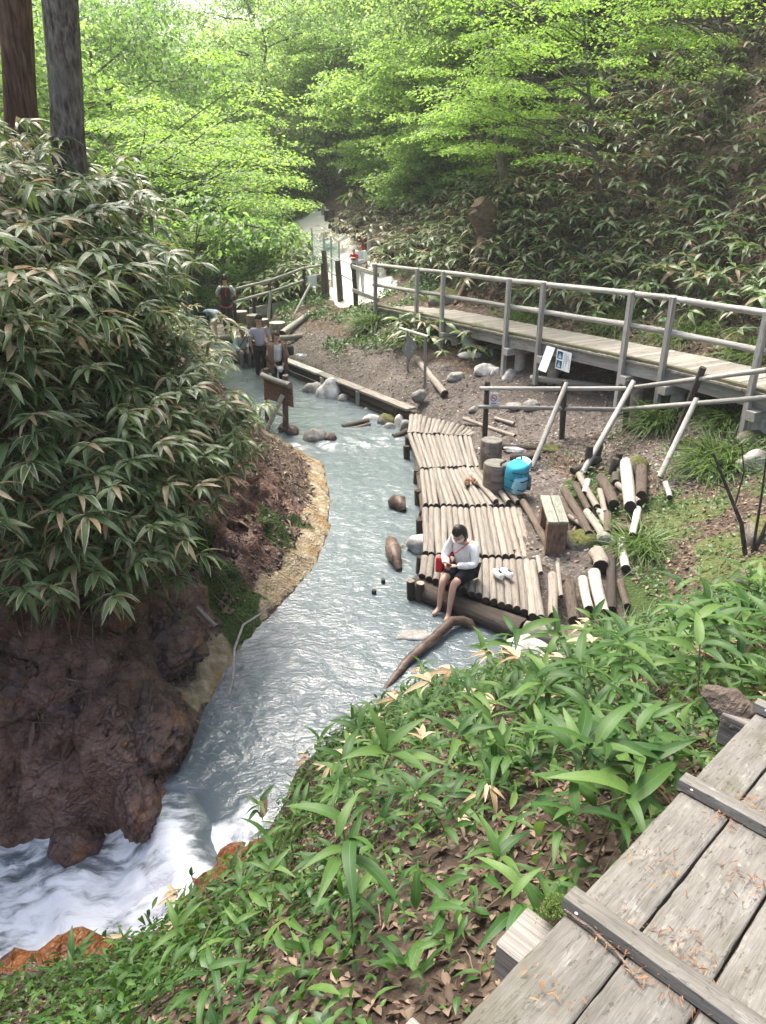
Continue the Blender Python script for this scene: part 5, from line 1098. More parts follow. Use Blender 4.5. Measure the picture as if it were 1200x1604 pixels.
mb = MB(); mb.tube([c0 + Vector((0, 0, .09)), lw(base, yw_, (.18, -.12, .68)), lw(base, yw_, (.205, -.02, .76)), lw(base, yw_, (.195, .07, .86)), lw(base, yw_, (.12, .115, .925)), lw(base, yw_, (.0, .10, .90)), lw(base, yw_, (-.05, -.05, .75)), c0 + Vector((-.0, .02, .09))], .006, 5); mb.build('strap', M['red_bag'], t)
# group in the pool
plaid = cloth('lavender check shirt', (.64, .59, .68), (.28, .24, .38), kind='plaid'); blackc = plain('black cloth', (.02, .02, .024))
person('person in a lavender checked shirt and black trousers standing beside the pool', (-3.16, 19.05, -.08), R(-72), 1.70, dict(elr=(-.04, -.25, 1.07), ell=(-.04, .25, 1.07), wrl=(-.02, .20, .84), wrr=(-.02, -.20, .84)), plaid, blackc, .42, 'short', 'hair', (10, 28), 1)
person('person in a brown cardigan and white blouse standing in the pool by the plank seat', (-2.62, 18.15, -.22), R(-66), 1.60, dict(wrl=(.2, .08, .80), wrr=(.2, -.08, .80), ell=(.04, .25, 1.0), elr=(.04, -.25, 1.0)), plain('white blouse', (.70, .69, .67)), plain('navy trousers', (.018, .022, .05)), .2, 'bob', 'hair_brown', (14, 26), 1)
# cardigan open at the front, as its own garment
b_ = Vector((-2.62, 18.15, -.22)); y_ = R(-66); t = bpy.data.objects['person.002']; mb = MB(); V = []; n = 14
for j, (z, rx, ry) in enumerate(((1.36, .11, .16), (1.2, .185, .23), (1.0, .20, .25), (.8, .21, .26), (.62, .22, .27))):
    for i in range(n + 1):
        a = R(30) + (2 * math.pi - R(60)) * i / n; V.append(lw(b_, y_, (rx * math.cos(a), ry * math.sin(a), z)))
mb.add(V, [(j * (n + 1) + i, j * (n + 1) + i + 1, (j + 1) * (n + 1) + i + 1, (j + 1) * (n + 1) + i) for j in range(4) for i in range(n)])
M['cardigan'] = plain('brown knit', (.20, .12, .085))
for s in (1, -1): mb.tube([lw(b_, y_, (0, s * .17, 1.28)), lw(b_, y_, (.03, s * .245, 1.0)), lw(b_, y_, (.16, s * .12, .84))], [.085, .075, .06], 10)
o = mb.build('cardigan', M['cardigan'], t); sm = o.modifiers.new('t', 'SOLIDIFY'); sm.thickness = .012
c0 = lw(b_, y_, (.27, .0, .74)); me = blob_mesh('towel', mat_plain('white towel', (.68, .68, .66), .9, 0, 20, .1), 91, 3, .3, (.07, .10, .075)); tag(add_mesh('towel', me, loc=c0), 'folded white cloth held by the person in the brown cardigan', 'towel')
SIT = lambda k, b=0: {n_: Vector(p) * k for n_, p in dict(pelvis=(0, 0, .10), spine=(.03 + b, 0, .25), chest=(.10 + b * 2, 0, .40), neck=(.15 + b * 3, 0, .52), jaw=(.18 + b * 3.4, 0, .58), skull=(.20 + b * 3.6, 0, .65), shl=(.12 + b * 2.5, .16, .50), shr=(.12 + b * 2.5, -.16, .50), ell=(.2 + b, .22, .26), elr=(.2 + b, -.22, .26), wrl=(.36, .12, .18), wrr=(.36, -.12, .18), hipl=(.03, .09, .08), hipr=(.03, -.09, .08), knl=(.42, .11, .10), knr=(.42, -.11, .10), anl=(.46, .11, -.30), anr=(.46, -.11, -.30), toel=(.57, .12, -.34), toer=(.57, -.12, -.34)).items()}
logthing((-4.3, 20.55, .22), (-3.15, 19.75, .22), .16, 'bark', 'thick low log that the two sitting visitors use as a seat', group='logs and branches lying about')
person('person in a pale grey top with a dark strap sitting by the checked shirt', (-3.84, 20.2, .36), R(-70), 1.55, SIT(1, .0), plain('grey hoodie', (.62, .63, .61)), plain('grey trousers', (.16, .16, .17)), 1, 'short', 'hair_brown', (0, 25), 1)
t = bpy.data.objects['person.003']; b2 = Vector((-3.84, 20.2, .36)); y2 = R(-70); mb = MB(); mb.tube([lw(b2, y2, (.17, .13, .56)), lw(b2, y2, (.265, 0, .42)), lw(b2, y2, (.25, -.11, .26))], .014, 6); mb.build('strap', M['black'], t)
person('person in dark clothes sitting half hidden behind the checked shirt', (-3.46, 20.05, .30), R(-60), 1.5, SIT(.97, .02), blackc, blackc, 1, 'bob', 'hair_brown', (10, 30), 1)
# hiker with the backpack
hb = Vector((-4.83, 23.4, .37)); hy = R(100)
person('person with a dark backpack standing with the back turned on the far log deck', hb, hy, 1.66, dict(ell=(.06, .27, 1.05), elr=(.06, -.27, 1.05), wrl=(.24, .18, .98), wrr=(.24, -.18, .98)), plain('grey shirt', (.58, .58, .56)), plain('dark olive trousers', (.045, .055, .04)), .48, 'short', 'hair', (0, 10), 1, shoes=M['black'])
t = thing('backpack', lw(hb, hy, (-.2, 0, 1.0)), 'dark grey backpack with red trim on the back of the hiker', 'backpack')
def pack(t, c, yaw, sz, mat, nm='bag', seed=3):
    bm = bmesh.new(); bmesh.ops.create_cube(bm, size=1); bmesh.ops.subdivide_edges(bm, edges=list(bm.edges), cuts=3, use_grid_fill=True)
    for v in bm.verts:
        x, y, z = v.co; k = 1 - .22 * max(0, z) - .10 * max(0, -z); rnd_ = 1 - .28 * (abs(x) * 2) ** 4 * (abs(y) * 2) ** 2
        v.co = Vector((x * sz[0] * k * rnd_, y * sz[1] * k * rnd_, z * sz[2]))
    me = bpy.data.meshes.new(nm); bm.to_mesh(me); bm.free(); me.materials.append(mat)
    for p in me.polygons: p.use_smooth = True
    o = bpy.data.objects.new(nm, me); o.location = Vector(c) - ORG[t.name]; o.rotation_euler = (0, 0, yaw); sb = o.modifiers.new('s', 'SUBSURF'); sb.levels = 1; sb.render_levels = 1; link(o, t); return o
M['pack_dark'] = plain('dark pack fabric', (.035, .037, .04)); pack(t, lw(hb, hy, (-.21, 0, 1.05)), hy, (.20, .32, .56), M['pack_dark'])
mb = MB()
for s in (1, -1): mb.tube([lw(hb, hy, (-.10, s * .10, 1.36)), lw(hb, hy, (.02, s * .12, 1.40)), lw(hb, hy, (.12, s * .13, 1.25)), lw(hb, hy, (.08, s * .15, 1.0))], .022, 6)
mb.build('strap', M['pack_dark'], t)
mb = MB(); mb.tube([lw(hb, hy, (-.30, -.03, 1.28)), lw(hb, hy, (-.325, .0, 1.20)), lw(hb, hy, (-.30, -.01, 1.08))], .026, 7); mb.tube([lw(hb, hy, (-.20, .18, .78)), lw(hb, hy, (-.31, .10, .76)), lw(hb, hy, (-.32, -.1, .75)), lw(hb, hy, (-.20, -.18, .80))], .022, 6); mb.tube([lw(hb, hy, (-.25, .155, .80)), lw(hb, hy, (-.27, .15, 1.1))], .012, 6); mb.build('red_trim', M['red'], t)
# the one bending down in the stream
bb = Vector((-5.75, 24.7, -.2))
person('person in a blue and white printed shirt bending down in the upper stream', bb, R(-12), 1.62, dict(pelvis=(-.15, 0, .84), spine=(.05, 0, .93), chest=(.25, 0, .92), neck=(.42, 0, .86), jaw=(.49, 0, .83), skull=(.575, 0, .80), shl=(.32, .16, .87), shr=(.32, -.16, .87), ell=(.36, .18, .62), elr=(.36, -.18, .62), wrl=(.42, .10, .40), wrr=(.42, -.1, .40), hipl=(-.14, .09, .80), hipr=(-.14, -.09, .80)), cloth('printed shirt', (.62, .65, .70), (.22, .28, .42), kind='print'), plain('navy shorts', (.03, .035, .06)), .42, 'short', 'hair', (0, 70), .6)
# white figure with child on the path
wb = Vector((-.72, 24.3, 1.36)); wy = R(-118); whitec = plain('white cotton', (.8, .8, .79))
person('person all in white with a mask standing on the path holding a small child', wb, wy, 1.60, dict(wrl=(.24, .05, 1.0), wrr=(.24, -.12, 1.08), ell=(.08, .23, 1.0), elr=(.1, -.23, 1.02)), whitec, whitec, 1, 'bob', 'hair', (20, 10), 1, True, shoes=M['black'])
person('small dark haired child with red sleeves carried by the person in white', lw(wb, wy, (.19, -.10, .92)), R(-100), .85, {n_: Vector(p) * .55 for n_, p in dict(pelvis=(0, 0, .10), spine=(.0, 0, .25), chest=(.02, 0, .40), neck=(.03, 0, .50), jaw=(.04, 0, .56), skull=(.05, 0, .64), shl=(.02, .16, .48), shr=(.02, -.16, .48), ell=(.1, .22, .34), elr=(.1, -.22, .34), wrl=(.22, .14, .34), wrr=(.22, -.2, .34), hipl=(.03, .09, .08), hipr=(.03, -.09, .08), knl=(.3, .13, .02), knr=(.3, -.13, .02), anl=(.3, .12, -.26), anr=(.3, -.12, -.26), toel=(.4, .12, -.28), toer=(.4, -.12, -.28)).items()}, plain('red cloth', (.45, .04, .05)), plain('pale trousers', (.6, .6, .6)), 1, 'short', 'hair', (0, 0), 1)
# ------------------------------------------------------------------ belongings
def shoe(loc, yaw, mat, sole, lab, grp, L=.25, open_=False):
    t = thing('sandal' if open_ else 'shoe', loc, lab, 'sandal' if open_ else 'shoe', grp, yaw); mb = MB(); b = ORG[t.name]; V = []; n = 14
    for z in (0, .022):
        for i in range(n):
            a = 2 * math.pi * i / n; w = .042 + .008 * math.cos(a); V.append((L / 2 * math.cos(a), w * math.sin(a), z))
    F = [(i, (i + 1) % n, n + (i + 1) % n, n + i) for i in range(n)] + [list(range(n))[::-1], [n + i for i in range(n)]]
    me = mesh_np('sole', V, F, sole, False); o = bpy.data.objects.new('sole', me); link(o, t)
    V = []; F = []
    if open_:
        mb = MB()
        for x in (.07, .02, -.07): mb.tube([(x, -.045, .02), (x + .005, -.02, .055), (x + .005, .02, .055), (x, .045, .02)], .011, 6)
        me = mesh_np('strap', np.array(mb.v), mb.f, mat, True); link(bpy.data.objects.new('strap', me), t)
    else:
        rings = [(.125, .015, .03), (.10, .036, .045), (.05, .043, .06), (.0, .041, .075), (-.05, .036, .08), (-.10, .034, .082), (-.123, .02, .08)]
        for x, w, z in rings: V += [(x, -w, .018), (x, -w * .95, z * .7), (x, -w * .45 if x < .02 else -w * .5, z), (x, w * .45 if x < .02 else w * .5, z), (x, w * .95, z * .7), (x, w, .018)]
        for j in range(len(rings) - 1):
            for k in range(5):
                if k == 2 and rings[j][0] < .02 and rings[j + 1][0] > -.122: continue
                F.append((j * 6 + k, j * 6 + k + 1, (j + 1) * 6 + k + 1, (j + 1) * 6 + k))
        F += [list(range(6)), list(range(36, 42))]; me = mesh_np('upper', V, F, mat, True); link(bpy.data.objects.new('upper', me), t)
        me = mesh_np('insole', [(-.11, -.026, .03), (.03, -.03, .03), (.03, .03, .03), (-.11, .026, .03)], [(0, 1, 2, 3)], M['shade_in'], False); link(bpy.data.objects.new('insole', me), t)
M['shade_in'] = mat_plain('grey insole', (.32, .32, .33), .8); M['white_shoe'] = mat_plain('white canvas', (.80, .80, .79), .7); M['white_sole'] = mat_plain('white rubber', (.74, .74, .72), .6); M['sandal'] = mat_plain('orange brown leather', (.28, .12, .05), .6); M['sole'] = mat_plain('dark sole', (.05, .04, .035), .7)
shoe((1.44, 8.07, .362), R(105), M['white_shoe'], M['white_sole'], 'white shoe on the log deck, the one nearer the seated person', 'pair of white shoes on the deck'); shoe((1.555, 8.09, .362), R(112), M['white_shoe'], M['white_sole'], 'white shoe on the log deck, the one farther from the seated person', 'pair of white shoes on the deck')
shoe((1.36, 11.02, .365), R(80), M['sandal'], M['sole'], 'brown sandal on the upper deck, the one farther from the stools', 'pair of brown sandals on the deck', .25, True); shoe((1.49, 11.04, .365), R(108), M['sandal'], M['sole'], 'brown sandal on the upper deck, the one nearer the stools', 'pair of brown sandals on the deck', .25, True)
shoe((-2.22, 19.55, .45), R(150), M['white_shoe'], M['white_sole'], 'white sneaker on the path just behind the far end of the plank seat', 'white sneakers by the plank seat'); shoe((-2.12, 19.42, .45), R(160), M['white_shoe'], M['white_sole'], 'white sneaker lying in front of the other one by the plank seat', 'white sneakers by the plank seat')
t = thing('bag', (-2.52, 19.75, .45), 'small black bag standing on the path behind the brown cardigan', 'bag'); pack(t, (-2.52, 19.75, .56), 1, (.24, .28, .24), M['pack_dark'])
# blue rucksack leaning on the stool
bx = Vector((2.1, 10.62, .38)); t = thing('backpack', bx, 'bright blue hiking backpack leaning against the log stool', 'backpack'); M['blue'] = cloth('bright blue nylon', (.05, .37, .52)); M['blue_light'] = plain('pale blue trim', (.30, .60, .72)); M['grey_net'] = plain('grey mesh', (.16, .19, .21))
o = pack(t, bx + Vector((-.03, 0, .27)), R(-60), (.34, .38, .50), M['blue']); o.rotation_euler = (R(8), R(12), R(-60))
o = pack(t, bx + Vector((.035, .02, .47)), R(-60), (.28, .34, .12), M['blue_light'], 'lid'); o.rotation_euler = (R(8), R(12), R(-60)); o = pack(t, bx + Vector((.0, -.14, .19)), R(-60), (.14, .27, .26), M['blue_light'], 'front_pocket'); o.rotation_euler = (0, R(10), R(-60)); o = pack(t, bx + Vector((.14, -.05, .20)), R(-60), (.15, .07, .24), M['grey_net'], 'side_pocket')
mb = MB()
for s in (-.07, .07): mb.tube([bx + Vector((-.12 + s, .1, .50)), bx + Vector((-.20 + s, .08, .46)), bx + Vector((-.22 + s, .06, .30)), bx + Vector((-.15 + s, .06, .14))], .02, 6)
mb.build('shoulder_strap', M['pack_dark'], t); mb = MB()
for s in (-.05, .06): mb.tube([bx + Vector((s - .06, -.10, .50)), bx + Vector((s - .02, -.19, .34)), bx + Vector((s, -.20, .12))], .007, 5)
mb.build('webbing', M['blue_light'], t); mb = MB()
for z in (.13, .27, .40): mb.tube([bx + Vector((-.21, -.05, z)), bx + Vector((-.12, -.20, z + .01)), bx + Vector((.03, -.235, z)), bx + Vector((.16, -.12, z + .01)), bx + Vector((.19, .0, z))], .008, 5)
mb.build('compression_strap', M['pack_dark'], t); mb = MB(); mb.tube([bx + Vector((-.06, .07, .53)), bx + Vector((-.05, .08, .59)), bx + Vector((.03, .07, .59)), bx + Vector((.04, .06, .53))], .012, 6); mb.build('grab_loop', M['pack_dark'], t)
# ------------------------------------------------------------------ leaf materials
M['bamboo'] = mat_leaf('bamboo leaf pale edged', (.055, .10, .032), (.095, .16, .052), (.16, .225, .08), (.54, .49, .34), (.44, .33, .19), .12, .37, .32, 1.9, .6)
M['bamboo_hill'] = mat_leaf('bamboo leaf of the slope', (.045, .09, .035), (.085, .145, .065), (.17, .23, .13), (.42, .38, .26), (.34, .24, .14), .18, .42, .2, 1.4)
M['bamboo_pale'] = mat_leaf('bamboo leaf silvery', (.07, .11, .05), (.14, .18, .09), (.26, .28, .17), (.5, .47, .36), (.42, .34, .22), .22, .38, .25, 1.4)
M['hill_green'] = mat_leaf('green bamboo leaf of the slope', (.05, .10, .03), (.09, .165, .045), (.16, .24, .07), (.42, .40, .24), (.34, .24, .14), .10, .42, .25, 1.6)
M['broad'] = mat_leaf('broad bamboo leaf', (.032, .085, .02), (.058, .128, .028), (.12, .205, .048), None, None, 0, .5, .28, 1.8, .3)
M['dry'] = mat_leaf('dry bamboo leaf', (.30, .19, .09), (.46, .33, .19), (.60, .48, .32), (.62, .54, .40), None, 0, .7, .2, 1.2)
M['under'] = mat_leaf('undergrowth leaf', (.022, .062, .014), (.045, .11, .022), (.085, .17, .035), None, None, 0, .45, .25, 1.8)
M['litter'] = mat_leaf('dead leaf', (.055, .036, .024), (.16, .105, .068), (.34, .25, .18), None, None, 0, .85, .05, 1.1)
M['litter_hill'] = mat_leaf('dead leaf on the slope', (.04, .025, .017), (.12, .075, .046), (.26, .185, .125), None, None, 0, .9, .05, 1.1)
M['grass'] = mat_leaf('grass blade', (.04, .085, .015), (.08, .15, .025), (.14, .22, .05), None, None, 0, .5, .25, 1.5)
M['stem'] = mat_plain('bamboo stem', (.17, .15, .07), .6, .3)
M['stem_dark'] = mat_plain('dead cane', (.20, .15, .10), .7, .3)

def stem_mesh(name, pts, r, mat):
    mb = MB(); mb.tube(pts, [r * (1 - .5 * i / (len(pts) - 1)) for i in range(len(pts))], 5, cap=False)
    return mesh_np(name, np.array(mb.v), mb.f, M[mat], True)
class Plant:
    """a cane and the placing of its leaves, all in metres, leaning towards local +X"""
    def __init__(s, h, lean, whorls, nleaf, L, Lv, droop, seed, spread=1.9, up=0):
        r_ = random.Random(seed); P = [Vector((lean * (t ** 1.6), 0, h * t * (1 - .18 * t * (lean / max(h, .1))))) for t in (0, .25, .5, .75, .9, 1)]
        s.stem = P; s.leaves = []
        for w in range(whorls):
            t = 1 - .17 * w; q = Vector((lean * (t ** 1.6), 0, h * t * (1 - .18 * t * (lean / max(h, .1)))))
            m_ = nleaf if w == 0 else max(2, nleaf - 3)
            for k in range(m_):
                yaw = (k / max(1, m_ - 1) - .5) * 2 * spread + r_.uniform(-.3, .3)
                pit = droop * (1 + .5 * abs(yaw) / spread) + r_.uniform(-.25, .25) - up
                s.leaves.append((q + Vector((r_.uniform(-.02, .02), r_.uniform(-.02, .02), r_.uniform(-.03, .01))), yaw, pit, r_.uniform(-.45, .45), L * r_.uniform(1 - Lv, 1 + Lv)))
LT = {'narrow': [leaf_tpl(1, .195, .3, d, 5, .05) for d in (.02, .12, .22, .34)], 'broad': [leaf_tpl(1, .205, .28, d, 7, .1) for d in (.06, .18, .3, .42)], 'hill': [leaf_tpl(1, .24, .22, d, 3) for d in (.05, .18, .32)]}
LM = {}
for kd, mt in (('narrow', 'bamboo'), ('broad', 'broad'), ('broad', 'dry'), ('narrow', 'dry')):
    LM[kd, mt] = [leaf_mesh('leaf', (t[0], t[1], t[2], np.full(len(t[0]), .13 * i)), M[mt]) for i, t in enumerate(LT[kd])]
def set_plant(name, pl, loc, yaw, lab, cat, grp, kind, mt, stemmat='stem', sc=1.0, r=.004):
    t = thing(name, loc, lab, cat, grp, yaw); t.scale = (sc,) * 3
    key = ('stem', id(pl), stemmat)
    if key not in _cache: _cache[key] = stem_mesh('stem', pl.stem, r, stemmat)
    o = bpy.data.objects.new('stem', _cache[key]); link(o, t)
    for (p, y, pi_, ro, L) in pl.leaves:
        o = bpy.data.objects.new('leaf', random.choice(LM[kind, mt])); o.location = p; o.rotation_euler = (ro, pi_, y); o.scale = (L,) * 3; link(o, t)
    return t
def mass(name, plants, locs, yaws, scs, kind, mat, mesh_only=False):
    """many plants of the same sort as one leafy mesh"""
    pos, rot, sc = [], [], []
    for (p, yw, s_) in zip(locs, yaws, scs):
        pl = plants[rng.integers(len(plants))]; cy, sy = math.cos(yw), math.sin(yw)
        for (q, y, pi_, ro, L) in pl.leaves:
            pos.append((p[0] + s_ * (q.x * cy - q.y * sy), p[1] + s_ * (q.x * sy + q.y * cy), p[2] + s_ * q.z)); rot.append((y + yw, pi_, ro)); sc.append(L * s_)
    pos = np.array(pos); rot = np.array(rot); sc = np.array(sc); ts = LT[kind]; pick = rng.integers(len(ts), size=len(pos)); parts = []
    for i, t in enumerate(ts):
        k = pick == i
        if k.any(): parts.append(batch(t, pos[k], rotmats(rot[k, 0], rot[k, 1], rot[k, 2]), sc[k]))
    return leaf_mesh(name, join(parts), M[mat])
def downhill(x, y):
    a, b = grad(x, y); return math.atan2(-float(b), -float(a)), math.hypot(float(a), float(b))

# ------------------------------------------------------------------ bamboo on the left bank
BL = [Plant(random.uniform(.9, 1.5), random.uniform(.3, .8), 3, 8, .195, .25, .18, 200 + i) for i in range(8)]
cand = []
tries = 0
while len(cand) < 3100 and tries < 90000:
    tries += 1; y = random.uniform(3.9, 18.5); e = random.random() ** 1.4 * 6.0 + (.8 if y < 7 else 1.0 if y < 10.5 else .5); x = float(interp_x(y, LS)) - e
    if y < 5.6 and e < 1.9: continue
    if y > 10.5 and (random.random() < .35 or e < 1.1 + .25 * (y - 10.5)): continue
    if y > 12.5 and e < 3.0 + .3 * (y - 12.5): continue
    z = float(gz(x, y))
    if x > -.185 * y - .45 - .062 * y * max(0, z - 1): continue
    if z < (.8 if y < 7 else .95 if y < 10 else .45): continue
    cand.append((x, y, z))
def vis(c):      # closeness to the outer face of the thicket, seen from the stream side
    x, y, z = c; return math.hypot(x, y) + .6 * (float(interp_x(y, LS)) - x) + random.uniform(0, 2.2)
cand.sort(key=vis)
for i, (x, y, z) in enumerate(cand[:185]):
    a, g = downhill(x, y); a = math.atan2(math.sin(a) - .5, math.cos(a) + .9) if y < 9 else a
    set_plant('bamboo_plant', BL[i % 8], (x, y, z - .05), a + random.uniform(-.6, .6), 'pale edged dwarf bamboo ' + ('at the left frame edge above the cascade' if y < 6.4 and x < -3.6 else 'overhanging the near brown rock by the cascade' if y < 6.4 else 'on the crest of the left thicket around the big trunks' if z > 3.0 else 'hanging over the mossy hollow of the left bank' if y < 9.2 and z < 2.1 else 'in the middle of the left thicket' if y < 10.5 else 'at the far right end of the left thicket, near the signboard'), 'bamboo', 'dwarf bamboo plants of the left thicket', 'narrow', 'bamboo', sc=random.uniform(.85, 1.2) * (1 if y < 10.5 else .6) * (1.05 if y < 6.6 else 1) * (1.2 if x < -3.2 else 1))
rest = cand[185:]; yw = []
for x, y, z in rest:
    a, g = downhill(x, y); a = math.atan2(math.sin(a) - .5, math.cos(a) + .9) if y < 9 else a; yw.append(a + random.uniform(-.7, .7))
tag(add_mesh('bamboo_thicket', mass('bamboo_thicket', BL, rest, yw, rng.uniform(.8, 1.25, len(rest)) * np.array([(1 if c[1] < 10.5 else .6) * (1.05 if c[1] < 6.6 else 1) * (1.2 if c[0] < -3.2 else 1) for c in rest]), 'narrow', 'bamboo')), 'dense thicket of pale edged dwarf bamboo filling the left bank', 'bamboo', kind='stuff')
# bare canes under the leaves
mb = MB()
for _ in range(260):
    x, y, z = random.choice(cand)
    if z < 1.7: continue
    a, g = downhill(x, y); h = random.uniform(.5, 1.2); dx, dy = math.cos(a) * .45 * h, math.sin(a) * .45 * h
    mb.tube([(x, y, z), (x + dx * .4, y + dy * .4, z + h * .6), (x + dx, y + dy, z + h * .95)], .0045, 4, cap=False)
tag(mb.build('bamboo_canes', M['stem_dark']), 'thin tan bamboo canes under the leaves of the left bank', 'canes', kind='stuff')
# lush broad leaves in the middle of the thicket
for i, (x, y, z) in enumerate(((-2.75, 6.3, 1.75), (-2.6, 6.6, 1.75))):
    pl = Plant(.35, .12, 2, 5, .17, .2, .1, 700 + i, 2.6); set_plant('leafy_sprout', pl, (x, y, z), -.8 + i, ('bright green broad leaved sprout in the shaded edge of the left thicket', 'second broad leaved sprout behind the bright green one in the left thicket')[i], 'plant', None, 'broad', 'broad')

# ------------------------------------------------------------------ bamboo on the wooded slope at the right
BH = [Plant(random.uniform(.25, .55), random.uniform(.1, .3), 1, random.choice((6, 7, 8)), .25, .25, .08, 300 + i, 2.9) for i in range(8)]
hc = []
tries = 0
while len(hc) < 4600 and tries < 60000:
    tries += 1; d = .7 + random.random() ** 1.2 * 15; s0 = random.uniform(-3.5, 17)
    x = 6.8 + .884 * d - .467 * s0 + .0; y = 11.4 + .467 * d + .884 * s0
    dens = .6 + .75 * float(perlin(x * .33, y * .33, .8)) + .25 * float(perlin(x * .9, y * .9, .3))
    if random.random() > dens + .15: continue
    if d < 1.2 and random.random() < .6: continue
    hc.append((x, y, float(gz(x, y)) - .03))
hc.sort(key=lambda c: math.hypot(c[0], c[1]) + random.uniform(0, 2.5))
seen = [c for c in hc if abs(c[0]) / max(c[1], .1) < .56]
hm = []
for i, pl in enumerate(BH):
    hm.append(mass('bamboo_clump', [pl], [(0, 0, 0)], [0], [1], 'hill', 'hill_green' if i % 2 else 'bamboo_hill'))
near_, far_ = seen[:290], seen[290:] + [c for c in hc if c not in set(seen)]
for i, c in enumerate(near_):
    a, g = downhill(c[0], c[1]); o = add_mesh('bamboo_clump', hm[i % 8], loc=c); o.rotation_euler = (0, 0, a + random.uniform(-.7, .7)); o.scale = (random.uniform(.9, 1.5),) * 3; o.rotation_euler = (random.uniform(-.3, .3), random.uniform(-.1, .5), o.rotation_euler.z)
    xx = 0; d_ = (c[0] - 6.8) * .884 + (c[1] - 11.4) * .467; tag(o, 'low bamboo clump ' + ('just behind the boardwalk rail' if d_ < 2.2 else 'low on the wooded slope' if d_ < 5 else 'high on the wooded slope') + (' toward the right frame edge' if c[1] < 13.5 else ' behind the middle of the boardwalk' if c[1] < 18 else ' near the bright maple'), 'bamboo', 'low bamboo clumps on the wooded slope')
def dh(L, j=.7): return [downhill(c[0], c[1])[0] + random.uniform(-j, j) for c in L]
fa, fb_ = far_[::2], far_[1::2]
tag(add_mesh('bamboo_cover', mass('bamboo_cover', BH, fa, dh(fa), rng.uniform(.8, 1.6, len(fa)), 'hill', 'hill_green')), 'green low bamboo scattered over the upper wooded slope', 'bamboo', kind='stuff')
tag(add_mesh('bamboo_cover', mass('bamboo_cover', BH, fb_, dh(fb_), rng.uniform(.8, 1.6, len(fb_)), 'hill', 'bamboo_hill')), 'low bamboo scattered over the upper wooded slope', 'bamboo', kind='stuff')
# silvery bamboo farther along the slope and on the mound between stream and track
def area(n, fx, lo=None):
    out = []
    while len(out) < n:
        x, y = fx(); z = float(gz(x, y)); out.append((x, y, z - .03))
    return out
def f1():
    s0 = random.uniform(10, 26); d = .4 + random.random() * 7; return 6.8 + .884 * d - .467 * s0, 11.4 + .467 * d + .884 * s0
def f2():
    while True:
        x, y = random.uniform(-8, -1.6), random.uniform(26.2, 40)
        if -7 - (y - 26) * .12 + 1.6 < x < float(np.interp(y, [26, 28, 31, 37, 45], [-2.3, -2.3, -3.1, -4.4, -6.3])) and x > float(np.interp(y, [25, 31.5, 40], [-4.4, -6.2, -8.6])): return x, y
def f3():
    y = random.uniform(17, 36); return float(np.interp(y, [16, 20, 25, 31.5, 40], [-3.2, -4.6, -6.3, -8.6, -11])) - random.random() * 4 - .2, y
def f4():
    while True:
        u = random.random(); x = 1.0 + 1.6 * u + random.uniform(-.5, .4); y = 19.2 - 2.6 * u + random.uniform(-.4, .8)
        if y > 16.6: return x - .2, y
L1, L2, L3, L4 = area(700, f1), area(900, f2), area(520, f3), area(60, f4)
L1 = [c for c in L1 if c[2] > 1.9]
def f5():
    while True:
        y = random.uniform(34, 60); x = random.uniform(-7, 7)
        if x > float(np.interp(y, [32, 38, 45, 50], [-.2, -1.2, -2.6, -7])): return x, y
L5 = area(800, f5); tag(add_mesh('bamboo_cover', mass('bamboo_cover', BH, L5, dh(L5), rng.uniform(1.6, 3.0, len(L5)), 'hill', 'hill_green')), 'light green bamboo behind the retaining wall at the end of the path', 'bamboo', kind='stuff')
tag(add_mesh('bamboo_cover', mass('bamboo_cover', BH, L1, dh(L1), rng.uniform(.9, 1.6, len(L1)), 'hill', 'bamboo_pale')), 'silvery dwarf bamboo beyond the leaning stump on the slope', 'bamboo', kind='stuff')
tag(add_mesh('bamboo_cover', mass('bamboo_cover', BH, L2, dh(L2, 3), rng.uniform(1.2, 2.1, len(L2)), 'hill', 'hill_green')), 'pale bamboo covering the mound between the stream and the white path', 'bamboo', kind='stuff')
tag(add_mesh('bamboo_cover', mass('bamboo_cover', BH, L3, dh(L3, 1), rng.uniform(1, 1.8, len(L3)), 'hill', 'bamboo_pale')), 'dry pale bamboo along the left shore of the upper stream', 'bamboo', kind='stuff')
for i, c in enumerate(L4[:34]):
    o = add_mesh('bamboo_clump', hm[i % 8], loc=c); a, g = downhill(c[0], c[1]); o.rotation_euler = (0, 0, a + random.uniform(-.7, .7)); o.scale = (random.uniform(1.1, 1.7),) * 3
    tag(o, 'green bamboo clump under the raised boardwalk beside the hanging board', 'bamboo', 'bamboo clumps by the hanging board')

# ------------------------------------------------------------------ foreground bamboo with broad leaves
FG = [Plant(random.uniform(.22, .45), random.uniform(.05, .2), 2, 4, .16, .3, .05, 400 + i, 2.6, .55) for i in range(9)]
fgc = []
tries = 0
def okfg(x, y):
    s0 = (x - .88) * wd.x + (y - 1.6) * wd.y; t0 = (x - .88) * wn.x + (y - 1.6) * wn.y
    if -.10 < t0 < 1.5 and s0 > -4: return False
    if t0 > 1.2: return False
    return True
while len(fgc) < 620 and tries < 30000:
    tries += 1; x, y = random.uniform(-1.9, 4.6), random.uniform(1.3, 6.6); z = float(gz(x, y))
    if not okfg(x, y) or z < .12 or abs(x) / y > .62: continue
    w = sst(-1.5, 1.2, x + .25 * (y - 4)) * .85 + .15
    if y > 5.6 and x > -.8 and x < 1.6: w = 1.0
    if y > 6.0 and x > 2.4: w *= .35
    if .7 < x < 1.75 and y > 5.0: continue
    if random.random() > w: continue
    fgc.append((x, y, z - .02))
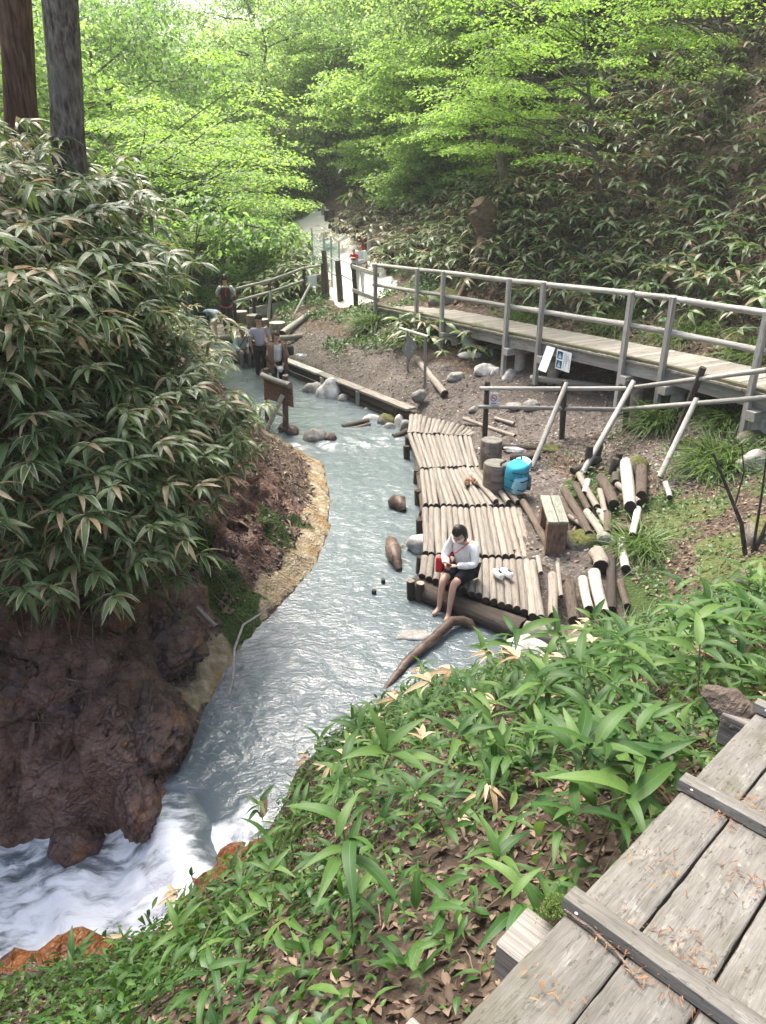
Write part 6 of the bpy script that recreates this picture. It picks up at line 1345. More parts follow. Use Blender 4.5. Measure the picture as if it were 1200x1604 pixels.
for i, (x, y, z) in enumerate(fgc[:280]):
    big = .9 + .22 * float(sst(.2, 1.1, x - .15 * y + .5)); big *= 1.32 if (i % 4 == 0 and x > -.3 and y < 4.6 and not (y > 2.6 and (x - .88) * wn.x + (y - 1.6) * wn.y > -.3)) else 1.35 if (x > 1.9 and y < 5.2) else 1; low = .55 if (y > 5.2 and x < 1.4) else .62 if (y > 4.9 and x < 3.2) else 1
    set_plant('broad_bamboo', FG[i % 9], (x, y, z), random.uniform(-3.1, 3.1), 'broad leaved green bamboo ' + ('at the water edge below the driftwood' if y > 5 and x < .9 else 'below the loose log row at the right' if y > 5 else 'right beside the plank walkway' if (x - .88) * wn.x + (y - 1.6) * wn.y > -.55 else 'above the cascade and the orange ledge' if x < -.7 else 'in the leaf litter low in the middle' if y < 3 else 'on the open middle of the near slope'), 'bamboo', 'broad leaved bamboo of the near slope', 'broad', 'broad', 'stem', random.uniform(.8, 1.15) * big * low, .0035)
fr = [c for c in fgc[280:480] if not (c[1] > 4.9 and .7 < c[0] < 3.2)]
tag(add_mesh('broad_bamboo_cover', mass('broad_bamboo_cover', FG, fr, rng.uniform(-3, 3, len(fr)), rng.uniform(.5, .95, len(fr)), 'broad', 'broad')), 'smaller broad leaved bamboo filling the near slope', 'bamboo', kind='stuff')
DR = [Plant(random.uniform(.3, .55), random.uniform(.15, .4), 1, 5, .2, .25, .15, 500 + i, .9) for i in range(5)]
for i, (x, y, a, s_, lb) in enumerate(((.75, 4.9, 3.0, 1.0, 'dry bamboo with tan leaves reaching out over the water edge'), (1.35, 6.1, 3.1, 1.1, 'dry bamboo fan of straw coloured leaves in front of the edge beam'), (.95, 3.3, 2.3, .85, 'dry bamboo with pale striped upright leaves in the middle of the near slope'), (.55, 3.9, 2.9, .8, 'dry bamboo with long tan leaves left of the pale striped one'), (-.42, 4.35, 2.6, .6, 'dry curled bamboo leaf cluster hanging over the stream'), (-1.25, 3.15, 2.2, .55, 'dry bamboo leaves at the orange ledge by the cascade'), (-1.5, 3.0, 3.0, .5, 'dry pale bamboo leaves at the bottom left above the ledge'), (.2, 2.5, 1.7, .55, 'dry curled tan leaf shoot low on the near slope'), (1.5, 3.9, 2.0, .8, 'dry tan bamboo leaves among the green ones at the right'), (1.9, 4.9, 2.4, .8, 'dry brown bamboo leaves below the loose log row'))):
    set_plant('dry_bamboo', DR[i % 5], (x, y, float(gz(x, y)) - .02), a, lb, 'bamboo', 'dry bamboo shoots of the near slope', 'narrow' if i % 2 else 'broad', 'dry', 'stem_dark', s_, .003)
fd = [c for c in random.sample(fgc, 75)]
tag(add_mesh('dry_bamboo_cover', mass('dry_bamboo_cover', DR, [(c[0] + random.uniform(-.1, .1), c[1] + random.uniform(-.1, .1), c[2]) for c in fd], rng.uniform(-3, 3, len(fd)), rng.uniform(.35, .7, len(fd)), 'narrow', 'dry')), 'dry tan bamboo blades mixed into the near slope', 'bamboo', kind='stuff')
# undergrowth, litter and twigs on the near slope
def scatter(n, xr, yr, ok):
    xs = rng.uniform(*xr, n * 3); ys = rng.uniform(*yr, n * 3); z = gz(xs, ys); k = ok(xs, ys, z); xs, ys, z = xs[k][:n], ys[k][:n], z[k][:n]; return xs, ys, z
def near_ok(x, y, z):
    s0 = (x - .88) * wd.x + (y - 1.6) * wd.y; t0 = (x - .88) * wn.x + (y - 1.6) * wn.y
    return (z > .06) & ~((t0 > -.04) & (t0 < 1.4)) & (t0 < 1.4) & (np.abs(x) < y * 1.0) & (msk(m_orange, x, y) < .35) & ~((x < interp_x(y, LS) + .5) & (y > 4.0))
def lay(xs, ys, zs, tpl, smin, smax, up, tilt, mat, name, hgt=0, lean=None):
    n = len(xs); a, b = grad(xs, ys, .12); pitch = np.arctan(a * np.cos(0)) * 0
    yaw = rng.uniform(0, 6.283, n); sl_ = -(a * np.cos(yaw) + b * np.sin(yaw)); sr_ = (-a * np.sin(yaw) + b * np.cos(yaw))
    rot = rotmats(yaw, np.arctan(sl_) - up + rng.normal(0, tilt, n), np.arctan(sr_) + rng.normal(0, tilt, n))
    parts = []; pick = rng.integers(len(tpl), size=n)
    P_ = np.stack([xs, ys, zs + hgt * rng.random(n)], 1)
    for i, t in enumerate(tpl):
        k = pick == i; parts.append(batch(t, P_[k], rot[k], rng.uniform(smin, smax, k.sum())))
    return join(parts)
OV = [leaf_tpl(1, .5, .2, .1, 3), leaf_tpl(1, .42, .3, .2, 3), leaf_tpl(1, .6, .15, .25, 3)]
CU = [leaf_tpl(1, .5, .7, -.3, 3), leaf_tpl(1, .36, .9, .3, 3), leaf_tpl(1, .65, .5, -.2, 2)]
xs, ys, zs = scatter(19000, (-3.4, 4.8), (1.0, 7.0), near_ok)
tag(add_mesh('leaf_litter', leaf_mesh('leaf_litter', lay(xs, ys, zs + .005, CU, .018, .06, 0, .3, 'litter', 'l'), M['litter'])), 'brown dead leaves covering the near slope', 'litter', kind='stuff')
xs, ys, zs = scatter(34000, (-3.4, 4.8), (1.0, 7.0), near_ok)
k = rng.random(len(xs)) < np.clip(.22 + .9 * perlin(xs * 1.1, ys * 1.1) + .5 * perlin(xs * 3, ys * 3) + .45 * sst(.2, -1.6, xs) + .25 * sst(5.2, 6.2, ys), .05, 1); xs, ys, zs = xs[k], ys[k], zs[k]
tag(add_mesh('undergrowth', leaf_mesh('undergrowth', lay(xs, ys, zs + .015, OV, .025, .075, .35, .35, 'under', 'u', .12), M['under'])), 'small leaved green undergrowth on the near slope', 'undergrowth', kind='stuff')
NB = [leaf_tpl(1, .2, .3, .2, 4), leaf_tpl(1, .24, .25, .35, 4)]
xs, ys, zs = scatter(5600, (-3.0, 3.4), (1.3, 6.6), near_ok)
k = rng.random(len(xs)) < np.clip(.35 + .8 * perlin(xs * .9 + 4, ys * .9) + .7 * sst(5.2, 6.1, ys) * (xs < 1.7) + .3 * sst(0, -1.4, xs), .03, 1); xs, ys, zs = xs[k], ys[k], zs[k]
tag(add_mesh('undergrowth', leaf_mesh('undergrowth', lay(xs, ys, zs + .05, NB, .07, .15, .45, .4, 'broad', 'u', .2), M['broad'])), 'young narrow leaved bamboo shoots among the litter of the near slope', 'undergrowth', kind='stuff')
mb = MB()
for _ in range(420):
    x, y = random.uniform(-2.0, 3.4), random.uniform(1.4, 6.4)
    z = float(gz(x, y))
    if not near_ok(np.array([x]), np.array([y]), np.array([z]))[0]: continue
    a = random.uniform(0, 6.28); l = random.uniform(.08, .38); h = random.uniform(.0, .22); x2, y2 = x + l * math.cos(a), y + l * math.sin(a); mb.tube([(x, y, z + .01), ((x + x2) / 2, (y + y2) / 2, (z + float(gz(x2, y2)) + h) / 2 + .03), (x2, y2, float(gz(x2, y2)) + h)], random.uniform(.0012, .0032), 4, cap=False)
tag(mb.build('dead_stalks', M['stem_dark']), 'thin tan dead stalks and twigs among the leaves of the near slope', 'stalks', kind='stuff')
# litter of the other ground
def hill_ok(x, y, z): d = (x - 6.8) * .884 + (y - 11.4) * .467; return (d > .1) & (d < 15) & (np.abs(x) < y * .56)
xs, ys, zs = scatter(26000, (1, 16), (9, 34), hill_ok); tag(add_mesh('leaf_litter', leaf_mesh('leaf_litter', lay(xs, ys, zs + .01, CU, .06, .17, 0, .5, 'l', 'l'), M['litter_hill'])), 'brown dead leaves lying on the wooded slope', 'litter', kind='stuff')
xs, ys, zs = scatter(9000, (1, 16), (9, 34), hill_ok); k = rng.random(len(xs)) < np.clip(.25 + 1.1 * perlin(xs * .5, ys * .5), .05, 1); xs, ys, zs = xs[k], ys[k], zs[k]
tag(add_mesh('undergrowth', leaf_mesh('undergrowth', lay(xs, ys, zs + .05, OV, .08, .2, .35, .45, 'u', 'u', .3), M['under'])), 'small green weeds among the low bamboo of the wooded slope', 'undergrowth', kind='stuff')
def right_ok(x, y, z): return (z > .42) & (x > 2.15) & ((x - 6.6) * .884 + (y - 11.4) * .467 < -1.3)
xs, ys, zs = scatter(5200, (2.1, 7.5), (6.2, 12.6), right_ok); k = rng.random(len(xs)) < .95 - .5 * msk(m_grass, xs, ys); xs, ys, zs = xs[k], ys[k], zs[k]
tag(add_mesh('leaf_litter', leaf_mesh('leaf_litter', lay(xs, ys, zs + .008, CU, .025, .08, 0, .3, 'l', 'l'), M['litter'])), 'dead leaves and bark bits around the firewood logs', 'litter', kind='stuff')
xs, ys, zs = scatter(5200, (2.1, 8), (6.4, 12.6), right_ok); k = rng.random(len(xs)) < np.clip(.05 + .9 * np.maximum(msk(m_grass, xs, ys), msk(m_moss, xs, ys)) + .3 * (perlin(xs * 1.5, ys * 1.5) > .1), 0, .9); xs, ys, zs = xs[k], ys[k], zs[k]
tag(add_mesh('undergrowth', leaf_mesh('undergrowth', lay(xs, ys, zs + .02, OV, .03, .085, .3, .4, 'u', 'u', .13), M['under'])), 'small green weeds on the slope around the firewood logs', 'undergrowth', kind='stuff')
def bank_ok(x, y, z): return (msk(m_grass, x, y) > .15) & (z > .5)
xs, ys, zs = scatter(3600, (-3.6, 1.8), (18.8, 26), bank_ok); tag(add_mesh('undergrowth', leaf_mesh('undergrowth', lay(xs, ys, zs + .03, OV, .06, .15, .4, .5, 'u', 'u', .15), M['under'])), 'green weeds on the bank between the path and the gate posts', 'undergrowth', kind='stuff')
# dry stalks and crumbs on the left bank
def lb_ok(x, y, z): e = interp_x(y, LS) - x; return (e > .25) & (e < 2.6) & (z > .1) & (y > 5)
xs, ys, zs = scatter(2600, (-5, -.8), (5, 14), lb_ok); k = rng.random(len(xs)) < .25 + .7 * sst(8.6, 10.5, ys); xs, ys, zs = xs[k], ys[k], zs[k]
NR = [leaf_tpl(1, .06, .3, .1, 2), leaf_tpl(1, .25, .5, .2, 2)]
tag(add_mesh('leaf_litter', leaf_mesh('leaf_litter', lay(xs, ys, zs + .01, NR, .06, .24, 0, .25, 'l', 'l'), M['litter'])), 'dead bamboo leaves and stalks on the bare left bank', 'litter', kind='stuff')
# grass clumps
GB = [leaf_tpl(1, .035, .2, .55, 4), leaf_tpl(1, .03, .2, .9, 4)]
def grass_clump(x, y, r, n, h, lab):
    xs = x + rng.normal(0, r * .5, n); ys = y + rng.normal(0, r * .5, n); z = gz(xs, ys); P_ = np.stack([xs, ys, z], 1); a = np.arctan2(ys - y, xs - x) + rng.normal(0, .6, n)
    a = np.where(rng.random(n) < .4, -2.2 + rng.normal(0, .5, n), a); parts = []; pick = rng.integers(2, size=n)
    for i, t in enumerate(GB):
        k = pick == i; parts.append(batch(t, P_[k], rotmats(a[k], -rng.uniform(.4, 1.25, k.sum()), rng.normal(0, .3, k.sum())), rng.uniform(.6, 1.2, k.sum()) * h))
    tag(add_mesh('grass_clump', leaf_mesh('grass_clump', join(parts), M['grass'])), lab, 'grass', kind='stuff')
grass_clump(3.35, 8.55, .3, 420, .34, 'bright green grass clump right of the loose logs')
grass_clump(4.95, 10.25, .42, 700, .42, 'bright grass clump on the slope above the firewood'); grass_clump(4.75, 12.1, .3, 420, .5, 'long drooping grass under the right end of the boardwalk'); grass_clump(5.5, 11.3, .3, 300, .4, 'grass beside the mossy block below the boardwalk')
grass_clump(2.55, 6.75, .28, 300, .3, 'grass between the broad bamboo and the loose log row'); grass_clump(5.6, 9.2, .5, 400, .3, 'grass on the right slope at the frame edge'); grass_clump(-.35, 21.0, .35, 420, .5, 'bright grass tuft at the start of the boardwalk')
for i, (x, y) in enumerate(((3.6, 18.4), (5.1, 16.4), (6.0, 14.6), (6.6, 13.0), (7.2, 11.8))): grass_clump(x, y, .55, 420, .42, ('grass at the foot of the slope behind the far boardwalk', 'grass behind the boardwalk near the second pair of posts', 'grass behind the boardwalk above the notices', 'grass behind the boardwalk near the brown brace', 'grass behind the boardwalk at the right frame edge')[i])

# loose pebbles and crumbs on the trodden ground
m_ = unit = None
bm = bmesh.new(); bmesh.ops.create_icosphere(bm, subdivisions=1, radius=1); PV = np.array([v.co for v in bm.verts]) * np.array([1, .8, .55]); PF = np.array([[v.index for v in f.verts] for f in bm.faces]); bm.free()
PB = [(PV * (1 + .25 * np.random.default_rng(i).normal(size=(len(PV), 1))), PF, np.zeros(len(PV))) for i in range(4)]
m = Mt('gravel'); M['gravel'] = m.done(m.ramp(m.attr('rnd'), (0, (.07, .055, .045)), (.5, (.17, .15, .13)), (.85, (.3, .28, .25)), (1, (.5, .48, .44))), .9, None, .3)
def dirt_ok(x, y, z): return (msk(m_dirt, x, y) > .3) & (z > .25) & (z < 1.5)
xs, ys, zs = scatter(3400, (-3.8, 6), (8, 23), dirt_ok); k = rng.random(len(xs)) < .25 + .9 * (perlin(xs * 1.3, ys * 1.3) > -.05) + .5 * (zs > .55); xs, ys, zs = xs[k], ys[k], zs[k]
tag(add_mesh('gravel', leaf_mesh('gravel', lay(xs, ys, zs, PB, .008, .04, 0, .3, 'g', 'g'), M['gravel'])), 'loose pebbles and crumbs on the dirt path and under the boardwalk', 'gravel', kind='stuff')
xs, ys, zs = scatter(1500, (-3.8, 6), (8, 23), dirt_ok); tag(add_mesh('leaf_litter', leaf_mesh('leaf_litter', lay(xs, ys, zs + .01, CU, .03, .10, 0, .3, 'l', 'l'), M['litter'])), 'scattered dead leaves on the dirt path', 'litter', kind='stuff')
# twigs, roots and broken bits on the bare left bank
mb = MB()
for _ in range(170):
    y = random.uniform(5, 13); e = random.uniform(.25, 1.9); x = float(interp_x(y, LS)) - e; a = random.uniform(-.9, .9) - .5; l = random.uniform(.08, .45); x2, y2 = x + l * math.cos(a), y + l * math.sin(a)
    if float(gz(x2, y2)) < .02: continue
    mb.tube([(x, y, float(gz(x, y)) + .02), ((x + x2) / 2, (y + y2) / 2, (float(gz(x, y)) + float(gz(x2, y2))) / 2 + .05), (x2, y2, float(gz(x2, y2)) + .02)], random.uniform(.002, .006), 4, cap=False)
tag(mb.build('roots', M['stem_dark']), 'thin roots and dead twigs on the bare left bank', 'twigs', kind='stuff')
xs, ys, zs = scatter(2600, (-5, -.8), (4.6, 13.5), lb_ok); tag(add_mesh('rubble', leaf_mesh('rubble', lay(xs, ys, zs, PB, .008, .05, 0, .4, 'g', 'g'), M['brown_stone'])), 'crumbled brown rock fragments on the left bank', 'rubble', kind='stuff')
# ------------------------------------------------------------------ trees
M['tree_leaf'] = mat_leaf('bright tree leaf', (.10, .18, .048), (.155, .25, .075), (.22, .31, .11), None, None, 0, .5, .6, 2.2)
M['maple_leaf'] = mat_leaf('bright maple leaf', (.10, .19, .038), (.15, .255, .06), (.21, .315, .09), None, None, 0, .5, .6, 2.2)
M['deep_leaf'] = mat_leaf('deep green tree leaf', (.07, .14, .04), (.105, .195, .055), (.16, .25, .08), None, None, 0, .45, .55, 2.0)
M['trunk'] = mat_wood('tree bark grey brown', (.06, .052, .044), (.15, .132, .115), (.26, .235, .205), 6, 2, .9, .05)
M['trunk_red'] = mat_wood('tree bark red brown', (.05, .028, .02), (.12, .07, .05), (.20, .13, .10), 1.0, 4, .9, .05)
m = Mt('furrowed bark'); v = m.obj(); a1 = m.math('ADD', m.math('MULTIPLY', m.noise(m.mapv(v, (16, 16, 5)), 1.6, 6, .65, 1.2), .7), m.math('MULTIPLY', m.vor(m.mapv(v, (22, 22, 7)), 1.0), .3)); a2 = m.noise(v, 2.2, 4); a3 = m.noise(v, 30, 3)
c = m.ramp(a1, (.33, (.05, .039, .031)), (.5, (.155, .13, .105)), (.66, (.285, .25, .21))); c = m.mix(m.math('MULTIPLY', m.step(a2, .5, .68), .45), c, (.235, .215, .18)); M['furrow'] = m.done(c, .92, m.bump(m.math('ADD', a1, m.math('MULTIPLY', a3, .25)), 1, .05), .2)
m = Mt('red furrowed bark'); v = m.obj(); a1 = m.noise(m.mapv(v, (14, 14, 1.5)), 1.6, 6, .62, .5)
M['furrow_red'] = m.done(m.ramp(a1, (.33, (.04, .02, .014)), (.5, (.12, .065, .045)), (.66, (.2, .125, .09))), .92, m.bump(a1, 1, .05), .2)
DI = [diamond_tpl(1, .62, .2), diamond_tpl(1, .8, .05)]
def spray(c, R_, n, thick, size, flat=.35, tpl=None):
    """a flat layer of leaves round a point"""
    r = R_ * np.sqrt(rng.random(n)); a = rng.random(n) * 6.283
    P_ = np.stack([c[0] + r * np.cos(a), c[1] + r * np.sin(a), c[2] + rng.normal(0, thick, n) - .18 * r * r / R_], 1)
    rot = rotmats(a + rng.normal(0, .8, n), rng.normal(.25, flat, n), rng.normal(0, flat, n)); tpl = tpl or DI; parts = []; pick = rng.integers(len(tpl), size=n)
    for i, t in enumerate(tpl):
        k = pick == i
        if k.any(): parts.append(batch(t, P_[k], rot[k], size * rng.uniform(.7, 1.3, k.sum())))
    return join(parts)
def limbs(mb, a, b, r0, r1, n, bend, r_, mi=0):
    a, b = Vector(a), Vector(b); pts = []
    off = Vector((r_.uniform(-1, 1), r_.uniform(-1, 1), r_.uniform(-.2, .6))) * bend * (b - a).length
    for i in range(n + 1):
        t = i / n; w_ = Vector((r_.uniform(-1, 1), r_.uniform(-1, 1), r_.uniform(-1, 1))) * .025 * (b - a).length * (0 < i < n)
        pts.append(a.lerp(b, t) + off * math.sin(math.pi * t) + w_)
    mb.tube(pts, [r0 + (r1 - r0) * i / n for i in range(n + 1)], 7, mi, .05, False); return pts
def make_tree(name, base, H, seed, bark, leafm, spread, nl, nsub, sprayR, nleaf, size, thick, lean=(0, 0), low=.35, r0=None, tpl=None, flat=.4, tag_=None, tags=None, dirs=None):
    """trunk with limbs (one mesh) and a crown of leaf layers (one mesh), local to the base"""
    r_ = random.Random(seed); mb = MB(); r0 = r0 or H * .016; top = Vector((lean[0], lean[1], H * .86))
    tp = limbs(mb, (0, 0, -.3), top, r0, r0 * .22, 9, .05, r_); parts = []; tips = [top]
    for k in range(nl):
        t = low + (1 - low) * (k + r_.random()) / nl; t = min(t, .98); i = min(int(t * 9), 8); p = tp[i].lerp(tp[i + 1], t * 9 - i)
        an = r_.uniform(0, 6.283) if dirs is None else r_.choice(dirs) + r_.uniform(-.5, .5); L = spread * (1.1 - .55 * abs(t - .6) / .6) * r_.uniform(.6, 1.1)
        e = p + Vector((math.cos(an) * L, math.sin(an) * L, L * r_.uniform(.0, .55))); lp = limbs(mb, p, e, r0 * (.5 - .3 * t), r0 * .06, 6, .12, r_); tips.append(e)
        for j in range(nsub):
            q = lp[r_.randint(2, 5)]; e2 = q + Vector((r_.gauss(0, 1), r_.gauss(0, 1), r_.gauss(.1, .4))) * L * .38; limbs(mb, q, e2, r0 * .10, r0 * .03, 3, .1, r_); tips.append(e2)
    for c in tips:
        parts.append(spray(c, sprayR * r_.uniform(.6, 1.2), int(nleaf * r_.uniform(.6, 1.2)), thick, size, flat, tpl))
    tm = mesh_np('trunk', np.array(mb.v), mb.f, M[bark], True); cm = leaf_mesh('crown', join(parts), M[leafm])
    return tm, cm
def plant_tree(name, base, meshes, lab, grp, rz=0, sc=1.0, szz=1.0):
    t = thing(name, base, lab, 'tree', grp, rz); t.scale = (sc, sc, sc * szz)
    for nm, me in zip(('trunk', 'crown'), meshes):
        o = bpy.data.objects.new(nm, me); link(o, t)
    return t
# big trunks at the left edge
def big_trunk(name, x, y, r, zb, zt, bark, lab, slope):
    t = thing(name, (x, y, zb), lab, 'tree', 'big trunks on the left bank'); mb = MB(); n = 16
    pts = [(x + slope * (zt - zb + .4) * i / n + .03 * math.sin(i * .9), y, zb - .4 + (zt - zb + .4) * i / n) for i in range(n + 1)]
    mb.tube(pts, [r * (1.35 - .35 * min(1, i / 3)) * (1 - .28 * i / n) for i in range(n + 1)], 20, 0, .055); mb.build('trunk', M[bark], t); return t
tB = big_trunk('tree', -3.98, 9.6, .20, 3.3, 15, 'furrow', 'thick grey furrowed trunk rising from the bamboo at the left', .137)
tA = big_trunk('tree', -5.08, 11, .215, 4.0, 15, 'furrow_red', 'thick reddish brown trunk at the top left corner', .16)
for t, seed in ((tB, 11), (tA, 12)):
    r_ = random.Random(seed); mb = MB(); parts = []; b = ORG[t.name]
    for k in range(17):
        z = 9.8 + k * .34; an = r_.uniform(0, 6.28); L = r_.uniform(1.6, 3.4); p = Vector((b.x, b.y, z)); e = p + Vector((math.cos(an) * L, math.sin(an) * L, r_.uniform(.2, 1.4))); limbs(mb, p, e, .07, .012, 6, .1, r_); parts.append(spray(e, 1.2, 140, .2, .14)); parts.append(spray(p.lerp(e, .6), 1.0, 90, .2, .14))
    mb.build('limb', M['trunk'], t); d = join(parts); add_mesh('crown', leaf_mesh('crown', (d[0] - np.array(b), d[1], d[2], d[3]), M['tree_leaf']), t, loc=b)
# maple on the slope at the right
pr = [make_tree('m', 0, 4.6, 21, 'trunk', 'maple_leaf', 3.6, 17, 3, .85, 250, .085, .035, (-1.2, -.6), .3, .085, None, .22, dirs=[math.pi, 3.6, 2.7, -1.9, 2.2, 3.3])]
plant_tree('maple_tree', (5.75, 20.4, float(gz(5.75, 20.4))), pr[0], 'bright green layered maple leaning out from the slope above the boardwalk', None)
mp5 = make_tree('m', 0, 3.6, 27, 'trunk', 'maple_leaf', 2.8, 12, 3, .8, 210, .08, .05, (-.8, -.5), .3, .06, None, .25, dirs=[math.pi, 3.6, 2.7, -1.9])
plant_tree('maple_tree', (8.3, 20.2, float(gz(8.3, 20.2))), mp5, 'slim light green maple higher on the slope right of the layered one', None)
mp2 = make_tree('m', 0, 3.4, 22, 'trunk', 'maple_leaf', 2.6, 11, 3, .75, 220, .085, .035, (-.6, -.3), .3, .06, None, .22, dirs=[math.pi, 3.6, 2.5, -1.9])
plant_tree('maple_tree', (3.6, 25.0, float(gz(3.6, 25.0))), mp2, 'smaller bright maple behind the leaning tree on the slope', None)
mp3 = make_tree('m', 0, 5.2, 23, 'trunk', 'maple_leaf', 3.8, 18, 3, .95, 240, .09, .04, (1.2, -.4), .42, .10, None, .22, dirs=[0, .5, -.6, -1.5, 1.2, 2.6])
plant_tree('maple_tree', (-7.2, 20.5, float(gz(-7.2, 20.5))), mp3, 'bright green layered maple leaning over the stream from the left bank', None)
mp4 = make_tree('m', 0, 6.2, 24, 'trunk', 'maple_leaf', 3.4, 18, 3, 1.0, 200, .10, .05, (.8, -.4), .55, .10, None, .25)
plant_tree('maple_tree', (-7.6, 31.0, float(gz(-7.6, 31.0))), mp4, 'bright maple over the upper stream behind the leaning one', None)
# broad leaved sapling over the stream
BR = [leaf_tpl(1, .48, .2, .25, 3), leaf_tpl(1, .42, .25, .4, 3)]
t = thing('sapling', (-4.55, 16.2, float(gz(-4.55, 16.2))), 'slender bare stemmed sapling with large leaves on the left stream bank', 'tree'); b = ORG[t.name]; r_ = random.Random(5); mb = MB(); parts = []
P0 = [(-4.55, 16.2, b.z - .2), (-4.35, 16.1, 1.5), (-4.1, 16.0, 2.4), (-3.85, 15.9, 3.3), (-3.7, 15.8, 4.0)]
mb.tube(P0, [.05, .045, .035, .025, .012], 7, 0, .05)
for p, e in (((-4.1, 16, 2.4), (-5.2, 15.7, 3.9)), ((-4.35, 16.1, 1.5), (-5.0, 15.6, 2.0)), ((-3.95, 15.95, 2.9), (-2.9, 15.6, 3.7)), ((-3.85, 15.9, 3.3), (-2.6, 15.2, 4.05)), ((-3.85, 15.9, 3.3), (-4.6, 15.5, 4.1)), ((-3.75, 15.8, 3.7), (-3.2, 15.0, 4.2)), ((-3.7, 15.8, 4.0), (-3.6, 15.6, 4.5)), ((-3.2, 15.7, 3.5), (-2.1, 15.4, 3.9)), ((-2.6, 15.2, 4.0), (-1.9, 14.8, 3.8))):
    limbs(mb, p, e, .018, .006, 6, .12, r_)
    if e[2] > 3: parts.append(spray(e, .55, 75, .06, .16, .35, BR)); parts.append(spray(Vector(p).lerp(Vector(e), .7), .42, 45, .06, .15, .35, BR))
mb.build('trunk', M['trunk'], t); d = join(parts); add_mesh('crown', leaf_mesh('crown', (d[0] - np.array(b), d[1], d[2], d[3]), M['deep_leaf']), t, loc=b)
# bare little tree at the right
t = thing('bare_sapling', (4.25, 7.6, float(gz(4.25, 7.6))), 'leafless dark sapling with several stems at the right edge', 'tree'); b = ORG[t.name]; mb = MB()
for pts, r in ((((4.25, 7.6, b.z - .1), (4.15, 7.7, b.z + .35), (3.95, 7.8, b.z + .75), (3.75, 7.9, b.z + 1.15)), .03), (((4.3, 7.6, b.z - .1), (4.42, 7.6, b.z + .6), (4.45, 7.6, b.z + 1.3)), .028), (((4.3, 7.6, b.z), (4.28, 7.65, b.z + .7), (4.2, 7.6, b.z + 1.25)), .02), (((4.05, 7.75, b.z + .55), (4.1, 7.8, b.z + .95), (4.0, 7.8, b.z + 1.3)), .013), (((4.43, 7.6, b.z + .7), (4.6, 7.6, b.z + 1.1), (4.62, 7.6, b.z + 1.5)), .014), (((3.95, 7.8, b.z + .75), (3.72, 7.75, b.z + .85)), .01), (((4.35, 7.6, b.z + .2), (4.75, 7.5, b.z + .7), (4.9, 7.5, b.z + 1.2)), .018)):
    mb.tube(pts, [r * (1 - .55 * i / (len(pts) - 1)) for i in range(len(pts))], 6, 0, .06)
mb.build('stem', M['dark_post'], t)
# leaning tree, rotten stump and fallen trunk on the slope
g = float(gz(3.6, 23.6)); t = thing('tree', (3.6, 23.6, g), 'slim grey tree leaning left on the slope above the rotten stump', 'tree'); mb = MB(); mb.tube([(3.75, 23.6, g - .3), (3.4, 23.8, g + 1.5), (2.9, 24.0, g + 4.0), (2.2, 24.2, g + 7), (1.7, 24.2, g + 10)], [.17, .14, .12, .09, .04], 10, 0, .04); mb.build('trunk', M['trunk'], t)
d = join([spray((1.9 + random.uniform(-2, 2), 24.2 + random.uniform(-2, 2), g + 7.5 + random.uniform(0, 3)), 1.1, 150, .15, .12) for _ in range(14)]); add_mesh('crown', leaf_mesh('crown', (d[0] - np.array(ORG[t.name]), d[1], d[2], d[3]), M['tree_leaf']), t, loc=ORG[t.name])
g = float(gz(3.0, 22.2)); t = thing('rotten_stump', (3.0, 22.2, g), 'tall broken brown stump on the slope below the leaning tree', 'stump'); mb = MB(); mb.tube([(3.0, 22.2, g - .4), (2.9, 22.1, g + .4), (2.75, 22.0, g + .9), (2.6, 21.9, g + 1.15)], [.34, .30, .34, .2], 11, 0, .2); mb.build('trunk', M['brown_wood'], t); mb = MB(); mb.tube([(2.72, 21.9, g + .75), (2.5, 21.75, g + .85), (2.38, 21.65, g + .8)], [.14, .12, .06], 9, 0, .25); mb.build('snag', M['bark'], t)
mb = MB(); mb.tube([(2.75, 21.8, g + .2), (2.6, 21.4, g - .3), (2.2, 20.9, float(gz(2.2, 20.9)) + .15), (1.95, 20.5, float(gz(1.95, 20.5)) + .02)], [.13, .11, .08, .05], 9, 0, .12); tag(mb.build('fallen_log', M['brown_wood'], None, (2.4, 21.2, g)), 'brown rotten limb sliding down the slope below the broken stump', 'log')
g = float(gz(.9, 26.5)); mb = MB(); mb.tube([(.9, 26.5, g - .3), (.9, 26.45, g + .5), (.95, 26.4, g + .75)], [.26, .23, .14], 10, 0, .2); tag(mb.build('rotten_stump', M['brown_wood'], None, (.9, 26.5, g)), 'short grey brown stump on the slope above the retaining wall', 'stump')
me = blob_mesh('boulder', M['moss_stone'], 81, 4, .5, (.5, .4, .42)); o = add_mesh('boulder', me, loc=(1.75, 21.0, float(gz(1.75, 21.0)) + .02)); tag(o, 'mossy outcrop in the grass just behind the start of the boardwalk', 'boulder')
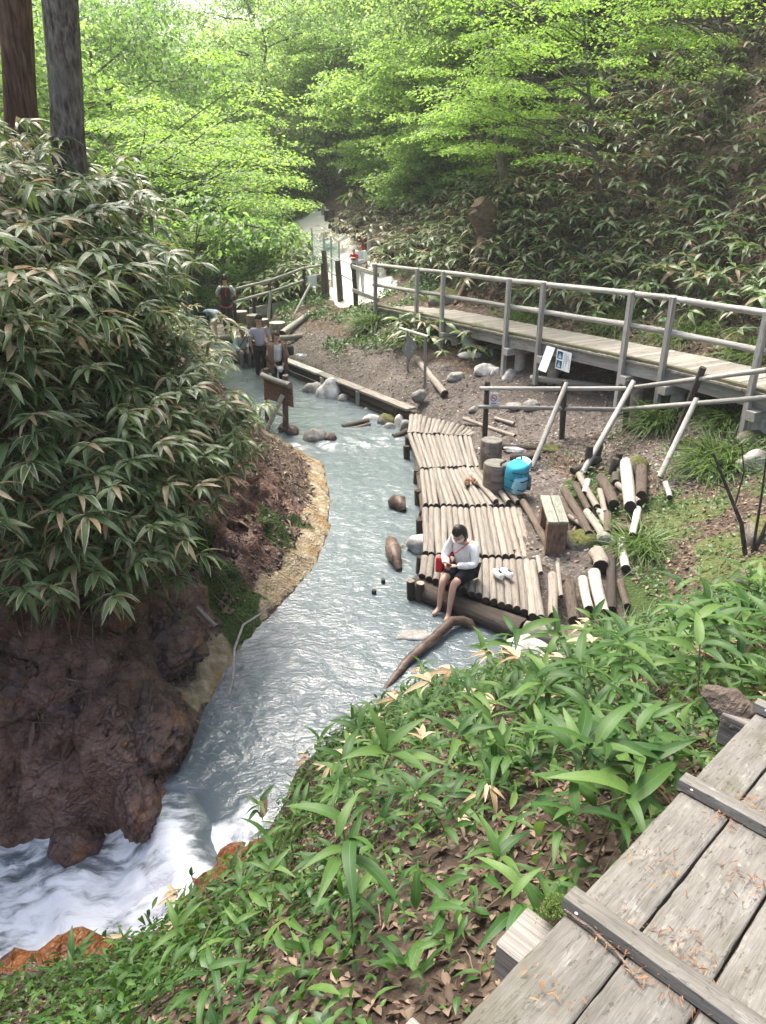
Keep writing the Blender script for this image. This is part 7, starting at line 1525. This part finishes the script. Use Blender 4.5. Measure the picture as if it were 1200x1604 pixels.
# forest behind
PT = [make_tree('t', 0, 11, 31, 'trunk', 'tree_leaf', 3.8, 24, 3, 1.4, 270, .14, .3, (.3, .2), .2, .19, flat=.6), make_tree('t', 0, 10, 32, 'trunk', 'deep_leaf', 3.4, 24, 3, 1.3, 270, .14, .3, (-.4, .1), .15, .16, flat=.6), make_tree('t', 0, 12, 33, 'trunk', 'tree_leaf', 4.2, 26, 3, 1.45, 270, .14, .25, (.2, -.5), .2, .2, flat=.6), make_tree('t', 0, 8, 34, 'trunk', 'maple_leaf', 3.6, 20, 3, 1.3, 190, .16, .07, (.6, -.6), .2, .13)]
TR = [(-.6, 36.5, 3, .8), (-2.2, 44, 3, .9), (1.8, 40, 2, .9), (.2, 46, 3, 1), (3.2, 30.2, 2, .7), (-9.5, 26, 3, .9), (-12.5, 24, 0, 1), (-11, 31, 1, 1), (-8.8, 35.5, 3, 1.1), (-6, 43, 0, 1), (-10.5, 42, 1, 1.1), (-19, 42, 2, 1.1), (-1.0, 43, 1, 1.0), (.8, 37, 1, .9), (2.8, 33, 0, .9), (1.2, 30.5, 3, .75), (4.5, 37, 2, 1), (6, 31, 1, .9), (5.2, 28.2, 3, .8), (8.5, 33, 0, 1), (1, 49, 0, 1.1), (5, 46, 2, 1.1), (-4, 52, 2, 1.1), (-8.5, 55, 0, 1.2), (-15, 56, 1, 1.2), (9, 42, 1, 1), (12, 37, 0, 1), (-3.2, 48, 3, 1.0), (-7.6, 47.5, 3, 1.1), (-18.5, 22, 1, 1), (-2.5, 57, 1, 1.2), (6, 55, 0, 1.2), (-12, 50, 3, 1.2), (9.5, 27, 1, .9), (13, 30, 2, 1), (12, 24, 0, .95), (15.5, 27, 1, 1), (14.5, 20, 2, 1), (17, 15, 0, 1), (16, 10, 1, 1)]
TL = ['tall bright green tree in the wood beyond the stream', 'dark green tree in the wood beyond the stream', 'tall spreading green tree in the wood beyond the stream', 'low layered bright green tree in the wood beyond the stream']
for i, (x, y, k, s_) in enumerate(TR): plant_tree('tree', (x, y, float(gz(x, y))), PT[k], TL[k].replace('in the wood beyond the stream', 'at the far end of the valley' if y > 46 else 'high on the right slope' if x > 7 else 'on the left side of the upper stream' if x < -7 else 'beside the far path'), 'trees of the wood beyond the stream', random.uniform(0, 6.28), s_ * random.uniform(.92, 1.08))
n = 9000
xs = rng.uniform(-45, 32, n); ys = rng.uniform(50, 100, n); zs = gz(xs, ys) + rng.random(n) ** .8 * 6
d = [batch(DI[0], np.stack([xs, ys, zs], 1), rotmats(rng.random(n) * 6.28, rng.normal(.3, .5, n), rng.normal(0, .5, n)), rng.uniform(.5, 1.1, n))]
tag(add_mesh('far_woods', leaf_mesh('far_woods', join(d), M['tree_leaf'])), 'pale green mass of the far wood closing the valley', 'woods', kind='stuff')
# low shrubs under the trees
SH = [make_tree('s', 0, 2.2, 41, 'trunk', 'tree_leaf', 1.3, 12, 2, .6, 110, .12, .1, (.2, 0), .1, .03), make_tree('s', 0, 1.8, 42, 'trunk', 'deep_leaf', 1.2, 11, 2, .55, 110, .12, .1, (-.2, .1), .1, .03)]
for i, (x, y) in enumerate(((-4.9, 29.8), (-.6, 39.5), (-5.2, 33.2), (.8, 43), (-.4, 48.5), (.4, 34.5), (1.4, 31.2), (-.4, 41), (-6.8, 28.5), (-8.6, 28), (-9.8, 33), (-5.6, 36), (-10.5, 37), (-7.8, 24), (-9.5, 21), (-4.6, 41), (.9, 32), (2.4, 29), (-1.2, 48), (-8, 17.5), (-9.5, 15.5), (-11, 19))): 
    t = plant_tree('shrub', (x, y, float(gz(x, y)) - .1), SH[i % 2], ('bright green shrub ', 'dark green shrub ')[i % 2] + ('right of the far path' if x > -1.5 else 'on the left bank behind the thicket' if y < 22 else 'along the upper stream'), 'shrubs along the upper stream', random.uniform(0, 6), random.uniform(.8, 1.3)); t['category'] = 'shrub'
# ------------------------------------------------------------------ air between the trees
mb = MB(); mb.box((-8, 42, 14), (140, 176, 36)); m = bpy.data.materials.new('haze'); m.use_nodes = True; m.node_tree.nodes.clear()
pv = m.node_tree.nodes.new('ShaderNodeVolumePrincipled'); pv.inputs['Density'].default_value = .0011; pv.inputs['Color'].default_value = (.92, .96, .9, 1); pv.inputs['Anisotropy'].default_value = .2
om = m.node_tree.nodes.new('ShaderNodeOutputMaterial'); m.node_tree.links.new(pv.outputs[0], om.inputs['Volume'])
tag(mb.build('haze', m), 'thin bright air veiling the far wood', 'haze', kind='stuff')
